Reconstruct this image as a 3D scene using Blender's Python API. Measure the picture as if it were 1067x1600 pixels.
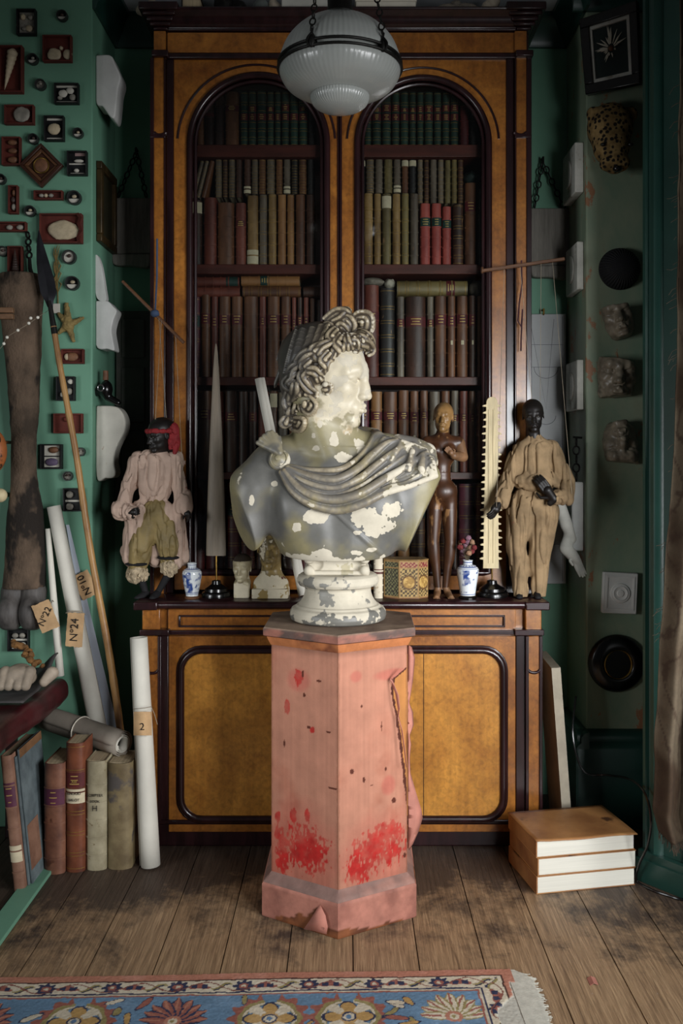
import bpy, bmesh, math, random
import numpy as np
from mathutils import Vector, Matrix

for _o in list(bpy.data.objects):
    bpy.data.objects.remove(_o)
SC = bpy.context.scene
COL = SC.collection
PI = math.pi
random.seed(7)

# ------------------------------------------------------------------ camera, world, light, exposure
FPX, CX, CY, EYE = 1428.0, 542.0, 715.0, 1.40      # focal length in pixels of the 1067x1600 frame, horizon point, eye height
cam_d = bpy.data.cameras.new('camera')
cam = bpy.data.objects.new('camera', cam_d)
COL.objects.link(cam)
cam.location = (0, 0, EYE)
cam.rotation_euler = (PI / 2, 0, 0)
cam_d.sensor_fit = 'VERTICAL'
cam_d.sensor_height = 36.0
cam_d.sensor_width = 24.0
cam_d.lens = 36.0 * FPX / 1600.0
cam_d.shift_x = -(CX - 533.5) / 1600.0
cam_d.shift_y = -(800.0 - CY) / 1600.0
cam_d.clip_start = 0.05
SC.camera = cam

world = bpy.data.worlds.new('world')
SC.world = world
world.use_nodes = True
wb = world.node_tree.nodes['Background']
wb.inputs['Color'].default_value = (0.80, 0.88, 0.95, 1)
wb.inputs['Strength'].default_value = 0.030


def area(name, loc, target, sx, sy, power, color, spread=180):
    d = bpy.data.lights.new(name, 'AREA')
    d.shape = 'RECTANGLE'
    d.size, d.size_y = sx, sy
    d.energy = power
    d.color = color
    d.spread = math.radians(spread)
    o = bpy.data.objects.new(name, d)
    COL.objects.link(o)
    o.location = loc
    o.rotation_euler = (Vector(target) - Vector(loc)).to_track_quat('-Z', 'Y').to_euler()
    return o


area('window_daylight', (2.10, 1.00, 1.38), (-0.10, 3.15, 0.92), 1.0, 1.2, 22.5, (0.97, 0.98, 1.0), 84)
area('front_fill_light', (1.48, -0.15, 1.35), (0.35, 3.3, 0.90), 0.65, 1.2, 14.5, (0.96, 0.98, 1.0), 66)  # added frontal fill without a window, brightens the right alcove
area('left_fill_light', (-2.9, 0.55, 1.3), (0.9, 3.4, 0.9), 1.0, 1.2, 9, (0.95, 0.98, 1.0), 70)  # added fill from the left, no window there; lifts the right pier

SC.view_settings.view_transform = 'Standard'
SC.view_settings.look = 'None'
SC.view_settings.gamma = 1.0
SC.view_settings.use_curve_mapping = False
SC.view_settings.exposure = 0.0


# ------------------------------------------------------------------ helpers
def P(u, v, Y):
    """point that stands at depth Y on the line through pixel (u, v)"""
    return np.array(((u - CX) * Y / FPX, Y, EYE - (v - CY) * Y / FPX))


def px(n, Y):
    return n * Y / FPX


def hexc(h):
    h = h.lstrip('#')
    c = [int(h[i:i + 2], 16) / 255 for i in (0, 2, 4)]
    return tuple(x / 12.92 if x <= .04045 else ((x + .055) / 1.055) ** 2.4 for x in c)


def hx(h):
    return np.array(hexc(h))


# numpy value noise ------------------------------------------------
def _hash(i, j, k, seed):
    n = (i * 374761393 + j * 668265263 + k * 2147483647 + seed * 974634421) & 0xffffffff
    n = ((n ^ (n >> 13)) * 1274126177) & 0xffffffff
    n = (n ^ (n >> 16)) & 0xffff
    return n.astype(np.float32) / 32767.5 - 1


def vnoise(p, seed=0):
    p = np.asarray(p, np.float64)
    i0 = np.floor(p).astype(np.int64)
    f = (p - i0)
    f = f * f * (3 - 2 * f)
    r = 0
    for a in (0, 1):
        for b in (0, 1):
            for c in (0, 1):
                w = (f[..., 0] if a else 1 - f[..., 0]) * (f[..., 1] if b else 1 - f[..., 1]) * (f[..., 2] if c else 1 - f[..., 2])
                r = r + w * _hash(i0[..., 0] + a, i0[..., 1] + b, i0[..., 2] + c, seed)
    return r


def fbm(p, scale=1.0, octv=3, seed=0):
    p = np.asarray(p, np.float64) * scale
    r, a, t = 0, 1.0, 0
    for o in range(octv):
        r = r + a * vnoise(p * (2 ** o) + 17.3 * o, seed + o)
        t += a
        a *= .55
    return r / t


def sst(x, a, b):
    t = np.clip((x - a) / (b - a), 0, 1)
    return t * t * (3 - 2 * t)


def spline(pts, n):
    pts = np.asarray(pts, float)
    t = np.linspace(0, len(pts) - 1, n)
    out = []
    for x in t:
        i = int(min(x, len(pts) - 2)); f = x - i
        p = [pts[max(0, min(len(pts) - 1, i + j))] for j in (-1, 0, 1, 2)]
        out.append(.5 * ((2 * p[1]) + (-p[0] + p[2]) * f + (2 * p[0] - 5 * p[1] + 4 * p[2] - p[3]) * f * f + (-p[0] + 3 * p[1] - 3 * p[2] + p[3]) * f ** 3))
    return np.array(out)


# mesh builder ------------------------------------------------------
class MB:
    def __init__(s):
        s.v, s.f, s.n = [], [], 0

    def add(s, v, f):
        v = np.asarray(v, float).reshape(-1, 3)
        s.v.append(v)
        s.f += [tuple(int(i) + s.n for i in q) for q in f]
        s.n += len(v)
        return s

    def box(s, x0, x1, y0, y1, z0, z1, R=None, o=None):
        v = np.array([(x, y, z) for x in (x0, x1) for y in (y0, y1) for z in (z0, z1)], float)
        if R is not None:
            v = v @ np.array(R).T
        if o is not None:
            v = v + np.array(o)
        return s.add(v, [(0, 1, 3, 2), (4, 6, 7, 5), (0, 4, 5, 1), (2, 3, 7, 6), (0, 2, 6, 4), (1, 5, 7, 3)])

    def prism(s, poly, a, b, axis='y'):
        """extrude a 2D outline: axis y -> outline in x,z ; axis z -> x,y ; axis x -> y,z"""
        n = len(poly)
        def m(p, t):
            return {'y': (p[0], t, p[1]), 'z': (p[0], p[1], t), 'x': (t, p[0], p[1])}[axis]
        v = [m(p, a) for p in poly] + [m(p, b) for p in poly]
        f = [tuple(range(n))[::-1], tuple(range(n, 2 * n))]
        f += [(i, (i + 1) % n, n + (i + 1) % n, n + i) for i in range(n)]
        return s.add(v, f)

    def loft(s, rings, closed=True, caps=True):
        rings = np.asarray(rings, float)
        m, n = rings.shape[:2]
        f = []
        for i in range(m - 1):
            for j in range(n if closed else n - 1):
                k = (j + 1) % n
                f.append((i * n + j, i * n + k, (i + 1) * n + k, (i + 1) * n + j))
        if caps and closed:
            f.append(tuple(range(n))[::-1])
            f.append(tuple((m - 1) * n + j for j in range(n)))
        return s.add(rings.reshape(-1, 3), f)

    def tube(s, pts, r, n=10, closed=False, flat=None):
        pts = np.asarray(pts, float)
        m = len(pts)
        rr = np.full(m, r, float) if np.isscalar(r) else np.asarray(r, float)
        if closed:
            t = np.roll(pts, -1, 0) - np.roll(pts, 1, 0)
        else:
            t = np.gradient(pts, axis=0)
        t /= np.linalg.norm(t, axis=1, keepdims=True) + 1e-12
        up = np.array((0, 0, 1.)) if abs(t[0][2]) < .9 else np.array((0, 1., 0))
        a = np.cross(t[0], up)
        a /= np.linalg.norm(a)
        rings = []
        ang = np.linspace(0, 2 * PI, n, endpoint=False)
        for i in range(m):
            a = a - t[i] * np.dot(a, t[i])
            a /= np.linalg.norm(a) + 1e-12
            b = np.cross(t[i], a)
            k = 1 if flat is None else flat
            rings.append(pts[i] + rr[i] * (np.cos(ang)[:, None] * a + k * np.sin(ang)[:, None] * b))
        if closed:
            rings.append(rings[0])
        return s.loft(rings, True, not closed)

    def lathe(s, prof, o=(0, 0, 0), n=40, rib=0, nr=60, R=None):
        ang = np.linspace(0, 2 * PI, n, endpoint=False)
        rings = []
        for r, z in prof:
            k = 1 + rib * np.cos(ang * nr)
            rings.append(np.stack([r * k * np.cos(ang), r * k * np.sin(ang), np.full(n, z)], 1))
        rings = np.array(rings)
        if R is not None:
            rings = rings @ np.array(R).T
        return s.loft(rings + np.array(o))

    def ell(s, c, r, n=16, m=10, R=None, nz=0, seed=0, nsc=3):
        th = np.linspace(0, 2 * PI, n, endpoint=False)
        rings = []
        for ph in np.linspace(-PI / 2 + .02, PI / 2 - .02, m):
            rings.append(np.stack([np.cos(ph) * np.cos(th), np.cos(ph) * np.sin(th), np.full(n, np.sin(ph))], 1))
        v = np.array(rings)
        if nz:
            v = v * (1 + nz * fbm(v, nsc, 3, seed))[..., None]
        v = v * np.array(r)
        if R is not None:
            v = v @ np.array(R).T
        return s.loft(v + np.array(c))

    def grid(s, g):
        g = np.asarray(g, float)
        m, n = g.shape[:2]
        f = [(i * n + j, i * n + j + 1, (i + 1) * n + j + 1, (i + 1) * n + j) for i in range(m - 1) for j in range(n - 1)]
        return s.add(g.reshape(-1, 3), f)

    def sheet(s, g, th):
        """grid with thickness th (a vector or a scalar along the mean normal)"""
        g = np.asarray(g, float)
        m, n = g.shape[:2]
        if np.isscalar(th):
            du = np.gradient(g, axis=0)
            dv = np.gradient(g, axis=1)
            nn = np.cross(du, dv)
            nn /= np.linalg.norm(nn, axis=2, keepdims=True) + 1e-12
            off = nn * th
        else:
            off = np.array(th)
        k = m * n
        v = np.concatenate([g.reshape(-1, 3), (g + off).reshape(-1, 3)])
        f = []
        for i in range(m - 1):
            for j in range(n - 1):
                q = (i * n + j, i * n + j + 1, (i + 1) * n + j + 1, (i + 1) * n + j)
                f.append(q)
                f.append(tuple(x + k for x in q[::-1]))
        edge = [(i, 0) for i in range(m)] + [(m - 1, j) for j in range(1, n)] + [(i, n - 1) for i in range(m - 2, -1, -1)] + [(0, j) for j in range(n - 2, 0, -1)]
        for a, b in zip(edge, edge[1:] + edge[:1]):
            i, j = a[0] * n + a[1], b[0] * n + b[1]
            f.append((j, i, i + k, j + k))
        return s.add(v, f)

    def V(s):
        return np.concatenate(s.v) if s.v else np.zeros((0, 3))


def rotm(ax, ay, az):
    return np.array(Matrix.Rotation(az, 3, 'Z') @ Matrix.Rotation(ay, 3, 'Y') @ Matrix.Rotation(ax, 3, 'X'))


def wloc(o):
    v = Vector((0, 0, 0))
    while o is not None:
        v = v + o.location
        o = o.parent
    return np.array(v)


def tag(o, label, cat, group=None, kind=None):
    if label: o['label'] = label
    if cat: o['category'] = cat
    if group: o['group'] = group
    if kind: o['kind'] = kind
    return o


def thing(name, label, cat, loc, rot=(0, 0, 0), group=None):
    o = bpy.data.objects.new(name, None)
    COL.objects.link(o)
    o.empty_display_size = .05
    o.location = Vector([float(x) for x in loc])
    o.rotation_euler = rot
    return tag(o, label, cat, group)


def obj(name, mb, mat, parent=None, loc=None, smooth=True, bevel=0, seg=2, col=None, local=False, attrs=None, label=None, angle=40, extra=None):
    """ONE mesh object. Vertices are given in world space and made relative to the parent's place (or to loc) unless local."""
    V = mb.V() if isinstance(mb, MB) else np.asarray(mb[0], float)
    Fc = mb.f if isinstance(mb, MB) else mb[1]
    nbase = len(Fc)
    if extra:                       # a second material on the same part (gilding, print)
        Fc = list(Fc) + [tuple(i + len(V) for i in q) for q in extra[0].f]
        V = np.concatenate([V, extra[0].V()])
    o0 = np.zeros(3)
    if not local:
        if parent is not None:
            o0 = wloc(parent)
        elif loc is not None:
            o0 = np.array([float(x) for x in loc])
    me = bpy.data.meshes.new(name)
    Vl = V - o0
    nv, nf = len(Vl), len(Fc)
    if isinstance(Fc, np.ndarray) and nf > 2000:
        me.vertices.add(nv)
        me.vertices.foreach_set('co', Vl.astype(np.float32).ravel())
        me.loops.add(nf * 4)
        me.loops.foreach_set('vertex_index', Fc.astype(np.int32).ravel())
        me.polygons.add(nf)
        me.polygons.foreach_set('loop_start', np.arange(0, nf * 4, 4, dtype=np.int32))
        me.polygons.foreach_set('loop_total', np.full(nf, 4, np.int32))
        me.update(calc_edges=True)
        me.validate()
    else:
        me.from_pydata([tuple(map(float, v)) for v in Vl], [], [tuple(int(i) for i in q) for q in Fc])
        bm = bmesh.new()
        bm.from_mesh(me)
        bmesh.ops.recalc_face_normals(bm, faces=bm.faces)
        bm.to_mesh(me)
        bm.free()
    if col is not None:
        a = me.color_attributes.new('Col', 'FLOAT_COLOR', 'POINT')
        c = np.ones((len(me.vertices), 4), np.float32)
        c[:, :3] = col
        a.data.foreach_set('color', c.ravel())
    if attrs:
        for k, val in attrs.items():
            a = me.attributes.new(k, 'FLOAT', 'POINT')
            a.data.foreach_set('value', np.asarray(val, np.float32))
    me.materials.append(mat)
    if extra:
        me.materials.append(extra[1])
        mi = np.zeros(len(me.polygons), np.int32)
        mi[nbase:] = 1
        me.polygons.foreach_set('material_index', mi)
    if smooth:
        me.polygons.foreach_set('use_smooth', np.ones(len(me.polygons), bool))
        if angle and not isinstance(Fc, np.ndarray):
            me.set_sharp_from_angle(angle=math.radians(angle))
    ob = bpy.data.objects.new(name, me)
    COL.objects.link(ob)
    if parent is not None:
        ob.parent = parent
    elif loc is not None:
        ob.location = Vector([float(x) for x in loc])
    if bevel:
        b = ob.modifiers.new('bevel', 'BEVEL')
        b.width = bevel
        b.segments = seg
        b.limit_method = 'ANGLE'
        b.angle_limit = math.radians(40)
        b.harden_normals = False
    if label:
        ob['label'] = label
    return ob


def struct(name, mb, mat, **k):
    o = obj(name, mb, mat, **k)
    o['kind'] = 'structure'
    return o


def dup(root, loc=None, label=None):
    def cp(o, par):
        c = o.copy()
        COL.objects.link(c)
        if par is not None:
            c.parent = par
        for ch in list(o.children):
            cp(ch, c)
        return c
    r = cp(root, None)
    if loc is not None: r.location = Vector([float(x) for x in loc])
    if label: r['label'] = label
    return r


# signed distance sculpting -------------------------------------------
class SDF:
    def __init__(s, lo, hi, h):
        s.lo, s.h = np.array(lo, float), h
        s.n = np.ceil((np.array(hi, float) - s.lo) / h).astype(int) + 1
        s.f = np.full(s.n, .5, np.float32)

    def reg(s, blo, bhi):
        i0 = np.clip(np.floor((np.array(blo) - s.lo) / s.h).astype(int), 0, s.n)
        i1 = np.clip(np.ceil((np.array(bhi) - s.lo) / s.h).astype(int) + 1, 0, s.n)
        sl = tuple(slice(a, b) for a, b in zip(i0, i1))
        g = [s.lo[k] + s.h * np.arange(i0[k], i1[k]) for k in range(3)]
        return sl, np.stack(np.meshgrid(*g, indexing='ij'), -1)

    def put(s, fn, blo, bhi, k, mode='u'):
        m = k + 2.5 * s.h
        sl, p = s.reg(np.array(blo) - m, np.array(bhi) + m)
        if p.size == 0:
            return s
        b = fn(p)
        a = s.f[sl]
        k = max(k, 1e-6)
        if mode == 'u':
            t = np.clip(.5 + .5 * (a - b) / k, 0, 1)
            s.f[sl] = a * (1 - t) + b * t - k * t * (1 - t)
        else:
            t = np.clip(.5 - .5 * (a + b) / k, 0, 1)
            s.f[sl] = a * (1 - t) - b * t + k * t * (1 - t)
        return s

    def ell(s, c, r, R=None, k=.01, mode='u'):
        c, r = np.array(c, float), np.array(r, float)
        m = r.max() if R is not None else r
        Rm = None if R is None else np.array(R)

        def fn(p):
            q = p - c
            if Rm is not None:
                q = q @ Rm
            k0 = np.sqrt(((q / r) ** 2).sum(-1))
            k1 = np.sqrt(((q / r ** 2) ** 2).sum(-1)) + 1e-9
            return k0 * (k0 - 1) / k1
        return s.put(fn, c - m, c + m, k, mode)

    def cap(s, a, b, ra, rb=None, k=.01, mode='u'):
        a, b = np.array(a, float), np.array(b, float)
        rb = ra if rb is None else rb
        d = b - a
        L = (d * d).sum() + 1e-12
        m = max(ra, rb)

        def fn(p):
            t = np.clip(((p - a) @ d) / L, 0, 1)
            return np.sqrt(((p - a - t[..., None] * d) ** 2).sum(-1)) - (ra + t * (rb - ra))
        return s.put(fn, np.minimum(a, b) - m, np.maximum(a, b) + m, k, mode)

    def chain(s, pts, rs, k=.01, mode='u'):
        # the links are joined with a plain minimum first, so the joints do not swell, then blended in as one
        pts = np.array([np.asarray(q, float) for q in pts])
        rs = np.full(len(pts), rs, float) if np.isscalar(rs) else np.asarray(rs, float)
        m = k + 2.5 * s.h
        i0 = np.clip(np.floor(((pts - rs[:, None]).min(0) - m - s.lo) / s.h).astype(int), 0, s.n)
        i1 = np.clip(np.ceil(((pts + rs[:, None]).max(0) + m - s.lo) / s.h).astype(int) + 1, 0, s.n)
        if np.any(i1 <= i0):
            return s
        tmp = np.full(i1 - i0, .5, np.float32)
        for i in range(len(pts) - 1):
            a, b, ra, rb = pts[i], pts[i + 1], rs[i], rs[i + 1]
            d = b - a
            L = (d * d).sum() + 1e-12
            w = max(ra, rb) + m
            sl, p = s.reg(np.minimum(a, b) - w, np.maximum(a, b) + w)
            if p.size == 0:
                continue
            t = np.clip(((p - a) @ d) / L, 0, 1)
            v = np.sqrt(((p - a - t[..., None] * d) ** 2).sum(-1)) - (ra + t * (rb - ra))
            ls = tuple(slice(max(q.start - o, 0), q.stop - o) for q, o in zip(sl, i0))
            v = v[tuple(slice(max(o - q.start, 0), None) for q, o in zip(sl, i0))]
            v = v[tuple(slice(0, tmp[ls].shape[j]) for j in range(3))]
            tmp[ls] = np.minimum(tmp[ls], v)
        sl = tuple(slice(x, y) for x, y in zip(i0, i1))
        a = s.f[sl]
        k = max(k, 1e-6)
        if mode == 'u':
            t = np.clip(.5 + .5 * (a - tmp) / k, 0, 1)
            s.f[sl] = a * (1 - t) + tmp * t - k * t * (1 - t)
        else:
            t = np.clip(.5 - .5 * (a + tmp) / k, 0, 1)
            s.f[sl] = a * (1 - t) - tmp * t + k * t * (1 - t)
        return s

    def bx(s, c, hs, R=None, rad=.005, k=.01, mode='u'):
        c, hs = np.array(c, float), np.array(hs, float)
        m = hs if R is None else np.full(3, np.linalg.norm(hs))
        Rm = None if R is None else np.array(R)

        def fn(p):
            q = p - c
            if Rm is not None:
                q = q @ Rm
            q = np.abs(q) - (hs - rad)
            return np.sqrt((np.maximum(q, 0) ** 2).sum(-1)) + np.minimum(q.max(-1), 0) - rad
        return s.put(fn, c - m, c + m, k, mode)

    def cut(s, o, nrm, k=.002):
        """keep the side the normal points away from"""
        o, nrm = np.array(o, float), np.array(nrm, float)
        nrm = nrm / np.linalg.norm(nrm)
        _, p = s.reg(s.lo, s.lo + s.h * s.n)
        d = (p - o) @ nrm
        a = s.f
        t = np.clip(.5 - .5 * (a - d) / k, 0, 1)
        s.f = (a * (1 - t) + d * t + k * t * (1 - t)).astype(np.float32)
        return s

    def disp(s, fn, band=.03):
        idx = np.argwhere(np.abs(s.f) < band)
        p = s.lo + s.h * idx
        s.f[idx[:, 0], idx[:, 1], idx[:, 2]] += fn(p).astype(np.float32)
        return s

    def val(s, p):
        q = (np.asarray(p, float) - s.lo) / s.h
        i = np.clip(np.round(q).astype(int), 0, s.n - 1)
        return s.f[i[..., 0], i[..., 1], i[..., 2]]

    def front(s, x, z):
        """depth of the first surface met along +Y through (x, z)"""
        i = int(np.clip(round((x - s.lo[0]) / s.h), 0, s.n[0] - 1))
        k = int(np.clip(round((z - s.lo[2]) / s.h), 0, s.n[2] - 1))
        w = np.where(s.f[i, :, k] < 0)[0]
        return None if len(w) == 0 else s.lo[1] + s.h * w[0]

    def mesh(s):
        f = s.f
        f[[0, -1]] = .1; f[:, [0, -1]] = .1; f[:, :, [0, -1]] = .1
        ins = f < 0
        c = np.zeros(np.array(f.shape) - 1, np.uint8)
        for a in (0, 1):
            for b in (0, 1):
                for d in (0, 1):
                    c += ins[a:f.shape[0] - 1 + a, b:f.shape[1] - 1 + b, d:f.shape[2] - 1 + d]
        act = np.argwhere((c > 0) & (c < 8))
        acc = np.zeros((len(act), 3))
        cnt = np.zeros(len(act))
        cor = [(a, b, d) for a in (0, 1) for b in (0, 1) for d in (0, 1)]
        vals = {q: f[act[:, 0] + q[0], act[:, 1] + q[1], act[:, 2] + q[2]] for q in cor}
        for q in cor:
            for ax in range(3):
                if q[ax] == 0:
                    r = list(q); r[ax] = 1; r = tuple(r)
                    va, vb = vals[q], vals[r]
                    m = (va < 0) != (vb < 0)
                    t = np.where(m, va / np.where(m, va - vb, 1), 0)
                    pt = np.array(q, float)[None] + t[:, None] * (np.array(r) - np.array(q))[None]
                    acc[m] += pt[m]
                    cnt[m] += 1
        V = s.lo + s.h * (act + acc / cnt[:, None])
        idx = np.full(c.shape, -1, np.int64)
        idx[act[:, 0], act[:, 1], act[:, 2]] = np.arange(len(act))
        Q = []
        for ax in range(3):
            sl0 = [slice(1, -1)] * 3; sl1 = [slice(1, -1)] * 3
            sl0[ax] = slice(0, -1); sl1[ax] = slice(1, None)
            A, B = ins[tuple(sl0)], ins[tuple(sl1)]
            e = np.argwhere(A != B)
            flip = A[e[:, 0], e[:, 1], e[:, 2]]
            e = e + 1
            e[:, ax] -= 1
            u, w = [(1, 2), (2, 0), (0, 1)][ax]
            def at(du, dw):
                q = e.copy(); q[:, u] -= du; q[:, w] -= dw
                return idx[q[:, 0], q[:, 1], q[:, 2]]
            q = np.stack([at(1, 1), at(0, 1), at(0, 0), at(1, 0)], 1)
            q[~flip] = q[~flip][:, ::-1]
            Q.append(q)
        return V, np.concatenate(Q)


def headsdf(S, c, R, sc, k=1.0, greek=False, ears=True, neck=None, nose=1.0, lips=1.0):
    """a human head into S: centre c, rotation R (columns: forward, left, up), height sc"""
    c, R = np.array(c, float), np.array(R, float)
    def W(x, y, z): return c + R @ (np.array((x, y, z)) * sc)
    def E(x, y, z, r, kk=.05, mode='u', rot=None):
        S.ell(W(x, y, z), np.array(r) * sc, R if rot is None else R @ rot, kk * sc * k, mode)
    def K(a, b, ra, rb=None, kk=.03, mode='u'):
        S.cap(W(*a), W(*b), ra * sc, (ra if rb is None else rb) * sc, kk * sc * k, mode)
    E(-.06, 0, .13, (.41, .325, .37), .02)
    E(.09, 0, -.10, (.285, .255, .36), .08)
    E(.10, 0, -.29, (.245, .220, .185), .08)
    E(.210, 0, .12, (.180, .240, .22), .06)
    E(.292, 0, -.425, (.088, .110, .080), .06)
    for sy in (-1, 1):
        E(.235, sy * .155, -.10, (.100, .088, .095), .07)
        E(.395, sy * .130, -.012, (.070, .082, .046), .05, 's')
        E(.300, sy * .122, -.012, (.055, .066, .050), .010)
        E(.405, sy * .085, .012, (.05, .045, .032), .03, 's')
        E(.306, sy * .122, -.012, (.055, .066, .046), .008)
        K((.372, sy * .058, .002), (.366, sy * .12, .022), .012, .017, .010)
        K((.366, sy * .12, .022), (.312, sy * .195, -.010), .017, .012, .010)
        K((.350, sy * .07, -.040), (.318, sy * .17, -.034), .009, .008, .015)
        K((.362, sy * .03, .062), (.352, sy * .12, .078), .034, .032, .07)
        K((.352, sy * .12, .078), (.285, sy * .205, .045), .032, .026, .07)
        if ears:
            E(-.02, sy * .315, -.02, (.075, .028, .12), .02)
            E(.0, sy * .345, -.01, (.04, .02, .075), .015, 's')
    by = .380 if greek else .345
    K((by, 0, .12), (by + .012, 0, .02), .036, .038, .06)
    K((by + .012, 0, .02), (.420 + .035 * nose, 0, -.160), .038, .046, .035)
    E(.385, 0, -.12, (.07, .065, .085), .04)
    E(.430 + .035 * nose, 0, -.172, (.046, .046, .040), .02)
    for sy in (-1, 1):
        E(.400 + .012 * nose, sy * .052, -.180, (.045, .030, .032), .02)
        E(.43, sy * .026, -.212, (.02, .013, .012), .01, 's')
    E(.340, 0, -.290, (.068, .125, .085), .05)
    q = lips * 1.15
    K((.412, 0, -.266), (.388, .045, -.275), .018 * q, .017 * q, .014); K((.412, 0, -.266), (.388, -.045, -.275), .018 * q, .017 * q, .014)
    K((.388, .045, -.275), (.345, .095, -.290), .017 * q, .007 * q, .012); K((.388, -.045, -.275), (.345, -.095, -.290), .017 * q, .007 * q, .012)
    K((.402, .038, -.315), (.402, -.038, -.315), .022 * q, .022 * q, .015)
    K((.402, .038, -.315), (.350, .085, -.300), .022 * q, .006 * q, .015); K((.402, -.038, -.315), (.350, -.085, -.300), .022 * q, .006 * q, .015)
    K((.436, -.03, -.292), (.436, .03, -.292), .006, .006, .006, 's')
    K((.42, .03, -.292), (.362, .092, -.294), .006, .004, .006, 's'); K((.42, -.03, -.292), (.362, -.092, -.294), .006, .004, .006, 's')
    E(.402, 0, -.362, (.022, .07, .014), .03, 's')
    if neck is not None:
        S.cap(W(-.08, 0, -.22), np.array(neck[0]), neck[1], neck[2], .09 * sc * k)
    return W


def Rdir(yaw, pitch=0, roll=0):
    """columns forward, left, up; yaw 0 looks at the camera (-Y), positive turns to +X"""
    f = np.array((math.sin(yaw) * math.cos(pitch), -math.cos(yaw) * math.cos(pitch), math.sin(pitch)))
    up = np.array((0, 0, 1.0))
    l = np.cross(up, f); l /= np.linalg.norm(l)
    u = np.cross(f, l)
    cr, sr = math.cos(roll), math.sin(roll)
    l2 = l * cr + u * sr
    u2 = u * cr - l * sr
    return np.stack([f, l2, u2], 1)


# ------------------------------------------------------------------ materials
def _mix(nt, fac, a, b, bt='MIX'):
    n = nt.nodes.new('ShaderNodeMix')
    n.data_type = 'RGBA'
    n.blend_type = bt
    for sock, val in ((n.inputs[0], fac), (n.inputs[6], a), (n.inputs[7], b)):
        if isinstance(val, (int, float)):
            sock.default_value = val
        elif isinstance(val, (tuple, list, np.ndarray)):
            sock.default_value = (*[float(x) for x in val[:3]], 1)
        else:
            nt.links.new(val, sock)
    return n.outputs[2]


def _math(nt, op, a, b=0.0, clamp=False):
    n = nt.nodes.new('ShaderNodeMath')
    n.operation = op
    n.use_clamp = clamp
    for i, val in enumerate((a, b)):
        if isinstance(val, (int, float)):
            n.inputs[i].default_value = val
        else:
            nt.links.new(val, n.inputs[i])
    return n.outputs[0]


def _ramp(nt, fac, stops):
    n = nt.nodes.new('ShaderNodeValToRGB')
    e = n.color_ramp.elements
    while len(e) < len(stops):
        e.new(.5)
    for i, (p, c) in enumerate(stops):
        e[i].position = p
        e[i].color = (*[float(x) for x in c[:3]], 1) if not isinstance(c, (int, float)) else (c, c, c, 1)
    nt.links.new(fac, n.inputs[0])
    return n.outputs[0]


def _coord(nt, scale=(1, 1, 1), rnd=True, src='Object'):
    tc = nt.nodes.new('ShaderNodeTexCoord')
    out = tc.outputs[src]
    if rnd:
        oi = nt.nodes.new('ShaderNodeObjectInfo')
        m = _math(nt, 'MULTIPLY', oi.outputs['Random'], 37.0)
        va = nt.nodes.new('ShaderNodeVectorMath')
        va.operation = 'ADD'
        nt.links.new(out, va.inputs[0])
        nt.links.new(m, va.inputs[1])
        out = va.outputs[0]
    mp = nt.nodes.new('ShaderNodeMapping')
    mp.inputs['Scale'].default_value = scale
    nt.links.new(out, mp.inputs['Vector'])
    return mp.outputs[0]


def _noise(nt, vec, scale, detail=4, rough=.6, dist=0.0):
    n = nt.nodes.new('ShaderNodeTexNoise')
    n.inputs['Scale'].default_value = scale
    n.inputs['Detail'].default_value = detail
    n.inputs['Roughness'].default_value = rough
    n.inputs['Distortion'].default_value = dist
    nt.links.new(vec, n.inputs['Vector'])
    return n.outputs[0]


def _new(name):
    m = bpy.data.materials.new(name)
    m.use_nodes = True
    nt = m.node_tree
    return m, nt, nt.nodes['Principled BSDF']


def _bump(nt, bs, h, strength, dist=.002):
    b = nt.nodes.new('ShaderNodeBump')
    b.inputs['Strength'].default_value = strength
    b.inputs['Distance'].default_value = dist
    nt.links.new(h, b.inputs['Height'])
    nt.links.new(b.outputs[0], bs.inputs['Normal'])


def M(name, col, rough=.6, var=.3, scale=9, bump=.15, bscale=70, metal=0, coat=0, col2=None, stretch=(1, 1, 1), spec=.4, detail=5, lo=.35, hi=.65, rnd=True, bdist=.002, spots=None):
    m, nt, bs = _new(name)
    c = hx(col) if isinstance(col, str) else np.array(col)
    a = c * (1 - var)
    b = c * (1 + var) if col2 is None else (hx(col2) if isinstance(col2, str) else np.array(col2))
    if col2 is not None: a = c
    vec = _coord(nt, stretch, rnd)
    nz = _noise(nt, vec, scale, detail)
    cc = _ramp(nt, nz, [(lo, np.clip(a, 0, 1)), (hi, np.clip(b, 0, 1))])
    if spots:
        sp = _noise(nt, vec, spots[1], 4)
        mk = _ramp(nt, sp, [(spots[2], 0.0), (spots[2] + .06, 1.0)])
        cc = _mix(nt, mk, cc, hx(spots[0]))
    nt.links.new(cc, bs.inputs['Base Color'])
    bs.inputs['Roughness'].default_value = rough
    bs.inputs['Metallic'].default_value = metal
    bs.inputs['Specular IOR Level'].default_value = spec
    bs.inputs['Coat Weight'].default_value = coat
    bs.inputs['Coat Roughness'].default_value = .12
    if bump:
        _bump(nt, bs, _noise(nt, vec, bscale, 4), bump, bdist)
    return m


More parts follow.
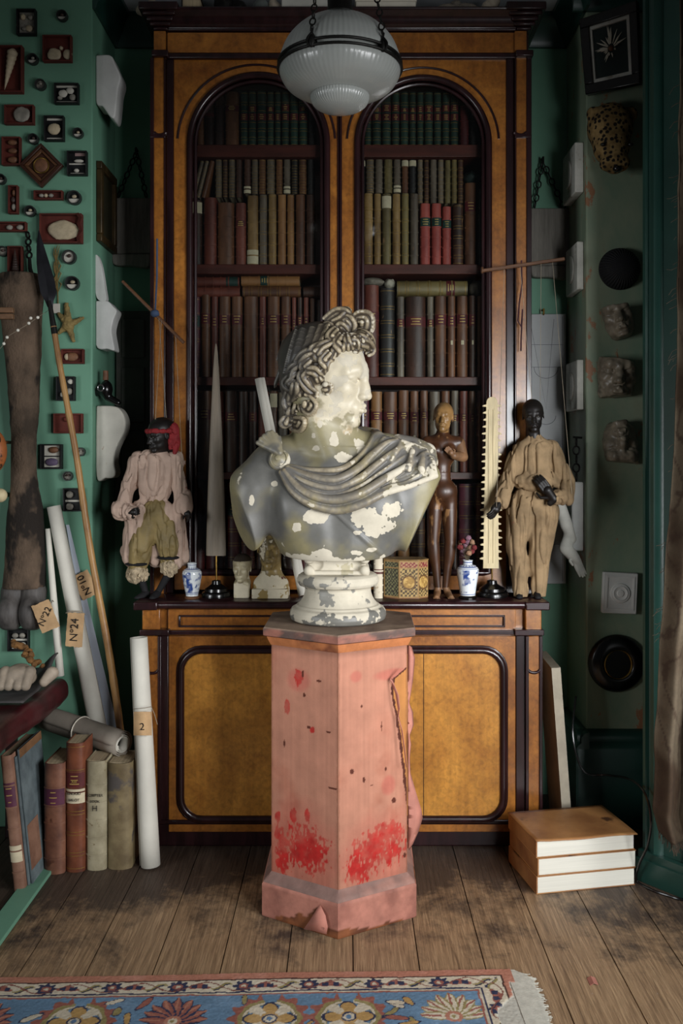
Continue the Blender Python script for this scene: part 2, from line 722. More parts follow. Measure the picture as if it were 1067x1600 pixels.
def MA(name, rough=.7, bump=.1, bscale=120, var=.12, scale=40, spec=.3, attr='Col', coat=0):
    """colour from the mesh's own colour attribute, broken up by fine noise"""
    m, nt, bs = _new(name)
    at = nt.nodes.new('ShaderNodeAttribute')
    at.attribute_name = attr
    vec = _coord(nt, (1, 1, 1), True)
    nz = _noise(nt, vec, scale, 4)
    k = _ramp(nt, nz, [(.3, 1 - var), (.7, 1 + var)])
    cc = _mix(nt, 1.0, at.outputs['Color'], k, 'MULTIPLY')
    nt.links.new(cc, bs.inputs['Base Color'])
    bs.inputs['Roughness'].default_value = rough
    bs.inputs['Specular IOR Level'].default_value = spec
    bs.inputs['Coat Weight'].default_value = coat
    if bump:
        _bump(nt, bs, _noise(nt, vec, bscale, 4), bump)
    return m


def text_mesh(body, size, depth=.0004, align='CENTER'):
    cu = bpy.data.curves.new('t', 'FONT')
    cu.body = body
    cu.size = size
    cu.align_x = align
    cu.align_y = 'CENTER'
    cu.extrude = depth
    ob = bpy.data.objects.new('t', cu)
    COL.objects.link(ob)
    dg = bpy.context.evaluated_depsgraph_get()
    me = bpy.data.meshes.new_from_object(ob.evaluated_get(dg))
    v = np.array([tuple(x.co) for x in me.vertices])
    f = [tuple(p.vertices) for p in me.polygons]
    bpy.data.objects.remove(ob)
    bpy.data.meshes.remove(me)
    return v, f


def text_on(name, body, size, mat, o, xdir, ydir, parent=None, depth=.0004):
    """lettering laid at point o, reading along xdir with its tops towards ydir"""
    v, f = text_mesh(body, size, depth)
    x = np.array(xdir, float); x /= np.linalg.norm(x)
    y = np.array(ydir, float); y -= x * np.dot(x, y); y /= np.linalg.norm(y)
    z = np.cross(x, y)
    mb = MB().add(np.array(o) + v @ np.stack([x, y, z]), f)
    return obj(name, mb, mat, parent, smooth=False)


ORD = ['first', 'second', 'third', 'fourth', 'fifth', 'sixth', 'seventh', 'eighth', 'ninth', 'tenth', 'eleventh', 'twelfth', 'thirteenth', 'fourteenth', 'fifteenth', 'sixteenth', 'seventeenth', 'eighteenth', 'nineteenth', 'twentieth']
# ------------------------------------------------------------------ shared materials
m_green = M('green_wall_paint', '#66937b', .62, .10, 1.6, .12, 45, spec=.35, detail=6, rnd=False)
m_trimg = M('dark_green_gloss', '#1f4038', .34, .2, 3, .08, 30, spec=.5, rnd=False)
m_ceil = M('ceiling_plaster', '#c4c8cc', .8, .1, 3, .1, 40, rnd=False)
m_dwood = M('dark_mahogany', '#241012', .30, .45, 5, .06, 40, coat=.35, stretch=(6, 6, .8), rnd=False)
m_iron = M('dark_iron', '#1a1917', .5, .4, 30, .25, 90, metal=.6)
m_black = M('black_lacquer', '#0b0a0a', .25, .3, 20, .03, 60, coat=.3)
m_plast = M('old_white_plaster', '#b9b7ae', .75, .13, 14, .25, 70, spots=('#8f8878', 9, .62))
m_paper = M('cream_paper', '#cfc8b8', .8, .09, 12, .12, 60)
m_ink = M('black_ink', '#17130f', .8, .1)
m_brass = M('old_brass', '#7d6230', .4, .3, 30, .1, metal=.9)
m_string = M('string', '#8d8270', .8, .2)
m_tagm = M('manila_tag', '#b3926b', .85, .15, 20, .12, 80)


def burl(name, c0, c1, st=(1.5, 1.5, 1.5)):
    m, nt, bs = _new(name)
    vec = _coord(nt, st, False)
    n1 = _noise(nt, vec, 3.0, 6, .65, 1.2)
    n2 = _noise(nt, vec, 42, 4, .6, .6)
    n3 = _noise(nt, _coord(nt, (22, 22, 1.2), False), 3, 4)
    c = _ramp(nt, n1, [(.3, hx(c0)), (.7, hx(c1))])
    c = _mix(nt, 1, c, _ramp(nt, n2, [(.3, .72), (.6, 1.08)]), 'MULTIPLY')
    c = _mix(nt, 1, c, _ramp(nt, n3, [(.3, .85), (.7, 1.08)]), 'MULTIPLY')
    nt.links.new(c, bs.inputs['Base Color'])
    bs.inputs['Roughness'].default_value = .33
    bs.inputs['Coat Weight'].default_value = .25
    bs.inputs['Coat Roughness'].default_value = .2
    _bump(nt, bs, n2, .05)
    return m


m_burl = burl('satin_burl_veneer', '#6f3d13', '#a86c2a')
m_burlp = burl('golden_burl_panel', '#8f5a1e', '#bd8436')


def floor_mat():
    m, nt, bs = _new('worn_floorboards')
    at = nt.nodes.new('ShaderNodeAttribute'); at.attribute_name = 'plank'
    tc = nt.nodes.new('ShaderNodeTexCoord')
    va = nt.nodes.new('ShaderNodeCombineXYZ')
    nt.links.new(_math(nt, 'MULTIPLY', at.outputs['Fac'], 13.7), va.inputs[0])
    nt.links.new(_math(nt, 'MULTIPLY', at.outputs['Fac'], 5.1), va.inputs[1])
    ad = nt.nodes.new('ShaderNodeVectorMath'); ad.operation = 'ADD'
    nt.links.new(tc.outputs['Object'], ad.inputs[0]); nt.links.new(va.outputs[0], ad.inputs[1])
    def mp(s):
        n = nt.nodes.new('ShaderNodeMapping'); n.inputs['Scale'].default_value = s
        nt.links.new(ad.outputs[0], n.inputs['Vector']); return n.outputs[0]
    grain = _noise(nt, mp((34, 1.1, 1)), 3, 6, .72, 1.4)
    fine = _noise(nt, mp((120, 5, 1)), 2, 3)
    wear = _noise(nt, _coord(nt, (1, 1, 1), False), 2.6, 6, .7, .4)
    blot = _noise(nt, _coord(nt, (1.2, .7, 1), False), 7, 6, .75)
    base = _ramp(nt, grain, [(.25, hx('#5d4836')), (.5, hx('#92775a')), (.75, hx('#b89b78'))])
    base = _mix(nt, 1, base, _ramp(nt, fine, [(.25, .7), (.65, 1.1)]), 'MULTIPLY')
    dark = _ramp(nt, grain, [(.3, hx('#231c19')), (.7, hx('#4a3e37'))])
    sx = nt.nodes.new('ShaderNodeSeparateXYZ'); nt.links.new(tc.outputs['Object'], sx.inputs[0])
    # boards get darker towards the cabinet and away from the middle, broken by noise
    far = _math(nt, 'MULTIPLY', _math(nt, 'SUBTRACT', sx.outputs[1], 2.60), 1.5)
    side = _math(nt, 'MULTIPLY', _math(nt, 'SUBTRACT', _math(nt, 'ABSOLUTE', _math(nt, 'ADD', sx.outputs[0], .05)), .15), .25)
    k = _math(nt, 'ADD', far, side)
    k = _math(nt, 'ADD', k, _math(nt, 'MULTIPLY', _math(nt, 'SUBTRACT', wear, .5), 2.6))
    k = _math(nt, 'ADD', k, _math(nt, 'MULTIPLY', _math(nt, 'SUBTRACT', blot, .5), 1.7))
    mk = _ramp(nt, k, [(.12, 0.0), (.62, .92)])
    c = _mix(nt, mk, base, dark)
    sp = _ramp(nt, _noise(nt, _coord(nt, (1, 1, 1), False), 30, 5, .8), [(.66, 0.0), (.74, .6)])
    c = _mix(nt, sp, c, hx('#9a948c'))
    nt.links.new(c, bs.inputs['Base Color'])
    nt.links.new(_ramp(nt, wear, [(.3, .42), (.7, .62)]), bs.inputs['Roughness'])
    bs.inputs['Specular IOR Level'].default_value = .35
    _bump(nt, bs, grain, .35, .003)
    return m


def pier_mat():
    m, nt, bs = _new('distressed_green_plaster')
    v = _coord(nt, (1, 1, .6), False)
    n1 = _noise(nt, v, 2.2, 6, .7, .5)
    n2 = _noise(nt, v, 9, 6, .7)
    c = _ramp(nt, n1, [(.35, hx('#6d8570')), (.55, hx('#87917a')), (.7, hx('#7d7a63'))])
    k = _math(nt, 'ADD', _math(nt, 'MULTIPLY', n2, .55), _math(nt, 'MULTIPLY', n1, .5))
    mk = _ramp(nt, k, [(.585, 0.0), (.60, 1.0)])
    c = _mix(nt, mk, c, hx('#94684a'))
    nt.links.new(c, bs.inputs['Base Color'])
    bs.inputs['Roughness'].default_value = .5
    _bump(nt, bs, _math(nt, 'ADD', mk, n2), .25)
    return m


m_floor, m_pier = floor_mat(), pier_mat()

# ------------------------------------------------------------------ the room
YB, YL, YR = 3.80, 3.46, 3.49
fm, pk = MB(), []
x0 = .0174 - 16 * .1815
for i in range(34):
    a, b = x0 + i * .1815 + .0016, x0 + (i + 1) * .1815 - .0016
    fm.box(a, b, -2.4, YB + .1, -.03, 0)
    pk += [random.random()] * 8
fm.box(-3.2, 3.6, -2.4, YB + .1, -.05, -.028)
pk += [0.0] * 8
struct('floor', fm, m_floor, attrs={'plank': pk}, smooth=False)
struct('wall_back', MB().box(-1.7, 1.7, YB, YB + .1, 0, 3.3), m_green, smooth=False)
struct('wall_left', MB().box(-1.9, -.963, YL, YB - .002, 0, 3.218), m_green, bevel=.006)
struct('wall_right', MB().box(.913, 1.6, YR, YB - .002, 0, 3.218), m_pier, bevel=.006)
struct('ceiling', MB().box(-2.2, 2.2, 2.2, YB + .1, 3.22, 3.3), m_ceil, smooth=False)


def crown(p, q, nrm):
    """dark cornice moulding from p to q (plan), growing towards nrm"""
    p, q, n = np.array(p), np.array(q), np.array(nrm)
    prof = [(0, 3.10), (.012, 3.10), (.018, 3.125), (.04, 3.15), (.06, 3.19), (.075, 3.2), (.075, 3.219), (0, 3.219)]
    return MB().loft([[(*(e + n * d), z) for d, z in prof] for e in (p, q)])


struct('trim_1', crown((-.96, YB - .001), (.91, YB - .001), (0, -1)), m_trimg)
struct('trim_2', crown((-.962, YL), (-.962, YB), (1, 0)), m_trimg)
struct('trim_3', crown((.912, YR - .06), (.912, YB), (-1, 0)), m_trimg)
struct('trim_4', crown((.86, YR - .001), (1.6, YR - .001), (0, -1)), m_trimg)
# dado plinth at the foot of the right pier
pl = MB()
prof = [(0, 0), (.05, 0), (.05, .30), (.042, .315), (.03, .325), (.03, .345), (.018, .36), (0, .365)]
pl.loft([[(X, YR - d, z) for d, z in prof] for X in (.872, 1.6)])
pl.loft([[(.913 - d, Y, z) for d, z in prof] for Y in (YR - .049, YB)])
struct('baseboard_right', pl, m_trimg)
# painted kerb along the hearth at the left
struct('trim_5', MB().box(-1.062, -.992, 1.6, 3.445, 0, .014), m_green, bevel=.003)
# canted window casing with vertical mouldings
A, B = np.array((.994, 3.05)), np.array((1.276, 2.70))
d = (B - A) / np.linalg.norm(B - A)
nrm = np.array((-d[1] * -1, d[0] * -1)) * -1
nrm = np.array((d[1], -d[0]))
L = np.linalg.norm(B - A)
st = [(0, -.012), (0, .012), (.012, .016), (.02, .006), (.028, .006), (.034, .020), (.05, .026), (.066, .020), (.074, .006), (.14, .006), (.15, .016), (.175, .016), (.185, 0), (L, 0)]
front = [A + d * s + nrm * h for s, h in st]
back = [B + np.array((.06, .12)), np.array((1.6, 3.30)), np.array((1.6, 3.35)), np.array((1.125, 3.33)), A + np.array((.035, .10))]
poly = [tuple(q) for q in front + back]
struct('trim_6', MB().prism(poly, 0.001, 3.218, 'z'), m_trimg)
front = [A + d * s + nrm * h for s, h in [(-.012, -.02), (-.012, .034), (.0, .04), (L, .04), (L, -.0)]]
cas = MB().prism([tuple(q) for q in front], 0.001, .075, 'z')
front = [A + d * s + nrm * h for s, h in [(-.006, -.02), (-.006, .030), (.0, .034), (L, .034), (L, -.0)]]
cas.prism([tuple(q) for q in front], .075, .1, 'z')
struct('baseboard_window', cas, m_trimg)

# ------------------------------------------------------------------ the bookcase
YU, YC = 3.45, 3.25                      # front of the glazed upper case, front edge of the counter
X = lambda u, Y=YU: (u - CX) * Y / FPX
Z = lambda v, Y=YU: EYE - (v - CY) * Y / FPX
bk = thing('bookcase', 'tall glazed burl-veneer bookcase with arched doors over a panelled cupboard', 'bookcase', (X(532), 3.5, 0))
ZC = Z(940, YC)                           # counter top
xl, xr = X(220, 3.27), X(848, 3.27)
# cupboard below
obj('plinth', MB().box(xl + .02, xr - .02, 3.29, 3.77, 0, .098).box(xl + .012, xr - .012, 3.282, 3.77, .08, .1), m_dwood, bk, bevel=.006)
obj('carcass', MB().box(xl, xr, 3.30, 3.78, .1, ZC - .03), m_burl, bk, bevel=.003)
ct = MB()
prof = [(3.262, 0), (3.25, .006), (3.246, .016), (3.25, .026), (3.258, .030), (3.79, .030), (3.79, 0)]
x0c, x1c = X(209, YC), X(858, YC)
ct.prism([(y, ZC - .030 + z) for y, z in prof], x0c + .006, x1c - .006, 'x')
for s, e in ((1, x0c), (-1, x1c)):
    ct.box(min(e, e + s * .085), max(e, e + s * .085), 3.238, 3.60, ZC - .0295, ZC - .0005)
obj('countertop', ct, m_dwood, bk, bevel=.004)
fr = MB()
fz0, fz1 = Z(986, 3.28), Z(953, 3.28)
fr.box(X(262, 3.28), X(806, 3.28), 3.285, 3.31, fz0, fz1 + .012)
obj('frieze', fr, m_burl, bk, bevel=.002)
fb = MB()
for a, b in ((X(279, 3.28), X(789, 3.28)),):
    t = .007
    for (zz0, zz1) in ((Z(961, 3.28) - t, Z(961, 3.28)), (Z(977, 3.28) - t, Z(977, 3.28))):
        fb.box(a, b, 3.276, 3.288, zz0, zz1)
    fb.box(a, a + t, 3.276, 3.288, Z(977, 3.28) - t, Z(961, 3.28)); fb.box(b - t, b, 3.276, 3.288, Z(977, 3.28) - t, Z(961, 3.28))
fb.box(X(222, 3.27), X(846, 3.27), 3.268, 3.31, Z(992, 3.27), Z(985, 3.27))
for u0, u1 in ((218, 264), (804, 850)):
    fb.box(X(u0, 3.26), X(u1, 3.26), 3.256, 3.31, Z(993, 3.26), Z(984, 3.26))
obj('frieze_moulding', fb, m_dwood, bk, bevel=.0025)


def ucollar(xa, xb, z, y, r):
    c = (xa + xb) / 2
    h = (xb - xa) / 2
    return [(c + h * math.cos(t), y, z + .6 * h * math.sin(t)) for t in np.linspace(PI, 2 * PI, 13)]


for side, (ua, ub, da, db) in enumerate(((222, 250, 250, 262), (821, 846, 807, 821))):
    pv, pd = MB(), MB()
    y = 3.27
    pv.box(X(ua, y), X(ub, y), y, 3.30, Z(984, y), Z(952, y))
    zb, zt, zm = .1, Z(994, y), Z(1046, y)
    pv.box(X(ua, y) + .008, X(ub, y) - .004, y + .004, 3.30, zb, zt)
    obj('pilaster', pv, m_burl, bk, bevel=.003)
    for a, b in ((X(ua, y), X(ua, y) + .012), (X(ub, y) - .008, X(ub, y) + .004)):
        pd.box(a, b, y - .002, 3.30, zb, zt)
    pd.box(min(X(da, y), X(db, y)), max(X(da, y), X(db, y)), y + .01, 3.30, zb, zt)
    pd.tube(ucollar(X(ua, y) + .010, X(ub, y) - .006, zm, y + .003, 0), .006, 8)
    obj('pilaster_moulding', pd, m_dwood, bk, bevel=.002)


def rrect(xa, xb, za, zb, r, y, n=7):
    pts = []
    for cx, cz, a0 in ((xb - r, zb - r, 0), (xa + r, zb - r, PI / 2), (xa + r, za + r, PI), (xb - r, za + r, 1.5 * PI)):
        for t in np.linspace(a0, a0 + PI / 2, n):
            pts.append((cx + r * math.cos(t), y, cz + r * math.sin(t)))
    return pts


y = 3.285
for k, (ua, ub, pa, pb) in enumerate(((263, 532.5, 283, 519), (533.5, 806, 549, 786))):
    dm = obj('cupboard_door', MB().box(X(ua, y) + .001, X(ub, y) - .001, y, 3.305, Z(1300, y), Z(994, y)), m_burl, bk, bevel=.002)
    za, zb = Z(1279, y), Z(1016, y)
    pn = MB().add([(a, y - .0015, c) for a, b, c in rrect(X(pa, y), X(pb, y), za, zb, .075, 0)], [tuple(range(28))])
    pm_ = obj('door_panel', MB().prism([(a, c) for a, b, c in rrect(X(pa, y), X(pb, y), za, zb, .075, 0)], y - .002, y + .004, 'y'), m_burlp, dm, bevel=.001)
    mo = MB().tube(rrect(X(pa, y), X(pb, y), za, zb, .075, y - .004), .0125, 10, closed=True)
    mo.tube(rrect(X(pa, y) - .012, X(pb, y) + .012, za - .012, zb + .012, .085, y - .001), .006, 8, closed=True)
    obj('panel_moulding', mo, m_dwood, dm)
    if k:
        obj('panel_seam', MB().box(X(661.3, y), X(662.3, y), y - .0026, y, za + .012, zb - .012), m_dwood, dm)
    obj('cupboard_keyhole', MB().box(X(527 if k == 0 else 539, y), X(529 if k == 0 else 541, y), y - .003, y, .55, .575), m_brass, dm)

# glazed case above
ZB = ZC + .001
zf = Z(92)                                 # underside of the frieze
xi0, xi1 = X(271), X(791)
cs = MB().box(X(240), X(240) + .02, 3.50, 3.78, ZB, Z(40)).box(X(827) - .02, X(827), 3.50, 3.78, ZB, Z(40))
cs.box(X(240), X(827), 3.755, 3.775, ZB, Z(40)).box(X(240), X(827), 3.47, 3.78, Z(90), Z(48))
m_inner = M('dark_bookcase_inside', '#2a1510', .55, .35, 6, .08, 40, rnd=False)
obj('upper_carcass', cs, m_inner, bk)
SH = [(226, 245), (413, 428), (589, 602), (738, 749), (893, 905)]
SZ = []
m_shelf = M('shelf_wood', '#4a1f16', .45, .3, 6, .08, 40, stretch=(1, 6, 6), rnd=False)
for vt, vb in SH:
    SZ.append(Z(vt, 3.51))
    obj('shelf', MB().box(X(240) + .021, X(827) - .021, 3.51, 3.754, Z(vb, 3.51), Z(vt, 3.51)), m_shelf, bk, bevel=.002)
fz = MB().box(X(262), X(806), 3.445, 3.47, Z(83), Z(52))
obj('upper_frieze', fz, m_burl, bk)
cm = MB()
prof = [(3.47, 0), (3.44, 0), (3.438, .012), (3.425, .022), (3.42, .035), (3.41, .05), (3.395, .058), (3.39, .066), (3.39, .072), (3.78, .072), (3.78, 0)]
zc0 = Z(50)
cm.prism([(yy, zc0 + z * .95) for yy, z in prof], X(262), X(806), 'x')
for (ua, ub, sgn) in ((241, 263, -1), (806, 829, 1)):
    for i, (e, z0, z1) in enumerate(((0, 0, .012), (.012, .012, .026), (.022, .026, .042), (.034, .042, .056), (.046, .056, .085))):
        cm.box(X(ua) - e, X(ub) + e, 3.43 - e, 3.78, zc0 + z0, zc0 + z1)
cm.box(X(262), X(806), 3.438, 3.47, Z(93), Z(84))
for ua, ub in ((239, 265), (804, 831)):
    cm.box(X(ua), X(ub), 3.418, 3.47, Z(93), Z(83))
obj('cornice', cm, m_dwood, bk, bevel=.004)
for (ua, ub, sa, sb, da, db) in ((242, 260, 236, 242, 260, 271), (803, 821, 821, 829, 791, 803)):
    pv, pd = MB(), MB()
    pv.box(X(ua), X(ub), 3.432, 3.47, Z(83), Z(52)).box(X(ua), X(ub), 3.436, 3.47, ZB, Z(93))
    obj('upper_pilaster', pv, m_burl, bk)
    pd.box(X(sa), X(sb), 3.43, 3.50, ZB, Z(93)).box(X(da), X(db), 3.448, 3.47, ZB, Z(93))
    e0 = X(ua) if sa > ua else X(ub) - .006
    pd.box(e0, e0 + .006, 3.431, 3.45, ZB, Z(93))
    pd.tube(ucollar(X(ua), X(ub), Z(208), 3.437, 0), .008, 8)
    pd.box(X(sa) if sa < ua else X(ua), X(ub) if sa < ua else X(sb), 3.428, 3.44, Z(218), Z(212))
    obj('upper_pilaster_moulding', pd, m_dwood, bk, bevel=.003)


def glass_mat():
    m = bpy.data.materials.new('thin_window_glass')
    m.use_nodes = True
    nt = m.node_tree
    nt.nodes.clear()
    out = nt.nodes.new('ShaderNodeOutputMaterial')
    tr = nt.nodes.new('ShaderNodeBsdfTransparent')
    tr.inputs[0].default_value = (.93, .95, .94, 1)
    gl = nt.nodes.new('ShaderNodeBsdfGlossy')
    gl.inputs['Roughness'].default_value = .03
    fr_ = nt.nodes.new('ShaderNodeFresnel')
    fr_.inputs[0].default_value = 1.45
    mx = nt.nodes.new('ShaderNodeMixShader')
    nt.links.new(fr_.outputs[0], mx.inputs[0]); nt.links.new(tr.outputs[0], mx.inputs[1]); nt.links.new(gl.outputs[0], mx.inputs[2])
    nt.links.new(mx.outputs[0], out.inputs[0])
    return m


m_glass = glass_mat()
for (ua, ub, ga, gb) in ((271, 529.5, 296, 511), (530.5, 791, 558, 764)):
    yd = 3.455
    d0, d1, g0, g1 = X(ua) + .001, X(ub) - .0005, X(ga), X(gb)
    cxa, r = (g0 + g1) / 2, (g1 - g0) / 2
    zs, zb, zt, z0 = Z(224), Z(895), zf - .002, ZB + .012
    dm = MB()
    dm.box(d0, g0, yd, yd + .025, z0, zt).box(g1, d1, yd, yd + .025, z0, zt).box(g0, g1, yd, yd + .025, z0, zb)
    tt = np.linspace(PI, 0, 33)
    ar = [(cxa + r * math.cos(t), zs + r * math.sin(t)) for t in tt]
    for (p, q) in zip(ar[:-1], ar[1:]):
        dm.prism([p, q, (q[0], zt), (p[0], zt)], yd, yd + .025, 'y')
    door = obj('glazed_door', dm, m_burl, bk, smooth=False)
    path = [(g0, yd, zb + .001)] + [(g0, yd, z) for z in np.linspace(zb + .05, zs - .02, 10)] + [(a, yd, b) for a, b in ar] + [(g1, yd, z) for z in np.linspace(zs - .02, zb + .05, 10)] + [(g1, yd, zb + .001)] + [(a, yd, zb) for a in np.linspace(g1 - .02, g0 + .02, 6)]
    mo = MB().tube([(a, b - .002, c) for a, b, c in path], .0125, 10, closed=True)
    k2 = .023
    path2 = [(cxa + (a - cxa) * (1 - .02 / r), b, zs + (c - zs) * (1 - .02 / r) if c > zs else c) for a, b, c in path]
    mo.tube([(a, b + .008, c) for a, b, c in path2], .007, 8, closed=True)
    obj('arch_moulding', mo, m_dwood, door)
    rb = r + X(16 + CX)
    mx_ = (d1 - d0) / 2
    t0 = math.acos(min(.999, mx_ / rb))
    ob = MB().tube([((d0 + d1) / 2 + rb * math.cos(t), yd - .001, zs + rb * math.sin(t)) for t in np.linspace(PI - t0 - .02, t0 + .02, 36)], .0045, 8)
    obj('arch_bead', ob, m_dwood, door)
    me = [X(ub) - .006, X(ub)] if ua < 300 else [X(ua), X(ua) + .009]
    obj('meeting_bead', MB().box(me[0], me[1], yd - .006, yd + .01, z0, zt), m_dwood, door, bevel=.002)
    gp = MB().prism([(g0 - .004, zb - .004)] + [(a, b) for a, b in ar] + [(g1 + .004, zb - .004)], yd + .012, yd + .015, 'y')
    obj('glass_pane', gp, m_glass, door, smooth=False)

# ------------------------------------------------------------------ books
LE = {}
for nm, c0, c1, w in (('dark brown', '#26150f', '#4a2c1e', .5), ('brown', '#43271a', '#6d4429', .5), ('reddish brown', '#4b211a', '#70382a', .5), ('tan', '#6b4526', '#94683e', .5),
                      ('ochre mottled', '#5a4022', '#96774a', .5), ('dark green', '#10231d', '#1f3a2f', .5), ('plum', '#33141b', '#552330', .5), ('red', '#7a2f2a', '#a04a40', .5),
                      ('black', '#12100f', '#2a2422', .5), ('grey brown', '#453a31', '#6e6152', .5), ('olive brown', '#4d4128', '#77683f', .5), ('cream', '#a08d6c', '#c4b292', .5), ('dark red', '#3a1012', '#5b1d1c', .5)):
    LE[nm] = M('leather_' + nm.replace(' ', '_'), c0, .48, .3, 14, .3, 110, col2=c1, stretch=(1, 1, .35), spots=('#8a6a4c', 30, .68), spec=.45)
m_pages = M('page_edges', '#a59578', .9, .2, 3, .2, 60, stretch=(60, 1, 1))
m_lred = M('red_title_label', '#4d1719', .55, .25, 20)
m_lgrn = M('green_title_label', '#16302a', .55, .25, 20)
m_lwht = M('paper_label', '#b9ad92', .85, .15, 20)
m_lpur = M('purple_title_label', '#4b2033', .6, .25, 20)
m_gold = M('worn_gilt', '#8d6f38', .45, .3, 40, .1, metal=.55)
m_gilttxt = M('gilt_lettering', '#a58a4f', .5, .2, metal=.3)


def arcxy(w, bulge, n=9, off=0.0):
    xs = np.linspace(-w / 2, w / 2, n)
    return [(x * (1 + off * 2 / w if w else 1), -(bulge + off) * (1 - (2 * x / w) ** 2) ** .7 if w else 0) for x in xs]


def book(w, h, dep, loc, leather, label, group, title=None, gilt=False, bands=True, extra=None, rot=(0, 0, 0), fullpages=False):
    t = thing('book', label, 'book', loc, rot, group)
    bl = min(.018, w * .22)
    th = min(.0035, w * .12)
    sp = arcxy(w, bl)
    inn = [(x * (1 - 2 * th / w), yy + th) for x, yy in sp]
    poly = sp + [(w / 2, dep), (w / 2 - th, dep)] + inn[::-1] + [(-w / 2 + th, dep), (-w / 2, dep)]
    mb = MB().prism(poly, 0, h, 'z')
    zz = [h * f for f in (.14, .30, .46, .62, .78)] if bands else []
    for z in zz:
        a = arcxy(w, bl, 9, .0018)
        q = a + [(x * .9, yy + .004) for x, yy in sp][::-1]
        mb.prism(q, z - .0025, z + .0025, 'z')
    gm = MB() if gilt else None
    sq = .003
    obj('pages', MB().box(-w / 2 + th + .0004, w / 2 - th - .0004, .002 + th * 1.2, dep - sq, sq, h - sq if not fullpages else h - .001), m_pages, t, local=True, smooth=False)

    def band(z0, z1, off=.0012):
        a = [(x * .995, yy) for x, yy in arcxy(w, bl, 9, off)]
        return [[(x, yy, z) for x, yy in a] for z in (z0, z1)]
    if title:
        for (m_, f0, f1) in title:
            tx_ = MB()
            if h > .2 and w > .012:
                nl = 3
                for q_ in range(nl):
                    zc_ = h * (f0 + (f1 - f0) * (q_ + .8) / (nl + .6))
                    hw_ = w * random.uniform(.18, .34)
                    pts_ = [p_ for p_ in arcxy(w, bl, 17, .0013) if abs(p_[0]) <= hw_]
                    if len(pts_) > 1:
                        tx_.grid([[(x, yy, zc_ + d_) for x, yy in pts_] for d_ in (-.0016, .0016)])
            obj('title_label', MB().grid(band(h * f0, h * f1, .0011)), m_, t, local=True, extra=(tx_, m_gilttxt) if tx_.n else None)
    if gilt:
        g = MB()
        for z in zz or [h * f for f in (.1, .3, .5, .7, .9)]:
            g.grid(band(z + .0045, z + .0062, .0009)); g.grid(band(z - .0062, z - .0045, .0009))
        for z in (h * .03, h * .97):
            g.grid(band(z - .001, z + .001, .0009))
        gm = g
    obj('cover', mb, LE[leather] if isinstance(leather, str) else leather, t, local=True, angle=50, extra=gm and (gm, m_gold))
    if extra:
        for m_, f0, f1, nm in extra:
            bb_ = band(h * f0, h * f1, .0018)
            if nm == 'shelf_mark':
                bb_ = [r_[3:-3] for r_ in bb_]
            obj(nm, MB().grid(bb_), m_, t, local=True)
    return t


YS = 3.535
SNM = ['top shelf', 'second shelf', 'third shelf', 'fourth shelf', 'bottom shelf']
DOOR = {'L': 'left door', 'R': 'right door'}


def row(side, shelf, items, crop, row_nm='', zbase=None, grp=None, ys=YS):
    """items: (left, right, top, leather, opts) in the crop's own pixels"""
    ox, oy, s = crop
    z0 = SZ[shelf] if zbase is None else zbase
    for i, it in enumerate(items):
        a, b, tp, le = it[:4]
        op = it[4] if len(it) > 4 else ''
        u0, u1, vt = ox + s * a, ox + s * b, oy + s * tp
        w = px(u1 - u0, ys) - .0048
        h = min(Z(vt, ys) - z0, Z(SH[shelf - 1][1], 3.51) - .004 - z0 if shelf else 9)
        cxx = (X(u0, ys) + X(u1, ys)) / 2
        title, extra, gilt = None, [], False
        what = ''
        lo_ = random.uniform(.60, .66) if 'r' in op else .63
        if 'r' in op: title = [(m_lred, lo_, lo_ + random.uniform(.09, .14))]; what = ' red-labelled'
        if 'g' in op: gilt = True; what = what or ' gilt-lined'
        if 'n' in op: title = [(m_lgrn, .63, .77)]; what = ' green-labelled'
        if 'd' in op: title = (title or []) + [(m_lgrn if le != 'dark green' else m_lred, .47, .6)]
        if 'w' in op: extra.append((m_lwht, .02, .22, 'paper_slip')); what = ' white-slipped'
        if 'W' in op: extra.append((m_lwht, .80, .97, 'paper_slip')); what = ' white-topped'
        if 'o' in op: extra.append((m_lwht, .40, .46, 'shelf_mark')); what = ' pale-dotted'
        rot = 0
        dx = 0
        if '/' in op:
            rot = math.radians(14); dx = -h * .12
        lab = f"{le}{what} book, {ORD[i]} from left, {row_nm + ' of ' if row_nm else ''}{SNM[shelf]}, {DOOR[side]}"
        t = book(w, h, .16 if h < .25 else .19, (cxx + dx, ys, z0 + .0006), le, lab, grp or f"books on the {SNM[shelf]} behind the {DOOR[side]}", title, gilt, True, extra, (0, rot, 0))


C5, C6 = (200, 0, .3187), (520, 0, .3187)
C1, C4, C2, C5b = (170, 380, .2624), (560, 400, .2812), (170, 630, .2624), (580, 600, .3187)
dg = 'dark green'
row('L', 0, [(308, 336, 560, 'black', 'g'), (338, 373, 535, 'brown'), (375, 423, 490, 'dark brown', 'r'), (425, 471, 470, 'dark brown'), (475, 544, 455, 'brown', 'r')]
    + [(a, b, 452, dg, 'grd' if k % 2 else 'gd') for k, (a, b) in enumerate(zip((550, 590, 632, 681, 718, 752, 793, 837), (588, 630, 679, 716, 750, 791, 835, 880)))] + [(884, 920, 470, 'black')], C5)
row('R', 0, [(a, b, 455, dg, 'grd') for a, b in zip((122, 155, 192, 240, 288, 330, 374, 411, 448, 494, 535, 575), (153, 190, 238, 286, 328, 372, 409, 446, 492, 533, 573, 616))] + [(622, 668, 520, 'dark red'), (672, 715, 560, 'black'), (717, 752, 560, 'black')], C6)
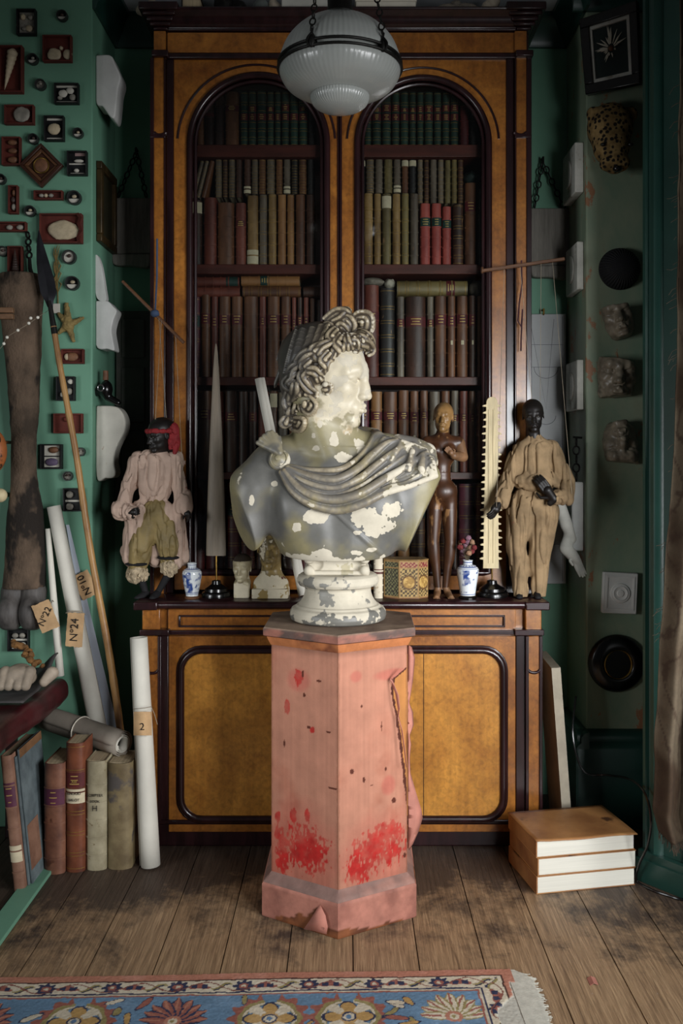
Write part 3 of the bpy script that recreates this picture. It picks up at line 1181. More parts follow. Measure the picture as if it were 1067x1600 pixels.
# second shelf: books stand in two tiers, the upper ones on the heads of the lower ones
lowL = [(303, 364, 985, 'dark brown', 'W'), (368, 435, 972, 'reddish brown'), (438, 522, 998, 'brown'), (525, 580, 998, 'reddish brown', 'r'), (583, 640, 962, 'ochre mottled', 'w'), (642, 683, 957, 'grey brown', 'g'), (686, 729, 955, 'ochre mottled', 'g'), (732, 776, 957, 'tan'), (778, 816, 957, 'tan', 'g'), (820, 869, 957, 'brown'), (872, 916, 957, 'dark brown')]
row('L', 1, lowL, C5, 'lower tier')
lowR = [(122, 148, 953, 'olive brown', 'g'), (151, 198, 950, 'ochre mottled', 'g'), (200, 238, 952, 'ochre mottled', 'g'), (240, 287, 953, 'olive brown', 'W'), (290, 333, 953, 'ochre mottled', 'g'), (335, 374, 950, 'olive brown', 'g'), (378, 421, 952, 'grey brown'), (427, 479, 1000, 'red', 'n'), (483, 533, 1000, 'red', 'n'), (536, 581, 1015, 'red', 'n'), (588, 641, 1004, 'dark brown', 'g'), (645, 706, 900, 'brown', 'r'), (709, 748, 930, 'black')]
row('R', 1, lowR, C6, 'lower tier')
zu = lambda c: Z(c * .3187, YS) + .0015
row('L', 1, [(330, 352, 780, 'grey brown', 'g/'), (354, 376, 780, 'grey brown', 'g/'), (378, 404, 780, 'brown', '/'), (427, 461, 780, 'grey brown', 'g'), (463, 490, 780, 'dark brown', 'g'), (492, 526, 782, 'grey brown', 'g'), (528, 560, 785, 'dark brown')], C5, 'upper left tier', zu(972))
row('L', 1, [(567, 603, 775, 'dark brown', 'w'), (605, 638, 770, 'grey brown', 'g'), (640, 676, 770, 'brown', 'g'), (679, 721, 770, 'grey brown', 'g'), (724, 759, 770, 'brown', 'g'), (762, 797, 770, 'grey brown', 'w'), (800, 833, 768, 'black', 'g'), (836, 876, 770, 'brown', 'g'), (879, 912, 780, 'black')], C5, 'upper right tier', zu(955))
row('R', 1, [(122, 159, 775, 'black', 'W'), (162, 203, 772, 'grey brown', 'g'), (206, 246, 770, 'grey brown'), (250, 294, 768, 'olive brown'), (297, 334, 770, 'grey brown', 'w'), (337, 371, 775, 'brown', 'W'), (374, 409, 775, 'black', 'W')], C6, 'upper left tier', zu(950))
row('R', 1, [(414, 443, 785, 'grey brown', 'g'), (446, 473, 785, 'dark brown', 'g'), (476, 511, 785, 'grey brown'), (514, 545, 785, 'grey brown', 'g'), (548, 579, 788, 'olive brown'), (581, 610, 785, 'olive brown', 'g'), (612, 641, 785, 'dark brown', 'g')], C6, 'upper right tier', zu(1000))
# third shelf
row('L', 2, [(487, 545, 322, 'plum', 'ng'), (548, 605, 308, 'brown', 'r'), (607, 652, 320, 'reddish brown', 'r'), (655, 725, 320, 'brown', 'r'), (729, 797, 320, 'brown', 'r'), (802, 891, 320, 'brown'), (894, 938, 320, 'reddish brown', 'r'), (941, 1020, 320, 'brown', 'r'), (1023, 1085, 320, 'brown', 'r'), (1087, 1118, 325, 'reddish brown', 'r'), (1120, 1154, 325, 'dark brown', 'r'), (1157, 1192, 325, 'reddish brown', 'r'), (1195, 1232, 330, 'brown'), (1235, 1292, 340, 'dark brown')], C1)
row('R', 2, [(-12, 22, 230, 'reddish brown'), (27, 116, 165, 'reddish brown', 'r'), (120, 203, 182, 'black', 'g'), (212, 257, 228, 'grey brown', 'r'), (260, 375, 230, 'dark brown', 'r'), (379, 420, 228, 'grey brown', 'r'), (423, 490, 225, 'brown', 'r'), (493, 541, 225, 'brown', 'ro'), (544, 609, 225, 'brown', 'ro'), (613, 655, 222, 'dark brown', 'ro'), (658, 698, 222, 'brown')], C4)
# fourth shelf
row('L', 3, [(487, 524, 882, 'reddish brown', 'r'), (528, 613, 882, 'brown', 'r'), (617, 686, 885, 'reddish brown', 'r'), (690, 768, 882, 'dark brown', 'r'), (772, 830, 885, 'dark brown'), (833, 882, 885, 'dark brown', 'r'), (886, 955, 885, 'reddish brown'), (958, 1004, 882, 'brown', 'W'), (1007, 1066, 890, 'grey brown'), (1070, 1150, 890, 'brown', 'r'), (1154, 1220, 890, 'dark brown', 'r'), (1224, 1290, 890, 'brown')], C1)
row('R', 3, [(0, 62, 760, 'plum', 'r'), (66, 134, 755, 'tan', 'r'), (137, 217, 757, 'brown', 'r'), (220, 282, 748, 'brown', 'r'), (285, 336, 752, 'brown', 'ro'), (340, 388, 750, 'brown', 'r'), (391, 455, 755, 'grey brown'), (458, 510, 752, 'brown', 'r'), (513, 558, 750, 'grey brown', 'r'), (561, 609, 752, 'reddish brown', 'r'), (612, 652, 752, 'brown', 'r'), (656, 706, 750, 'dark red')], C4)
# bottom shelf
row('L', 4, [(490, 570, 462, 'dark red'), (574, 640, 462, 'dark red', 'r'), (644, 700, 470, 'dark red'), (704, 784, 475, 'dark red', 'ng'), (787, 872, 470, 'dark red', 'g'), (876, 950, 470, 'dark brown'), (954, 1030, 470, 'dark red', 'g'), (1034, 1110, 470, 'dark brown'), (1114, 1200, 470, 'dark red'), (1204, 1290, 475, 'dark brown')], C2)
row('R', 4, [(-60, 0, 520, 'dark red'), (4, 58, 510, 'dark brown'), (62, 125, 505, 'dark brown', 'g'), (128, 190, 500, 'tan', 'ng'), (194, 266, 500, 'dark brown', 'ng'), (270, 330, 495, 'dark red'), (334, 392, 495, 'dark brown', 'g'), (396, 424, 495, 'dark brown'), (428, 506, 490, 'plum', 'g'), (510, 560, 490, 'dark red', 'g'), (563, 620, 495, 'dark red')], C5b)


def flatbook(u0, u1, vt, vb, leather, label, group, title=None, gilt=False, zb=None, ys=YS):
    L_ = px(u1 - u0, ys)
    h = px(vb - vt, ys) - .001
    z0 = Z(vb, ys) if zb is None else zb
    return book(h, L_, .17, (X(u0, ys), ys, z0 + h / 2), leather, label, group, title, gilt, True, None, (0, PI / 2, 0))


zt3 = Z(464, YS) + .002
fg = 'books lying flat on the third shelf'
flatbook(297.5, 375, 448, 463, 'reddish brown', 'reddish brown book lying flat under another, left end of third shelf', fg, zb=zt3)
flatbook(298, 374, 434, 448, 'reddish brown', 'dark-ended reddish brown book lying flat on top, left end of third shelf', fg, [(m_lgrn, .73, .97)], zb=zt3 + px(15, YS) + .004)
flatbook(379, 470, 446, 462, 'brown', 'brown gilt-lined book lying flat, lower of middle pair, third shelf, left door', fg, None, True, zb=zt3)
flatbook(377, 468, 431.5, 446, 'tan', 'tan book with black label lying flat, upper of middle pair, third shelf', fg, [(m_lgrn, .33, .48)], zb=zt3 + px(16, YS) + .004)
flatbook(474, 510, 448, 463, 'dark brown', 'short dark brown book lying flat, right end of third shelf, left door', fg, zb=zt3)
flatbook(620, 730, 438, 460.5, 'olive brown', 'long olive gilt-banded book lying flat with red label, third shelf, right door', fg, [(m_lred, .70, .82)], True, zb=Z(462, YS) + .002)


def rock(name, label, cat, u0, u1, v0, v1, Y, mat, zb=None, seed=1, dy=None, nz=.28, group=None, nsc=1.8):
    w, h = px(u1 - u0, Y), px(v1 - v0, Y)
    c = P((u0 + u1) / 2, (v0 + v1) / 2, Y + (dy or w * .4))
    c[0] = X((u0 + u1) / 2, Y)
    c[2] = Z((v0 + v1) / 2, Y)
    mb = MB().ell((0, 0, 0), (w / 2, (dy or w * .4), h / 2), 28, 18, None, nz, seed, nsc)
    vv = mb.v[0]
    if zb is not None:
        vv[:, 2] -= vv[:, 2].min(); vv[:, 2] += zb - c[2]
    mb.v[0] = vv + c
    o = obj(name, mb, mat, None, loc=(c[0], c[1], zb if zb is not None else c[2] - h / 2), angle=0)
    return tag(o, label, cat, group)


m_rock = M('grey_mineral', '#6d655a', .7, .35, 25, .6, 60, bdist=.004)
m_rockw = M('pale_mineral', '#a0998a', .7, .3, 25, .6, 60, bdist=.004)
rock('stone', 'flat pale stone on top of the tall reddish brown book', 'stone', 567, 602, 433, 447, 3.54, m_rock, Z(446.4, YS) + .002, 3, .035)
rock('stone', 'knobbly white stone on top of the tall black book', 'stone', 601, 619, 435, 452, 3.54, m_rockw, Z(451.2, YS) + .002, 5, .03)
rock('stone', 'grey stone beside the long flat olive book', 'stone', 735, 756, 435, 460, 3.54, m_rock, Z(462.5, YS) + .002, 8, .035)
rock('mineral_lump', 'dark greenish lump on top of the tall brown book, second shelf', 'stone', 726, 752, 262, 285, 3.54, M('green_mineral', '#26332f', .6, .4, 20, .5, 50), Z(286.8, YS) + .002, 12, .035)
# ------------------------------------------------------------------ the pedestal
def curvature(V, Q, it=2):
    """how far each point stands out of its neighbours, signed along the normal"""
    V = np.asarray(V, float)
    n = np.zeros_like(V)
    fn = np.cross(V[Q[:, 2]] - V[Q[:, 0]], V[Q[:, 3]] - V[Q[:, 1]])
    for k in range(4):
        np.add.at(n, Q[:, k], fn)
    n /= np.linalg.norm(n, axis=1, keepdims=True) + 1e-12
    cnt = np.zeros(len(V))
    for k in range(4):
        np.add.at(cnt, Q[:, k], 1)
    S = V.copy()
    for _ in range(it):
        acc = np.zeros_like(V)
        for k in range(4):
            np.add.at(acc, Q[:, k], S[Q[:, (k + 1) % 4]] + S[Q[:, (k + 3) % 4]])
        S = acc / (2 * cnt[:, None] + 1e-9)
    return ((V - S) * n).sum(1), n


PC = np.array((-.0215, 2.925))
ped = thing('pedestal', 'hexagonal pedestal covered in torn faded pink silk, carrying the bust', 'pedestal', (PC[0], PC[1], 0))
ROT = math.radians(-90 - 1.0)


def hexring(R, z, n=24):
    c = [PC + R * np.array((math.cos(ROT + k * PI / 3), math.sin(ROT + k * PI / 3))) for k in range(6)]
    out = []
    for k in range(6):
        for i in range(n):
            q = c[k] + (c[(k + 1) % 6] - c[k]) * i / n
            out.append((q[0], q[1], z))
    return out


def hexmesh(prof, n=24, cap=True):
    return MB().loft([hexring(R, z, n) for R, z in prof], True, cap)


m_silk = MA('faded_pink_silk', .75, .25, 260, .10, 18, spec=.2)
NS = 100
zz = np.linspace(.126, .832, 260)
sh = hexmesh([(.2405 + (.0025 if z < .3 else .0) * 0, z) for z in zz], NS, False)
V = sh.V()
k = np.arange(len(V)) % (6 * NS)
face, sf = k // NS, (k % NS) / NS           # face 5 is the left front one (runs left to right), face 0 the right front one
zt = (V[:, 2] - .128) / .698
edge = np.minimum(sf, 1 - sf)
streak = fbm(np.stack([sf * 30 + face * 50, zt * 2.2, face * 3.0], 1), 1.0, 4, 3)
blot = fbm(V, 9, 4, 5)
pink = hx('#a6735e')[None] * (1 + .14 * streak[:, None] + .12 * blot[:, None])
pink = pink * (1 - .25 * sst(blot + (.45 - zt) * .3, .1, .6)[:, None] * np.array((.6, 1, 1.1)))
tan = hx('#a8713e')[None] * (1 + .2 * streak[:, None])
red = hx('#a02722')[None] * (1 + .3 * fbm(V, 60, 3, 8)[:, None])
dk = hx('#4a2419')[None]
C = pink
rag = fbm(V, 28, 4, 11)
rag2 = fbm(np.stack([sf * 40 + face * 9, zt * 55, face], 1), 1, 3, 13)


def blob(f, s0, z0, rs, rz, a=.8, nz=None):
    return np.where(face == f, 1 - ((sf - s0) / rs) ** 2 - ((zt - z0) / rz) ** 2 + a * (rag2 if nz is None else nz), -1)


m = np.full(len(V), -1.0)
for b in ((5, .50, .14, .40, .10, 1.3), (5, .18, .10, .12, .11, 1.2), (5, .10, .25, .05, .035, .8), (5, .34, .27, .06, .035, .8), (5, .55, .285, .05, .03, .8), (5, .62, .20, .06, .03, .8), (5, .09, .18, .06, .04, .9),
          (5, .24, .74, .05, .035, .9), (5, .62, .655, .04, .018, .9), (5, .42, .87, .07, .05, .9), (0, .55, .13, .46, .09, 1.4), (0, .72, .20, .24, .055, 1.0), (0, .30, .06, .22, .06, 1.2)):
    m = np.maximum(m, blob(*b))
C = np.where((sst(m, .15, .5) * (.55 + .45 * sst(rag, -.4, .3)))[:, None] * 1.0 > 0, C * (1 - (sst(m, .15, .5) * (.6 + .4 * sst(rag, -.4, .3)))[:, None]) + red * (sst(m, .15, .5) * (.6 + .4 * sst(rag, -.4, .3)))[:, None], C)
soft = np.maximum(blob(0, .55, .1, .75, .22, .5, blot), blob(5, .5, .1, .8, .28, .5, blot))
C = C * (1 - .25 * sst(soft, 0, .9)[:, None] * np.array((0, .9, .8)))
for b in ((0, .75, .88, .3, .03), (0, .25, .89, .1, .03), (0, .72, .40, .12, .05), (5, .42, .86, .2, .06)):
    C = C * (1 - .3 * sst(blob(*b, .4, blot), 0, .8)[:, None] * np.array((0, .9, .75)))
# bare boards where the silk has come away along the right-hand edge
edge_s = np.interp(zt, [.0, .28, .36, .50, .58, .66, .70, .80, .86, .89, .92], [1.02, 1.0, .985, .93, .90, .86, .84, .77, .80, .95, 1.05]) + .02 * rag2
bare = (face == 0) & (sf > edge_s)
C = np.where(bare[:, None], tan, C)
C = np.where(((face == 0) & (np.abs(sf - edge_s) < .02) & (zt > .3) & (zt < .9))[:, None], dk, C)
# rubbed corners, tack holes and small tears
C = C * (1 - .45 * sst(.028 - edge + .012 * rag2, 0, .02)[:, None]) + .25 * hx('#7a4a2c') * sst(.028 - edge + .012 * rag2, 0, .02)[:, None]
for f, s0, z0, rs, rz in ((5, .48, .89, .018, .016), (5, .72, .87, .035, .006), (5, .50, .80, .02, .01), (5, .57, .665, .03, .006), (5, .86, .66, .04, .004), (5, .20, .575, .012, .016), (5, .92, .425, .07, .004), (0, .36, .445, .02, .012), (0, .19, .49, .03, .012), (0, .68, .475, .012, .01), (0, .48, .415, .02, .003), (0, .80, .33, .03, .012), (0, .62, .66, .01, .02), (0, .33, .76, .012, .008), (0, .96, .08, .02, .012)):
    C = np.where((blob(f, s0, z0, rs, rz, .25) > 0)[:, None], dk * 1.2, C)
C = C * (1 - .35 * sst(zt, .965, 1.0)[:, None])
obj('shaft', sh, m_silk, ped, col=np.clip(C, 0, 1))

m_capm = MA('worn_pedestal_cap', .7, .35, 120, .18, 25)


def hexpart(name, prof, fn, n=30):
    # resample the outline densely so the colour can vary
    pts = []
    for (r0, z0), (r1, z1) in zip(prof[:-1], prof[1:]):
        c = max(1, int(math.hypot(r1 - r0, z1 - z0) / .006))
        pts += [(r0 + (r1 - r0) * i / c, z0 + (z1 - z0) * i / c) for i in range(c)]
    pts.append(prof[-1])
    mb = hexmesh(pts, n)
    V = mb.V()
    return obj(name, mb, m_capm, ped, col=np.clip(fn(V), 0, 1))


def mixc(a, b, t):
    t = np.asarray(t)[:, None]
    return hx(a) * (1 - t) + hx(b) * t


hexpart('cap_moulding', [(.05, .826), (.243, .826), (.246, .831), (.252, .842), (.257, .853), (.05, .853)], lambda V: mixc('#a8683f', '#6b3a28', sst(fbm(V, 14, 4, 1), -.1, .4)))
hexpart('cap_slab', [(.01, .8535), (.262, .8535), (.268, .857), (.269, .876), (.265, .882), (.01, .882)],
        lambda V: np.where((V[:, 2] > .8815)[:, None], mixc('#84705f', '#5b463b', sst(fbm(V, 11, 5, 2), -.2, .5)), mixc('#8a5a4c', '#54433d', sst(fbm(V * np.array((1, 1, 2)), 18, 4, 4), -.25, .25))))
hexpart('base_moulding', [(.05, .103), (.268, .103), (.264, .111), (.25, .121), (.2405, .130), (.05, .130)], lambda V: mixc('#7a6058', '#8f6a5e', sst(fbm(V, 12, 4, 6), -.2, .3)))
hexpart('base_block', [(.05, .0005), (.2705, .0005), (.272, .004), (.272, .098), (.268, .1028), (.05, .1028)], lambda V: np.where((fbm(V, 7, 4, 9) + .5 * sst(.03 - V[:, 2], 0, .03) > .50)[:, None], mixc('#7d4a2c', '#5a3320', sst(fbm(V, 30, 3, 3), -.2, .3)), mixc('#a87060', '#8a594c', sst(fbm(V, 14, 4, 7), -.2, .4))))
# loose silk: a long flap off the right edge, a curled tear and a torn corner of the base
m_flap = M('loose_pink_silk', '#a86e5f', .75, .15, 12, .1, 120)


def flap(rows, th=.0009, nm='loose_flap', mat=None):
    """rows: lists of (u, v, Y) points"""
    g = np.array([[P(*q) for q in r] for r in rows])
    return obj(nm, MB().sheet(g, th), mat or m_flap, ped, angle=0)


flap([[(637, v, 2.806), (637 + w * .5, v + 1, 2.80 - .01 * math.sin(v * .05)), (637 + w, v + 3, 2.82 + .012 * math.sin(v * .08))] for v, w in ((1008, 6), (1025, 11), (1060, 8), (1095, 2), (1110, 8), (1130, 9), (1146, 3), (1160, 5), (1180, 3), (1205, 4), (1235, 13), (1262, 21), (1275, 23), (1295, 17), (1315, 8), (1325, 2))])
flap([[(e + dx * .35, v, 2.772 - d), (e + dx, v + 2, 2.768 - d * 1.5)] for e, v, dx, d in ((631, 1044, -3, .004), (614, 1060, -4, .008), (611, 1070, 6, .012), (615, 1084, 8, .014), (619, 1104, 6, .012), (624, 1120, -2, .004), (626, 1140, 3, .008), (630, 1170, 3, .006), (634, 1198, 2, .003))], nm='curled_tear')
flap([[(474, 1452, 2.69), (492, 1455, 2.675), (510, 1460, 2.664)], [(484, 1438, 2.688), (498, 1442, 2.665), (512, 1448, 2.66)], [(500, 1412, 2.686), (503, 1420, 2.672), (508, 1430, 2.664)]], nm='torn_base_corner')
flap([[(417, 1397, 2.80), (414, 1408, 2.79), (418, 1425, 2.79)], [(424, 1396, 2.79), (426, 1410, 2.785), (430, 1440, 2.785)]], nm='torn_base_corner')

# ------------------------------------------------------------------ the bust on the pedestal
YBU = 2.93
SB = YBU / FPX


def B(u, v, dy=0.0):
    return np.array(((u - CX) * SB, YBU + dy, EYE - (v - CY) * SB))


def c3(a, b, dy=0.0):
    """a point given in the pixels of my close-up of the bust"""
    return B(350 + .328 * a, 470 + .3281 * b, dy)


bust = thing('bust', 'large painted plaster bust of a curly-haired youth in profile, on the pink pedestal', 'bust', (B(528, 0)[0], YBU, .8825))


def plaster_mat(name, rough=.55, under='#b8b09e'):
    m, nt, bs = _new(name)
    at = nt.nodes.new('ShaderNodeAttribute'); at.attribute_name = 'Col'
    ch = nt.nodes.new('ShaderNodeAttribute'); ch.attribute_name = 'chip'
    vec = _coord(nt, (1, 1, 1), False)
    n = _noise(nt, vec, 90, 4)
    f = _math(nt, 'ADD', ch.outputs['Fac'], _math(nt, 'MULTIPLY', _math(nt, 'SUBTRACT', n, .5), .22))
    mk = _ramp(nt, f, [(.49, 0.0), (.52, 1.0)])
    n2 = _noise(nt, vec, 25, 5)
    wh = _ramp(nt, n2, [(.3, hx(under) * .86), (.7, hx(under) * 1.05)])
    k = _ramp(nt, n2, [(.3, .88), (.7, 1.1)])
    pc = _mix(nt, 1, at.outputs['Color'], k, 'MULTIPLY')
    nt.links.new(_mix(nt, mk, pc, wh), bs.inputs['Base Color'])
    nt.links.new(_mix(nt, mk, (rough - .12,) * 3, (.85,) * 3), bs.inputs['Roughness'])
    bs.inputs['Specular IOR Level'].default_value = .4
    inv = _math(nt, 'SUBTRACT', 1.0, mk)
    _bump(nt, bs, _math(nt, 'ADD', inv, _math(nt, 'MULTIPLY', n, .35)), .35, .0015)
    return m


m_bust = plaster_mat('chipped_painted_plaster')

S = SDF(B(360, 872, -.24), B(690, 495, .20), .0026)
# chest
S.ell(B(525, 805, .02), (.215, .135, .20), None, .01)
S.ell(B(470, 790, -.03), (.115, .105, .115), None, .05)
S.ell(B(580, 790, -.03), (.115, .105, .12), None, .05)
S.ell(B(528, 850, .0), (.165, .125, .10), None, .05)
# shoulders and arm stumps
S.cap(B(440, 735, .02), B(400, 765, .0), .088, .083, .05)
S.cap(B(400, 765, .0), B(382, 830, -.01), .083, .07, .03)
S.cap(B(610, 735, .03), B(646, 757, .01), .095, .086, .05)
S.cap(B(640, 750, .01), B(650, 830, -.005), .088, .075, .04)
# trapezius and neck
S.cap(B(505, 690, .04), B(425, 725, .04), .060, .062, .06)
S.cap(B(505, 690, .04), B(610, 715, .05), .060, .070, .06)
S.cap(B(508, 640, .02), B(512, 735, .03), .083, .098, .04)
S.cap(B(494, 660, -.055), B(527, 735, -.075), .020, .017, .05)
S.cap(B(530, 735, -.078), B(455, 735, -.05), .016, .016, .04)
# hollow between breast and shoulder, and between the breasts
S.ell(B(418, 815, -.12), (.035, .05, .10), None, .04, 's')
S.cap(B(523, 790, -.155), B(526, 850, -.15), .014, .012, .045, 's')
# cut faces of the stumps, flat foot and back
S.cut(B(378, 790, -.06), (-.83, -.42, -.36), .006)
S.cut(B(661, 800, -.04), (.90, -.12, -.42), .006)
S.cut(B(525, 866, 0), (0, .12, -1), .004)
S.cut(B(525, 800, .125), (0, 1, 0), .01)
HC, HS = B(509, 589, -.005), .322
HR = Rdir(math.radians(73), math.radians(-4), math.radians(2))
headsdf(S, HC, HR, HS, 1.0, greek=True, ears=False, neck=(B(508, 690, .02), .27 * HS, .085), nose=.25)
HW = lambda x, y, z: HC + HR @ (np.array((x, y, z)) * HS)
# strap across the chest
pts = []
for t in np.linspace(0, 1, 12):
    q = c3(520 + 220 * t, 985 + 205 * t)
    fy = S.front(q[0], q[2])
    if fy is not None:
        pts.append((q[0], fy + .002, q[2]))
S.chain(pts, .0065, .006)
V, Q = S.mesh()
uu = CX + (V[:, 0]) / SB
vv = CY - (V[:, 2] - EYE) / SB
n1, n2, n3 = fbm(V, 7, 4, 2), fbm(V, 30, 5, 4), fbm(V, 85, 3, 6)
base = mixc('#5c5b57', '#7d7556', sst(n1 + .25 * sst(np.abs(uu - 520), 90, 140) + .25 * sst(vv, 800, 860) + .3 * sst(720 - vv, 0, 60), .0, .55))
cream = mixc('#bdb39c', '#a08d6c', sst(n2, .15, .6))
hx_, hz_ = (V - HC) @ HR[:, 0] / HS, (V - HC) @ HR[:, 2] / HS
facem = np.clip(1.0 * sst(hx_ + .2 * n2, -.08, .05) * sst(hz_ + .22 * n2 + .06 * n3, -.47, -.42), 0, 1)
facem = np.maximum(facem, sst(hx_, -.2, .0) * sst(hz_ + .2 * n2, -.3, -.2))
Cb = base * (1 - facem[:, None]) + cream * facem[:, None]
neckm = sst(715 - vv, 0, 40) * (1 - facem)
Cb = Cb * (1 - .6 * neckm[:, None]) + mixc('#a79c78', '#8d8566', sst(n1, -.3, .3)) * .6 * neckm[:, None]
chip = np.full(len(V), -1.0)
for a, b, ra, rb in ((715, 1030, 95, 62), (790, 975, 60, 45), (640, 1000, 40, 28), (690, 1085, 45, 30), (455, 1012, 66, 34), (250, 868, 18, 15), (355, 1066, 22, 22), (470, 1185, 48, 20), (625, 1182, 34, 14), (528, 665, 24, 40), (440, 705, 18, 14), (560, 745, 42, 24), (640, 690, 28, 34), (700, 1170, 30, 10), (430, 645, 14, 14), (145, 945, 12, 25), (460, 590, 12, 22), (640, 1090, 30, 12)):
    q = 1 - ((uu - (350 + .328 * a)) / (.328 * ra)) ** 2 - ((vv - (470 + .3281 * b)) / (.328 * rb)) ** 2
    chip = np.maximum(chip, np.where(V[:, 1] < YBU + .03, q + 1.3 * n2 + .75 * n3, -1))
chip = np.maximum(chip, np.where((hx_ > .02) & (hz_ > -.40), n2 * 2.2 + .1 + .6 * n3, -1))
chip = np.maximum(chip, sst(vv, 858, 866) * .8 + 1.2 * n2 - .55)
fig = obj('figure', (V, Q), m_bust, bust, col=np.clip(Cb, 0, 1), attrs={'chip': np.clip(chip * .5 + .45, 0, 1)})

# hair with thick carved curls and a bow of locks over the brow
Hh = SDF(B(425, 690, -.2), B(600, 475, .2), .0022)
Hh.ell(HW(-.075, 0, .16), np.array((.425, .355, .385)) * HS, HR, .01)
Hh.ell(HW(-.20, 0, -.10), np.array((.26, .29, .22)) * HS, HR, .03)
Hh.cut(HW(.235, 0, .26), HR @ np.array((.76, 0, -.65)), .012)
Hh.cut(HW(.0, 0, -.28), HR @ np.array((.25, 0, -1)), .012)
base_f = Hh.f.copy()
hb = SDF(Hh.lo, Hh.lo + Hh.h * (Hh.n - 1), Hh.h)
hb.f = base_f
rng = random.Random(5)


def on_hair(a, b, off=.0):
    q = c3(a, b)
    fy = hb.front(q[0], q[2])
    if fy is None:
        fy = S.front(q[0], q[2])
    if fy is None:
        fy = HC[1] - .02
    return np.array((q[0], min(fy, HC[1] + .05) + off, q[2]))


def smoothy(out):
    o = np.array(out)
    for _ in range(8):
        y_ = np.concatenate([o[:1, 1], o[:, 1], o[-1:, 1]])
        o[:, 1] = (y_[:-2] + 2 * y_[1:-1] + y_[2:]) / 4
    return [q for q in o]


def lock(p0, p1, amp, waves, r0, r1, bend=0.0, hook=0, off=.0, n=22, strands=1):
    p0, p1 = np.array(p0, float), np.array(p1, float)
    d = p1 - p0
    L = np.linalg.norm(d)
    nn = np.array((-d[1], d[0])) / L
    for s_ in range(strands):
        o_ = (s_ - (strands - 1) / 2)
        out, rr = [], []
        for t in np.linspace(0, 1, n):
            sp_ = o_ * r0 * 1.15 / (.328 * SB) * (.55 + .6 * math.sin(t * PI))
            q = p0 + d * t + nn * (amp * math.sin(t * waves * 2 * PI) * (.5 + .5 * t) + bend * math.sin(t * PI) + sp_)
            out.append(on_hair(q[0], q[1], off + .0025 * math.cos(t * waves * 2 * PI) + .003 * abs(o_)))
            rr.append((r0 + (r1 - r0) * t) * (1 if strands == 1 else .68))
        out = smoothy(out)
        if hook:
            e, ang = p1.copy() + nn * o_ * 5, math.atan2(d[1], d[0])
            for j in range(9):
                ang += hook * (.60 + .10 * o_)
                e = e + np.array((math.cos(ang), math.sin(ang))) * (11 - .6 * j)
                q = on_hair(p1[0], p1[1], off - .004)
                g = c3(e[0], e[1])
                out.append(np.array((g[0], q[1] - .001 * j, g[2])))
                rr.append(max(r1 * (1 - .05 * j) * (1 if strands == 1 else .75), .003))
        Hh.chain(out, rr, .0018)


for i in range(22):                                            # combed waves over the dome
    t = i / 21
    lock((505 - 40 * t + 4 * rng.random(), 105 + 120 * t), (345 - 55 * t, 150 + 200 * t), 6, 4.0, .0046, .0042, -18)
def h5(a, b):
    return ((420 + a / 5.335 - 350) / .328, (480 + b / 5.335 - 470) / .3281)


def ribbon(pts, r, off, base=None, m=2, n=26):
    """a carved lock: m rounded strands side by side along a drawn curve"""
    p = spline([h5(*q) for q in pts], n)
    d = np.gradient(p, axis=0)
    d /= np.linalg.norm(d, axis=1, keepdims=True) + 1e-9
    nn = np.stack([-d[:, 1], d[:, 0]], 1)
    for s_ in range(m):
        o_ = s_ - (m - 1) / 2
        out, rr = [], []
        for i in range(n):
            t = i / (n - 1)
            w_ = r * (.55 + .55 * math.sin(PI * (.12 + .8 * t)))
            q = p[i] + nn[i] * o_ * 1.45 * w_ / (.328 * SB)
            if base is None:
                e = on_hair(q[0], q[1], off - .006 * math.sin(t * PI * 2))
            else:
                e = c3(q[0], q[1]); e[1] = HC[1] + base - .010 * math.sin(t * PI * 1.6) + off
            out.append(e + np.array((0, .003 * (o_ > 0), 0)))
            rr.append(w_ * (1.0 if m == 1 else .80))
        out = smoothy(out)
        Hh.chain(out, rr, .0018)


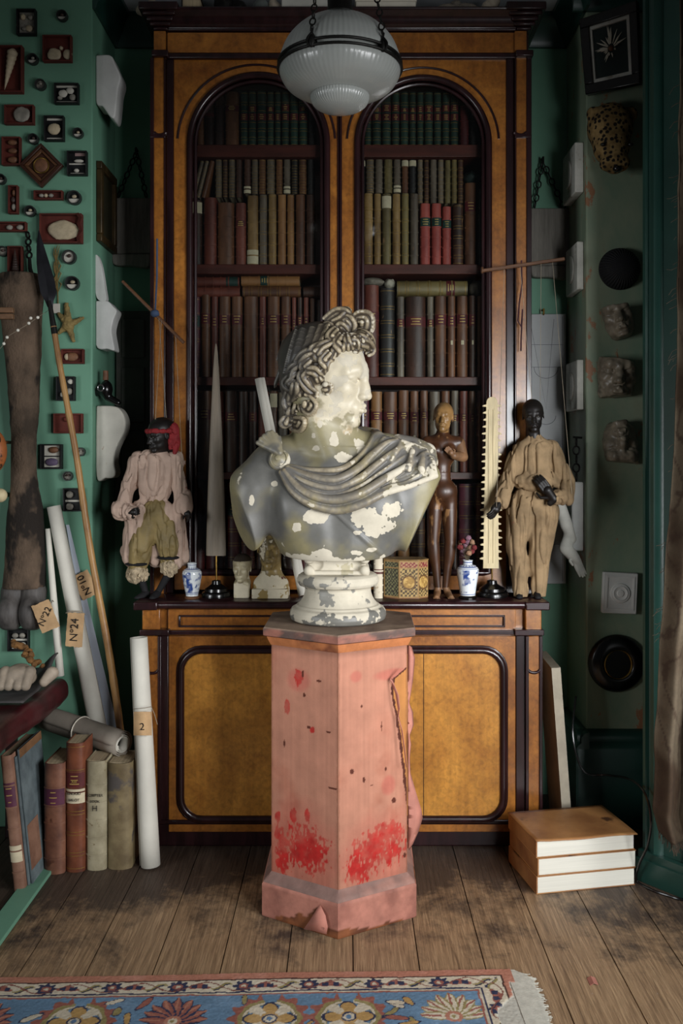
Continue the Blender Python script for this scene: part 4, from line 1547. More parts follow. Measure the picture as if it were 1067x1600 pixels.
for cx, cy, rx, ry, dy in ((565, 115, .030, .020, -.015), (765, 150, .025, .026, -.01), (660, 165, .026, .024, -.02), (770, 290, .034, .026, -.035), (650, 320, .040, .03, -.055)):
    e = c3(*h5(cx, cy)); e[1] = HC[1] + dy
    Hh.ell(e, (rx, .028, ry), None, .008)
for (cx, cy, rx, ry) in ((390, 585, .034, .036), (325, 680, .032, .034), (250, 620, .03, .04), (440, 520, .022, .022)):
    Hh.ell(on_hair(*h5(cx, cy), .004), (rx, .012, ry), None, .006)
hb.f = Hh.f.copy()
BR = [[(560, 210), (515, 280), (560, 340), (530, 450)], [(640, 255), (655, 330), (690, 390), (742, 368)], [(600, 265), (560, 330), (605, 400), (560, 465), (632, 436)],
      [(770, 235), (690, 290), (745, 345), (702, 392)], [(800, 255), (762, 310), (825, 325), (852, 370), (822, 402)], [(525, 325), (440, 372), (408, 440), (472, 482), (432, 552)],
      [(470, 345), (380, 392), (392, 450), (288, 442)], [(400, 395), (300, 432), (232, 522), (198, 602)], [(505, 415), (458, 470), (492, 530), (468, 592), (388, 572)],
      [(300, 555), (390, 562), (450, 612), (484, 580)], [(420, 612), (458, 680), (503, 690), (480, 735)], [(330, 535), (280, 602), (330, 682), (392, 742), (318, 732)],
      [(232, 565), (150, 642), (200, 692), (262, 762), (272, 690)], [(340, 765), (384, 830), (350, 882), (308, 842), (352, 808)], [(172, 715), (148, 800), (192, 862), (236, 884)],
      [(198, 938), (284, 955), (262, 1012), (198, 992), (234, 958)], [(152, 925), (130, 972), (202, 962)], [(300, 775), (288, 842), (334, 872)], [(260, 500), (200, 545), (180, 640), (240, 650)],
      [(690, 300), (720, 330), (700, 380), (660, 372)], [(350, 470), (300, 520), (330, 560), (300, 610)], [(560, 480), (520, 500), (500, 560), (470, 540)], [(230, 650), (220, 730), (180, 780)], [(210, 820), (180, 900), (150, 950)]]
BR += [[(700, 238), (780, 248), (842, 288), (856, 342)], [(690, 268), (762, 282), (824, 322), (840, 372)], [(722, 222), (802, 234), (852, 276)], [(650, 280), (720, 285), (770, 320), (782, 368)], [(640, 330), (640, 390), (670, 410)]]
for q in BR:
    ribbon(q, .0100, -.010)
for q in ([(470, 120), (560, 58), (640, 70), (645, 110), (560, 160), (500, 172)], [(520, 150), (600, 118), (652, 60), (600, 50), (520, 80)], [(692, 110), (760, 78), (832, 100), (834, 200), (762, 222), (700, 182)],
          [(610, 130), (650, 108), (692, 160), (672, 222), (622, 172)], [(430, 230), (480, 178), (512, 200), (450, 262), (430, 292)], [(740, 120), (790, 130), (790, 180), (745, 185)], [(560, 200), (600, 175), (640, 215), (600, 250)]):
    ribbon(q, .0100, -.002, base=-.035)
for k in range(40):                                              # far side and back of the head
    az, el = rng.uniform(.15, PI) , rng.uniform(-.3, 1.1)
    d0 = np.array((math.cos(az) * math.cos(el), abs(math.sin(az)) * math.cos(el), math.sin(el)))
    p0 = HW(*(np.array((-.075, 0, .16)) + d0 * np.array((.43, .36, .39))))
    p1 = HW(*(np.array((-.075, 0, .12)) + np.array((d0[0] - .15, d0[1], d0[2] - .35)) * np.array((.43, .36, .39))))
    Hh.cap(p0, p1, .009, .006, .004)
V, Q = Hh.mesh()
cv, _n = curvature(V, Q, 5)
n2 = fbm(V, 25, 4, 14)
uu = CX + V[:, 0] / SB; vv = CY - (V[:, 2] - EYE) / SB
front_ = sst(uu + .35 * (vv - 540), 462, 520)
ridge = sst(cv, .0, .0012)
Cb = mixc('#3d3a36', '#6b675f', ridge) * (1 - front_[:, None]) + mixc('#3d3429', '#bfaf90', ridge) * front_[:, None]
chip = .16 + .44 * ridge * (.35 + .65 * front_) + .36 * n2
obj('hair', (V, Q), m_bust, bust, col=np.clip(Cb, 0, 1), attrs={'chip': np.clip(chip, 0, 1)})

# the mantle: folds fanning from the shoulder clasp across the breast
D = SDF(B(415, 830, -.26), B(685, 640, .16), .0026)


def on_body(a, b, off=0.0):
    q = c3(a, b)
    fy = S.front(q[0], q[2])
    if fy is None:
        fy = YBU + .02
    return np.array((q[0], fy + off, q[2]))


K = [[(318, 788), (400, 800), (480, 803), (560, 795), (630, 755), (680, 700), (712, 650), (735, 645)],
     [(312, 795), (385, 825), (460, 848), (545, 850), (640, 800), (710, 735), (775, 685), (830, 668)],
     [(306, 802), (375, 855), (455, 885), (545, 890), (645, 850), (735, 785), (815, 725), (900, 690)],
     [(300, 808), (362, 880), (445, 920), (542, 930), (650, 900), (755, 835), (850, 775), (955, 712)],
     [(292, 812), (350, 890), (435, 945), (540, 968), (655, 940), (765, 885), (870, 855), (985, 770)],
     [(284, 815), (338, 900), (425, 958), (540, 985), (650, 958), (765, 905), (880, 875), (998, 832)]]
K = np.array(K, float)


def kcurve(s):
    i = min(int(s), 4)
    f = s - i
    return K[i] * (1 - f) + K[i + 1] * f


for si in np.linspace(0, 5, 26):                                 # the cloth lying flat between the folds
    pl_ = spline(kcurve(si), 30)
    D.chain(smoothy([on_body(a, b, -.004) for a, b in pl_]), .0085, .003)
for si, rr_, of in ((0.05, .0095, -.014), (.9, .014, -.026), (1.8, .012, -.024), (2.55, .008, -.016), (3.2, .015, -.030), (4.1, .010, -.020), (4.95, .014, -.022)):
    pl_ = spline(kcurve(si), 34)
    q = []
    for i, (a, b) in enumerate(pl_):
        t = i / 33
        q.append(on_body(a, b, of * (.4 + .6 * math.sin(PI * min(1, t * 1.05) ** .8))))
    D.chain(smoothy(q), [rr_ * (.45 + .55 * math.sin(PI * (.1 + .85 * i / 33))) for i in range(34)], .003)
# short cross folds on the far shoulder, cloth over the shoulder top and round the nape
for a0, b0, a1, b1, r_ in ((900, 690, 870, 800, .010), (945, 705, 930, 800, .012), (985, 735, 975, 830, .012), (840, 680, 790, 760, .009), (760, 660, 720, 720, .009)):
    D.chain([on_body(a0 + (a1 - a0) * t, b0 + (b1 - b0) * t, -.010) for t in np.linspace(0, 1, 8)], r_, .008)
D.chain([c3(735, 650, .0), c3(720, 640, .06), c3(660, 625, .09), c3(600, 622, .10)], [.02, .024, .022, .02], .01)
D.chain([c3(830, 672, .02), c3(900, 690, .03), c3(970, 720, .03), c3(995, 770, .02)], [.026, .03, .03, .02], .012)
V, Q = D.mesh()
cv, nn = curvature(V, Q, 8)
n2, n3 = fbm(V, 20, 4, 24), fbm(V, 55, 3, 3)
uu = CX + V[:, 0] / SB
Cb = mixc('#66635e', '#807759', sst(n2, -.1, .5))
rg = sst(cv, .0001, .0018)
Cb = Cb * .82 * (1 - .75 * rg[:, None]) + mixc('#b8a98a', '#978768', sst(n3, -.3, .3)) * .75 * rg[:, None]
chip = .24 + .26 * rg + .40 * n2 + .18 * n3 + .16 * sst(uu, 540, 640)
obj('mantle', (V, Q), m_bust, bust, col=np.clip(Cb, 0, 1), attrs={'chip': np.clip(chip, 0, 1)})
# the round clasp on the shoulder with its gathered cloth
bc = c3(270, 755)
fy = S.front(bc[0], bc[2]) or YBU - .02
bc[1] = fy - .012
Rb = rotm(math.radians(72), 0, math.radians(-8))
br = MB().lathe([(0.001, -.02), (.033, -.02), (.0345, -.004), (.031, .006), (.026, .009), (.0235, .005), (.018, .009), (.010, .013), (.008, .017), (.004, .0185), (.0005, .019)], bc, 36, R=Rb)
V = br.V()
obj('clasp', br, m_bust, bust, col=mixc('#77736a', '#8b8368', sst(fbm(V, 30, 3, 3), -.2, .3)), attrs={'chip': np.clip(.42 + .5 * fbm(V, 40, 3, 7), 0, 1)})
kn = SDF(bc + np.array((-.08, -.06, -.05)), bc + np.array((.07, .08, .1)), .0025)
for a in np.linspace(-.8, .5, 7):
    kn.cap(bc + np.array((0, .0, .02)), bc + np.array((-.028 + .055 * math.sin(a), .018, .075 + .012 * math.cos(a * 2) - abs(a) * .028)), .012, .008, .003)
V, Q = kn.mesh()
obj('gathered_cloth', (V, Q), m_bust, bust, col=mixc('#55534d', '#77705c', sst(fbm(V, 30, 3, 3), -.2, .3)), attrs={'chip': np.clip(.25 + .4 * fbm(V, 40, 3, 7), 0, 1)})

# turned socle with a scrolled block above
o = np.array((B(528, 0)[0], YBU, 0.0))
zp = lambda v: EYE - (v - CY) * SB
prof = [(.01, .8832), (.142, .8832), (.151, .888), (.1545, .899), (.153, .912), (.147, .922), (.136, .927), (.132, .932), (.126, .934), (.117, .945), (.110, .958), (.106, .972), (.1055, .984), (.110, .990), (.124, .994), (.130, 1.003), (.1305, 1.014), (.127, 1.024), (.118, 1.030), (.112, 1.032), (.01, 1.032)]
den = []
for (a, b), (c, d) in zip(prof[:-1], prof[1:]):
    for i in range(4):
        den.append((a + (c - a) * i / 4, b + (d - b) * i / 4))
den.append(prof[-1])
so = MB().lathe(den, o, 120)
V = so.V()
n2, n3 = fbm(V, 16, 4, 34), fbm(V, 60, 3, 31)
foot = sst(.93 - V[:, 2], 0, .01)
Cb = mixc('#77756e', '#8d8564', sst(n2, 0, .4)) * (1 - .3 * foot[:, None])
chip = .66 + .55 * n2 + .12 * n3 - .10 * foot
obj('socle', so, m_bust, bust, col=np.clip(Cb, 0, 1), attrs={'chip': np.clip(chip, 0, 1)}, angle=60)
bl = SDF(o + np.array((-.11, -.09, 1.02)), o + np.array((.11, .09, 1.11)), .0022)
bl.bx(o + np.array((-.003, .005, 1.065)), (.090, .06, .038), None, .006, .002)
for sx in (-1, 1):
    for z_ in (1.045, 1.082):
        bl.cap(o + np.array((sx * .087 - .003, -.06, z_)), o + np.array((sx * .087 - .003, .05, z_)), .0165, .0165, .004)
    bl.ell(o + np.array((sx * .060 - .003, -.058, 1.066)), (.017, .014, .022), None, .004, 's')
bl.cap(o + np.array((-.05, -.056, 1.083)), o + np.array((.045, -.056, 1.083)), .006, .006, .004)
bl.cap(o + np.array((-.09, -.058, 1.036)), o + np.array((.09, -.058, 1.036)), .009, .009, .004)
V, Q = bl.mesh()
obj('socle_block', (V, Q), m_bust, bust, col=mixc('#8d8874', '#a39a80', sst(fbm(V, 20, 3, 5), -.2, .3)), attrs={'chip': np.clip(.66 + .5 * fbm(V, 22, 4, 6), 0, 1)})
# ------------------------------------------------------------------ things on the counter
YC0 = 3.355
ZT = ZC + .0004


def PT(Y0):
    return lambda u, v, dy=0.0: np.array(((u - CX) * Y0 / FPX, Y0 + dy, EYE - (v - CY) * Y0 / FPX))


m_skin = M('dark_painted_wood', '#15110f', .45, .3, 30, .15, 80, spec=.4)
m_smock = M('stained_tan_linen', '#8a7355', .9, .28, 12, .3, 160, spots=('#8a4a3c', 11, .70))
m_coat = M('faded_pink_cotton', '#b39a8a', .85, .14, 14, .2, 160, spots=('#8a4f48', 16, .66))
m_breech = M('ochre_satin', '#7d6c44', .6, .25, 14, .15, 120)
m_lace = M('yellowed_lace', '#a8977c', .9, .35, 90, .6, 150)
m_redcl = M('red_headscarf', '#7d1a1e', .75, .25, 25, .15, 100)
m_blk = M('black_cloth', '#0e0d10', .8, .3, 30, .2, 100)
m_blue = M('blue_cord', '#35455f', .8, .2)
m_cane = M('brown_stick', '#5a3a22', .55, .25, 30, .15, 60, stretch=(1, 1, 6))
m_white = M('white_enamel', '#d8d4c8', .4, .05)


def folds(S, amp=.004, sc=(30, 30, 9), seed=1, band=.02):
    def fn(p):
        n_ = fbm(p * np.array(sc) * .8, 1, 2, seed)
        n2_ = fbm((p + .03 * n_[:, None]) * np.array((sc[0], sc[1], sc[2] * 1.8)), 1, 2, seed + 7)
        return amp * (.9 * np.clip(1 - np.abs(n_) * 3.2, 0, 1) ** 2 + .7 * np.clip(1 - np.abs(n2_) * 3.2, 0, 1) ** 2 + .5 * n_ - .3)
    return S.disp(fn, band)


def sdfobj(name, S, mat, par, **k):
    V, Q = S.mesh()
    return obj(name, (V, Q), mat, par, **k)


def hand(S, wrist, knuck, r, side, curl=.5, k=.003):
    """a small hand: palm from wrist to knuckles, four curled fingers and a thumb"""
    w, kn = np.array(wrist, float), np.array(knuck, float)
    d = kn - w; L = np.linalg.norm(d); d = d / L
    s = np.array(side, float); s -= d * np.dot(s, d); s /= np.linalg.norm(s)
    n = np.cross(d, s)
    S.cap(w, w + d * L * .5, r * .75, r * .95, k)
    for i, f in enumerate((-.75, -.25, .25, .75)):
        b0 = w + d * L * .55 + s * r * f
        b1 = w + d * L * (1.0 - .06 * abs(f)) + s * r * 1.05 * f
        b2 = b1 + (d * (1 - curl) + n * curl) * L * (.38 - .08 * abs(f))
        b3 = b2 + (d * (1 - 2 * curl) + n * curl) * L * (.28 - .06 * abs(f))
        S.chain([b0, b1, b2, b3], [r * .34, r * .30, r * .26, r * .2], k * .4)
    t0 = w + d * L * .2 - s * r * .7
    t1 = t0 + (d * .45 - s * .6 + n * .25) * L * .45
    S.chain([t0, t1, t1 + (d * .8 + n * .4) * L * .3], [r * .36, r * .3, r * .22], k * .5)


def doll_face(par, W, R, sc, eyes='#a8a49a', lips='#4d1a18'):
    ey = MB()
    for sy in (-1, 1):
        mb = MB().ell(W(.330, sy * .118, -.005), np.array((.040, .048, .030)) * sc, 14, 8, R)
        obj('eye', mb, M('doll_eye_white', eyes, .25, .05, bump=0) if 'doll_eye_white' not in bpy.data.materials else bpy.data.materials['doll_eye_white'], par)
        mb = MB().ell(W(.362, sy * .118, -.006), np.array((.012, .02, .022)) * sc, 10, 6, R)
        obj('pupil', mb, m_black, par)
    if lips:
        lm = bpy.data.materials.get('doll_lips') or M('doll_lips', lips, .5, .1, bump=0)
        obj('lips', MB().ell(W(.385, 0, -.293), np.array((.036, .085, .028)) * sc, 14, 8, R), lm, par)


# marionette in the tan smock
D3 = PT(3.36)
mar = thing('marionette', 'marionette with bare dark head in a tan smock, at the right end of the counter', 'puppet', (*D3(828, 0)[:2], ZT))
R_ = Rdir(math.radians(-8), math.radians(-8), math.radians(4))
hs = .118
hc = D3(831, 649, -.02)
S = SDF(hc - .09, hc + .09, .0022)
W = headsdf(S, hc, R_, hs, neck=(D3(834, 690, .0), .022, .024), nose=.7, lips=1.3)
hd = sdfobj('head', S, m_skin, mar)
doll_face(hd, W, R_, hs)
S = SDF(D3(762, 808, -.14), D3(902, 672, .09), .0032)
S.cap(D3(834, 684, 0), D3(834, 700), .022, .05, .02)
S.ell(D3(836, 725, -.005), (.064, .048, .10), None, .03)
S.ell(D3(834, 752, -.015), (.088, .060, .040), None, .03)
S.cap(D3(815, 704), D3(858, 701), .032, .032, .02)
S.chain([D3(810, 706, 0), D3(794, 748, -.01), D3(778, 784, -.045)], [.030, .027, .028], .012)
S.chain([D3(863, 702, 0), D3(884, 752, -.01), D3(880, 775, -.04), D3(858, 776, -.072)], [.030, .030, .032, .026], .012)
folds(S, .010, (34, 34, 4.5), 3, .03)
sdfobj('smock', S, m_smock, mar)
S = SDF(D3(778, 932, -.12), D3(896, 752, .09), .0032)
S.ell(D3(831, 785, -.005), (.082, .054, .070), None, .02)
S.chain([D3(813, 800, 0), D3(806, 855, -.015), D3(813, 926, -.01)], [.052, .038, .030], .012)
S.chain([D3(851, 800, 0), D3(842, 862, -.015), D3(839, 928, -.015)], [.052, .036, .023], .012)
folds(S, .010, (34, 34, 3.5), 5, .03)
sdfobj('trousers', S, m_smock, mar)
for nm_, wr, kn_, sd in (('hand', D3(775, 786, -.058), D3(764, 802, -.075), (0, -.3, 1)), ('hand', D3(857, 778, -.085), D3(837, 752, -.095), (.6, 0, 1))):
    S = SDF(np.minimum(wr, kn_) - .06, np.maximum(wr, kn_) + .06, .0018)
    hand(S, wr, kn_, .018, sd, .35)
    if nm_ == 'hand' and wr[0] > D3(800, 0)[0]:
        S.cap(wr, D3(852, 784, -.08), .014, .012, .004)
    sdfobj('hand', S, m_skin, mar)
for a, b in (((811, 924, .0), (808, 931, -.045)), ((838, 925, -.01), (836, 931, -.05))):
    S = SDF(D3(785, 938, -.09), D3(860, 915, .03), .0022)
    S.cap(D3(*a), D3(*b), .014, .012, .004)
    S.cut((0, 0, ZT + .001), (0, 0, -1))
    sdfobj('shoe', S, m_blk, mar)
bar = MB().box(-.155, .155, -.010, .010, -.006, .006, R=rotm(0, math.radians(-8.2), 0), o=D3(820, 411, .035))
bar.tube([D3(754, 419, .035), D3(757, 419, .035)], .013, 8)
obj('control_bar', bar, m_cane, mar, bevel=.002)
for a, b in (((815, 414, .03), (829, 624, -.02)), ((848, 408, .03), (842, 628, -.02)), ((866, 405, .03), (886, 770, -.07)), ((790, 416, .03), (770, 792, -.08))):
    obj('string', MB().tube(np.linspace(D3(*a), D3(*b), 6), .0009, 5), m_string, mar)
obj('knotted_cord', MB().tube([D3(817, 404, .03), D3(819, 440, .042), D3(815, 470, .046), D3(813, 498, .05), D3(818, 508, .048), D3(820, 480, .046), D3(818, 530, .05), D3(818, 546, .05)], .0028, 6), M('plum_cord', '#3d1d22', .8), mar)

# marionette in the pink coat
mar = thing('marionette', 'marionette in red headscarf and pink coat, at the left end of the counter', 'puppet', (*D3(242, 0)[:2], ZT))
R_ = Rdir(math.radians(-42), math.radians(-8), 0)
hc = D3(252, 681, -.02)
S = SDF(hc - .09, hc + .09, .0022)
W = headsdf(S, hc, R_, .120, neck=(D3(252, 718, 0), .024, .026), nose=.9, lips=1.4)
S.ell(W(-.10, 0, .20), np.array((.44, .37, .36)) * .12, R_, .004)
hd = sdfobj('head', S, m_skin, mar)
doll_face(hd, W, R_, .12, lips=None)
S = SDF(hc + np.array((-.09, -.09, -.11)), hc + np.array((.11, .11, .07)), .0024)
ring = [W(.44 * math.cos(a) - .07, .385 * math.sin(a), .13 + .05 * math.cos(a)) for a in np.linspace(0, 2 * PI, 30)]
S.chain(ring, .0085, .004)
S.chain([W(-.35, -.30, .08), D3(274, 668, -.03), D3(277, 690, -.02), D3(274, 716, -.02)], [.014, .017, .015, .008], .006)
S.chain([W(-.40, -.2, .08), D3(268, 672, -.03), D3(268, 700, -.02)], [.012, .013, .007], .006)
folds(S, .004, (60, 60, 25), 2, .012)
sdfobj('headscarf', S, m_redcl, mar)
S = SDF(D3(176, 905, -.15), D3(308, 702, .09), .0032)
S.cap(D3(250, 708, 0), D3(248, 716, 0), .026, .036, .015)
S.ell(D3(243, 748, -.005), (.072, .054, .10), None, .02)
S.cap(D3(217, 722), D3(272, 722), .040, .040, .02)
S.chain([D3(214, 728, 0), D3(200, 768, -.02), D3(194, 796, -.04)], [.032, .028, .036], .012)
S.chain([D3(194, 796, -.04), D3(212, 800, -.075)], [.036, .024], .012)
S.chain([D3(272, 728, 0), D3(284, 768, -.01), D3(290, 792, -.03)], [.032, .028, .032], .012)
for a, b, ra, rb in (((222, 795, -.02), (206, 872, -.015), .032, .030), ((210, 800, .0), (198, 862, .01), .03, .026), ((264, 795, -.02), (281, 880, -.01), .028, .020), ((274, 800, .004), (284, 870, .008), .03, .026), ((243, 800, .012), (243, 872, .014), .034, .032)):
    S.cap(D3(*a), D3(*b), ra, rb, .018)
S.cap(D3(246, 798, -.085), D3(242, 880, -.10), .010, .036, .008, 's')
folds(S, .010, (34, 34, 4.5), 8, .03)
sdfobj('coat', S, m_coat, mar)
S = SDF(D3(196, 895, -.12), D3(294, 775, .09), .0032)
S.ell(D3(246, 800, -.01), (.060, .048, .055), None, .02)
S.chain([D3(234, 815, -.01), D3(222, 855, -.02), D3(216, 884, -.01)], [.046, .044, .034], .01)
S.chain([D3(258, 815, -.01), D3(266, 850, -.02), D3(266, 874, -.01)], [.046, .044, .034], .01)
folds(S, .009, (34, 34, 6), 9, .03)
sdfobj('breeches', S, m_breech, mar)
for (u, v) in ((215, 880), (265, 870)):
    S = SDF(D3(u - 26, v + 12, -.1), D3(u + 26, v - 12, .08), .0026)
    S.ell(D3(u, v, -.012), (.043, .043, .010), None, .004)
    sdfobj('knee_band', S, m_blk, mar)
for (u, v, w) in ((216, 896, .040), (266, 885, .033)):
    S = SDF(D3(u - 28, v + 20, -.1), D3(u + 28, v - 16, .08), .0024)
    S.ell(D3(u, v, -.012), (w, w, .034), None, .004)
    folds(S, .010, (70, 70, 30), 4)
    sdfobj('lace_frill', S, m_lace, mar)
for a, b, c in (((222, 905, -.01), (229, 927, -.01), (219, 933, -.05)), ((263, 898, -.01), (247, 926, -.01), (243, 932, -.055))):
    S = SDF(D3(200, 938, -.1), D3(290, 885, .05), .0024)
    S.chain([D3(*a), D3(*b)], [.014, .011], .004)
    sdfobj('leg', S, m_blk, mar)
    S = SDF(D3(200, 938, -.1), D3(290, 905, .05), .0022)
    S.chain([D3(*b), D3(*c)], [.014, .012], .004)
    S.cut((0, 0, ZT + .001), (0, 0, -1))
    sdfobj('shoe', S, m_blk, mar)
for wr, kn_ in ((D3(210, 800, -.08), D3(225, 796, -.095)), (D3(293, 795, -.04), D3(300, 808, -.06))):
    S = SDF(np.minimum(wr, kn_) - .055, np.maximum(wr, kn_) + .055, .0018)
    hand(S, wr, kn_, .013, (0, 0, 1), .4)
    sdfobj('hand', S, m_skin, mar)
obj('control_bar', MB().tube(np.linspace(D3(188, 437, .03), D3(285, 534, .03), 8), [.0055, .006, .006, .0065, .0065, .0065, .006, .006], 8), m_cane, mar)
obj('blue_knot', MB().ell(D3(240, 488, .022), (.017, .014, .014), 14, 10, nz=.25), m_blue, mar, angle=0)
obj('string', MB().tube([D3(241, 368, .050), D3(241, 430, .046), D3(240, 488, .024)], .0035, 6), m_blue, mar)
for a, b in (((246, 494, .025), (262, 660, -.02)), ((250, 498, .025), (246, 660, -.04)), ((272, 522, .028), (292, 790, -.05))):
    obj('string', MB().tube(np.linspace(D3(*a), D3(*b), 6), .0009, 5), m_string, mar)

# carved lay figure
m_lay = M('polished_brown_wood', '#39200f', .42, .35, 12, .05, 40, coat=.12, stretch=(3, 3, .8), spots=('#7a5836', 9, .60))
m_layh = M('worn_gilt_face', '#7a5c36', .4, .35, 22, .15, 60)
m_layf = M('worn_pale_wood', '#6d4f36', .5, .3, 20, .1, 60)
lay = thing('lay_figure', 'brown carved wooden lay figure standing between the ornate box and the flower vase', 'figure', (*D3(690, 0)[:2], ZT))
R_ = Rdir(math.radians(-10), math.radians(2), math.radians(-3))
hc = D3(692, 652, -.01)
S = SDF(hc - .08, hc + .08, .002)
W = headsdf(S, hc, R_, .112, nose=.8)
S.cap(W(-.08, 0, -.25), D3(691, 683, 0), .022, .021, .006)
sdfobj('head', S, m_layh, lay)
S = SDF(D3(652, 800, -.11), D3(730, 672, .09), .0026)
S.cap(D3(691, 676), D3(691, 690), .022, .03, .02)
S.ell(D3(690, 706, 0), (.056, .040, .055), None, .02)
S.cap(D3(668, 692), D3(714, 692), .026, .026, .02)
S.ell(D3(688, 740, 0), (.038, .032, .05), None, .025)
S.ell(D3(691, 768, 0), (.056, .045, .048), None, .02)
for du in (-10, 10):
    S.ell(D3(690 + du, 704, -.030), (.020, .018, .020), None, .012)
S.cap(D3(680, 782), D3(679, 796), .029, .028, .012)
S.cap(D3(702, 782), D3(702, 796), .029, .028, .012)
S.cap(D3(668, 786, -.05), D3(716, 786, -.05), .0025, .0025, .003, 's')
for a in np.linspace(0, 2 * PI, 13)[:-1]:
    a2 = a + PI / 6
    S.cap(D3(688, 737) + np.array((.039 * math.cos(a), .033 * math.sin(a), 0)), D3(688, 737) + np.array((.039 * math.cos(a2), .033 * math.sin(a2), 0)), .0018, .0018, .002, 's')
sdfobj('torso', S, m_lay, lay)
for pts_, rs, fo in (([D3(679, 797), D3(677, 848, -.004), D3(684, 918)], [.0285, .021, .012], (683, 929)), ([D3(702, 797), D3(703, 848, -.004), D3(696, 918)], [.0285, .021, .012], (699, 929))):
    S = SDF(D3(655, 936, -.1), D3(730, 785, .06), .0026)
    S.chain(pts_, rs, .008)
    S.ell(pts_[1] + np.array((0, .006, -.03)), (.017, .019, .045), None, .015)
    lg = sdfobj('leg', S, m_lay, lay)
    S = SDF(D3(655, 938, -.1), D3(730, 905, .06), .002)
    S.cap(pts_[2], D3(fo[0], 925, -.005), .012, .012, .006)
    S.cap(D3(fo[0], 926, .0), D3(fo[0] + (fo[0] - 691) * .4, 931, -.045), .012, .011, .006)
    for t in range(5):
        uu_ = fo[0] + (fo[0] - 691) * .4 + (t - 2) * 2.0
        S.cap(D3(uu_, 932, -.042), D3(uu_ + (t - 2) * .15, 932, -.06 + .003 * abs(t - 2)), .0042, .0036, .001)
    S.cut((0, 0, ZT + .001), (0, 0, -1))
    sdfobj('foot', S, m_layf, lg)
S = SDF(D3(650, 730, -.11), D3(675, 675, .06), .0024)
S.ell(D3(661, 697, 0), (.020, .022, .026), None, .004)
sdfobj('shoulder_stump', S, m_lay, lay)
S = SDF(D3(690, 735, -.12), D3(735, 675, .06), .0022)
S.chain([D3(717, 693, 0), D3(722, 714, -.02), D3(706, 712, -.058)], [.023, .019, .014], .006)
hand(S, D3(706, 712, -.058), D3(697, 703, -.062), .011, (0, .2, -1), .25)
sdfobj('arm', S, m_layf, lay)

# two saws and bills on black stands
m_bone = M('ivory_bone', '#c4b48e', .6, .15, 20, .3, 60, stretch=(3, 3, .5))
m_bill = M('grey_brown_bill', '#7d7263', .55, .2, 10, .2, 60, stretch=(6, 6, .6))


def stand(par, u, r, vrod, Y):
    c = np.array((X(u, Y), Y, 0))
    mb = MB().lathe([(.001, ZT), (r, ZT), (r * 1.02, ZT + .008), (r * .96, ZT + .016), (r * .80, ZT + .020), (r * .78, ZT + .030), (r * .55, ZT + .038), (r * .34, ZT + .046), (r * .3, ZT + .058), (.006, ZT + .061), (.0005, ZT + .061)], c, 36)
    obj('stand_base', mb, m_black, par)
    obj('stand_rod', MB().tube([(c[0], Y, ZT + .058), (c[0], Y, Z(vrod, Y))], .003, 8), m_brass, par)


YW = 3.378
saw = thing('sawfish_saw', 'toothed white sawfish saw upright on a black turned stand, held by the tan-smocked marionette', 'specimen', (X(768, YW), YW, ZT))
stand(saw, 768.5, .060, 886, YW)
n_ = 24
pl_, pr_ = [], []
vs = np.linspace(888, 628, 2 * n_ + 1)
outl, outr = [], []
for i, v in enumerate(vs):
    t = i / (2 * n_)
    hw = 12.2 - 3.4 * t
    cu = 766.5 + 1.8 * t
    tl = (5.2 + .8 * math.sin(i * 2.3)) if (i % 2 == 1 and v < 872) else 0
    for dv, e in (((2.6, 0), (1.9, tl), (-.1, tl * .92), (-1.7, 0)) if tl else ((0, 0),)):
        outl.append((X(cu - hw - e, YW), Z(v + dv, YW)))
        outr.append((X(cu + hw + e, YW), Z(v + dv, YW)))
top = [(X(768.3 + 8.6 * math.cos(a), YW), Z(628 - 8 * math.sin(a), YW)) for a in np.linspace(.3, PI - .3, 7)]
mb = MB().prism(outr + top + outl[::-1], YW - .006, YW + .006, 'y')
obj('saw_blade', mb, m_bone, saw, bevel=.0012)
mb = MB()
for du in (-3.5, 3.5):
    mb.tube([(X(767 + du, YW), YW - .0055, Z(v, YW)) for v in np.linspace(880, 640, 10)], .0035, 6)
obj('blade_ridge', mb, m_bone, saw)
YW2 = 3.37
bil = thing('swordfish_bill', 'tall smooth tapering grey bill upright on a black turned stand', 'specimen', (X(338, YW2), YW2, ZT))
stand(bil, 338, .054, 866, YW2)
rings = []
for v, hw in ((868, 15.2), (860, 15.4), (800, 14), (740, 12), (680, 9.6), (620, 6.8), (580, 4.8), (555, 3.0), (543, 1.8), (537, .6)):
    rings.append([(X(337.5 + hw * math.cos(a), YW2), YW2 + px(hw, YW2) * .42 * math.sin(a), Z(v, YW2)) for a in np.linspace(0, 2 * PI, 20, endpoint=False)])
obj('bill', MB().loft(rings), m_bill, bil)

# blue and white vases
m_porc = MA('blue_white_porcelain', .18, 0, 50, .04, 20, spec=.5, coat=.3)


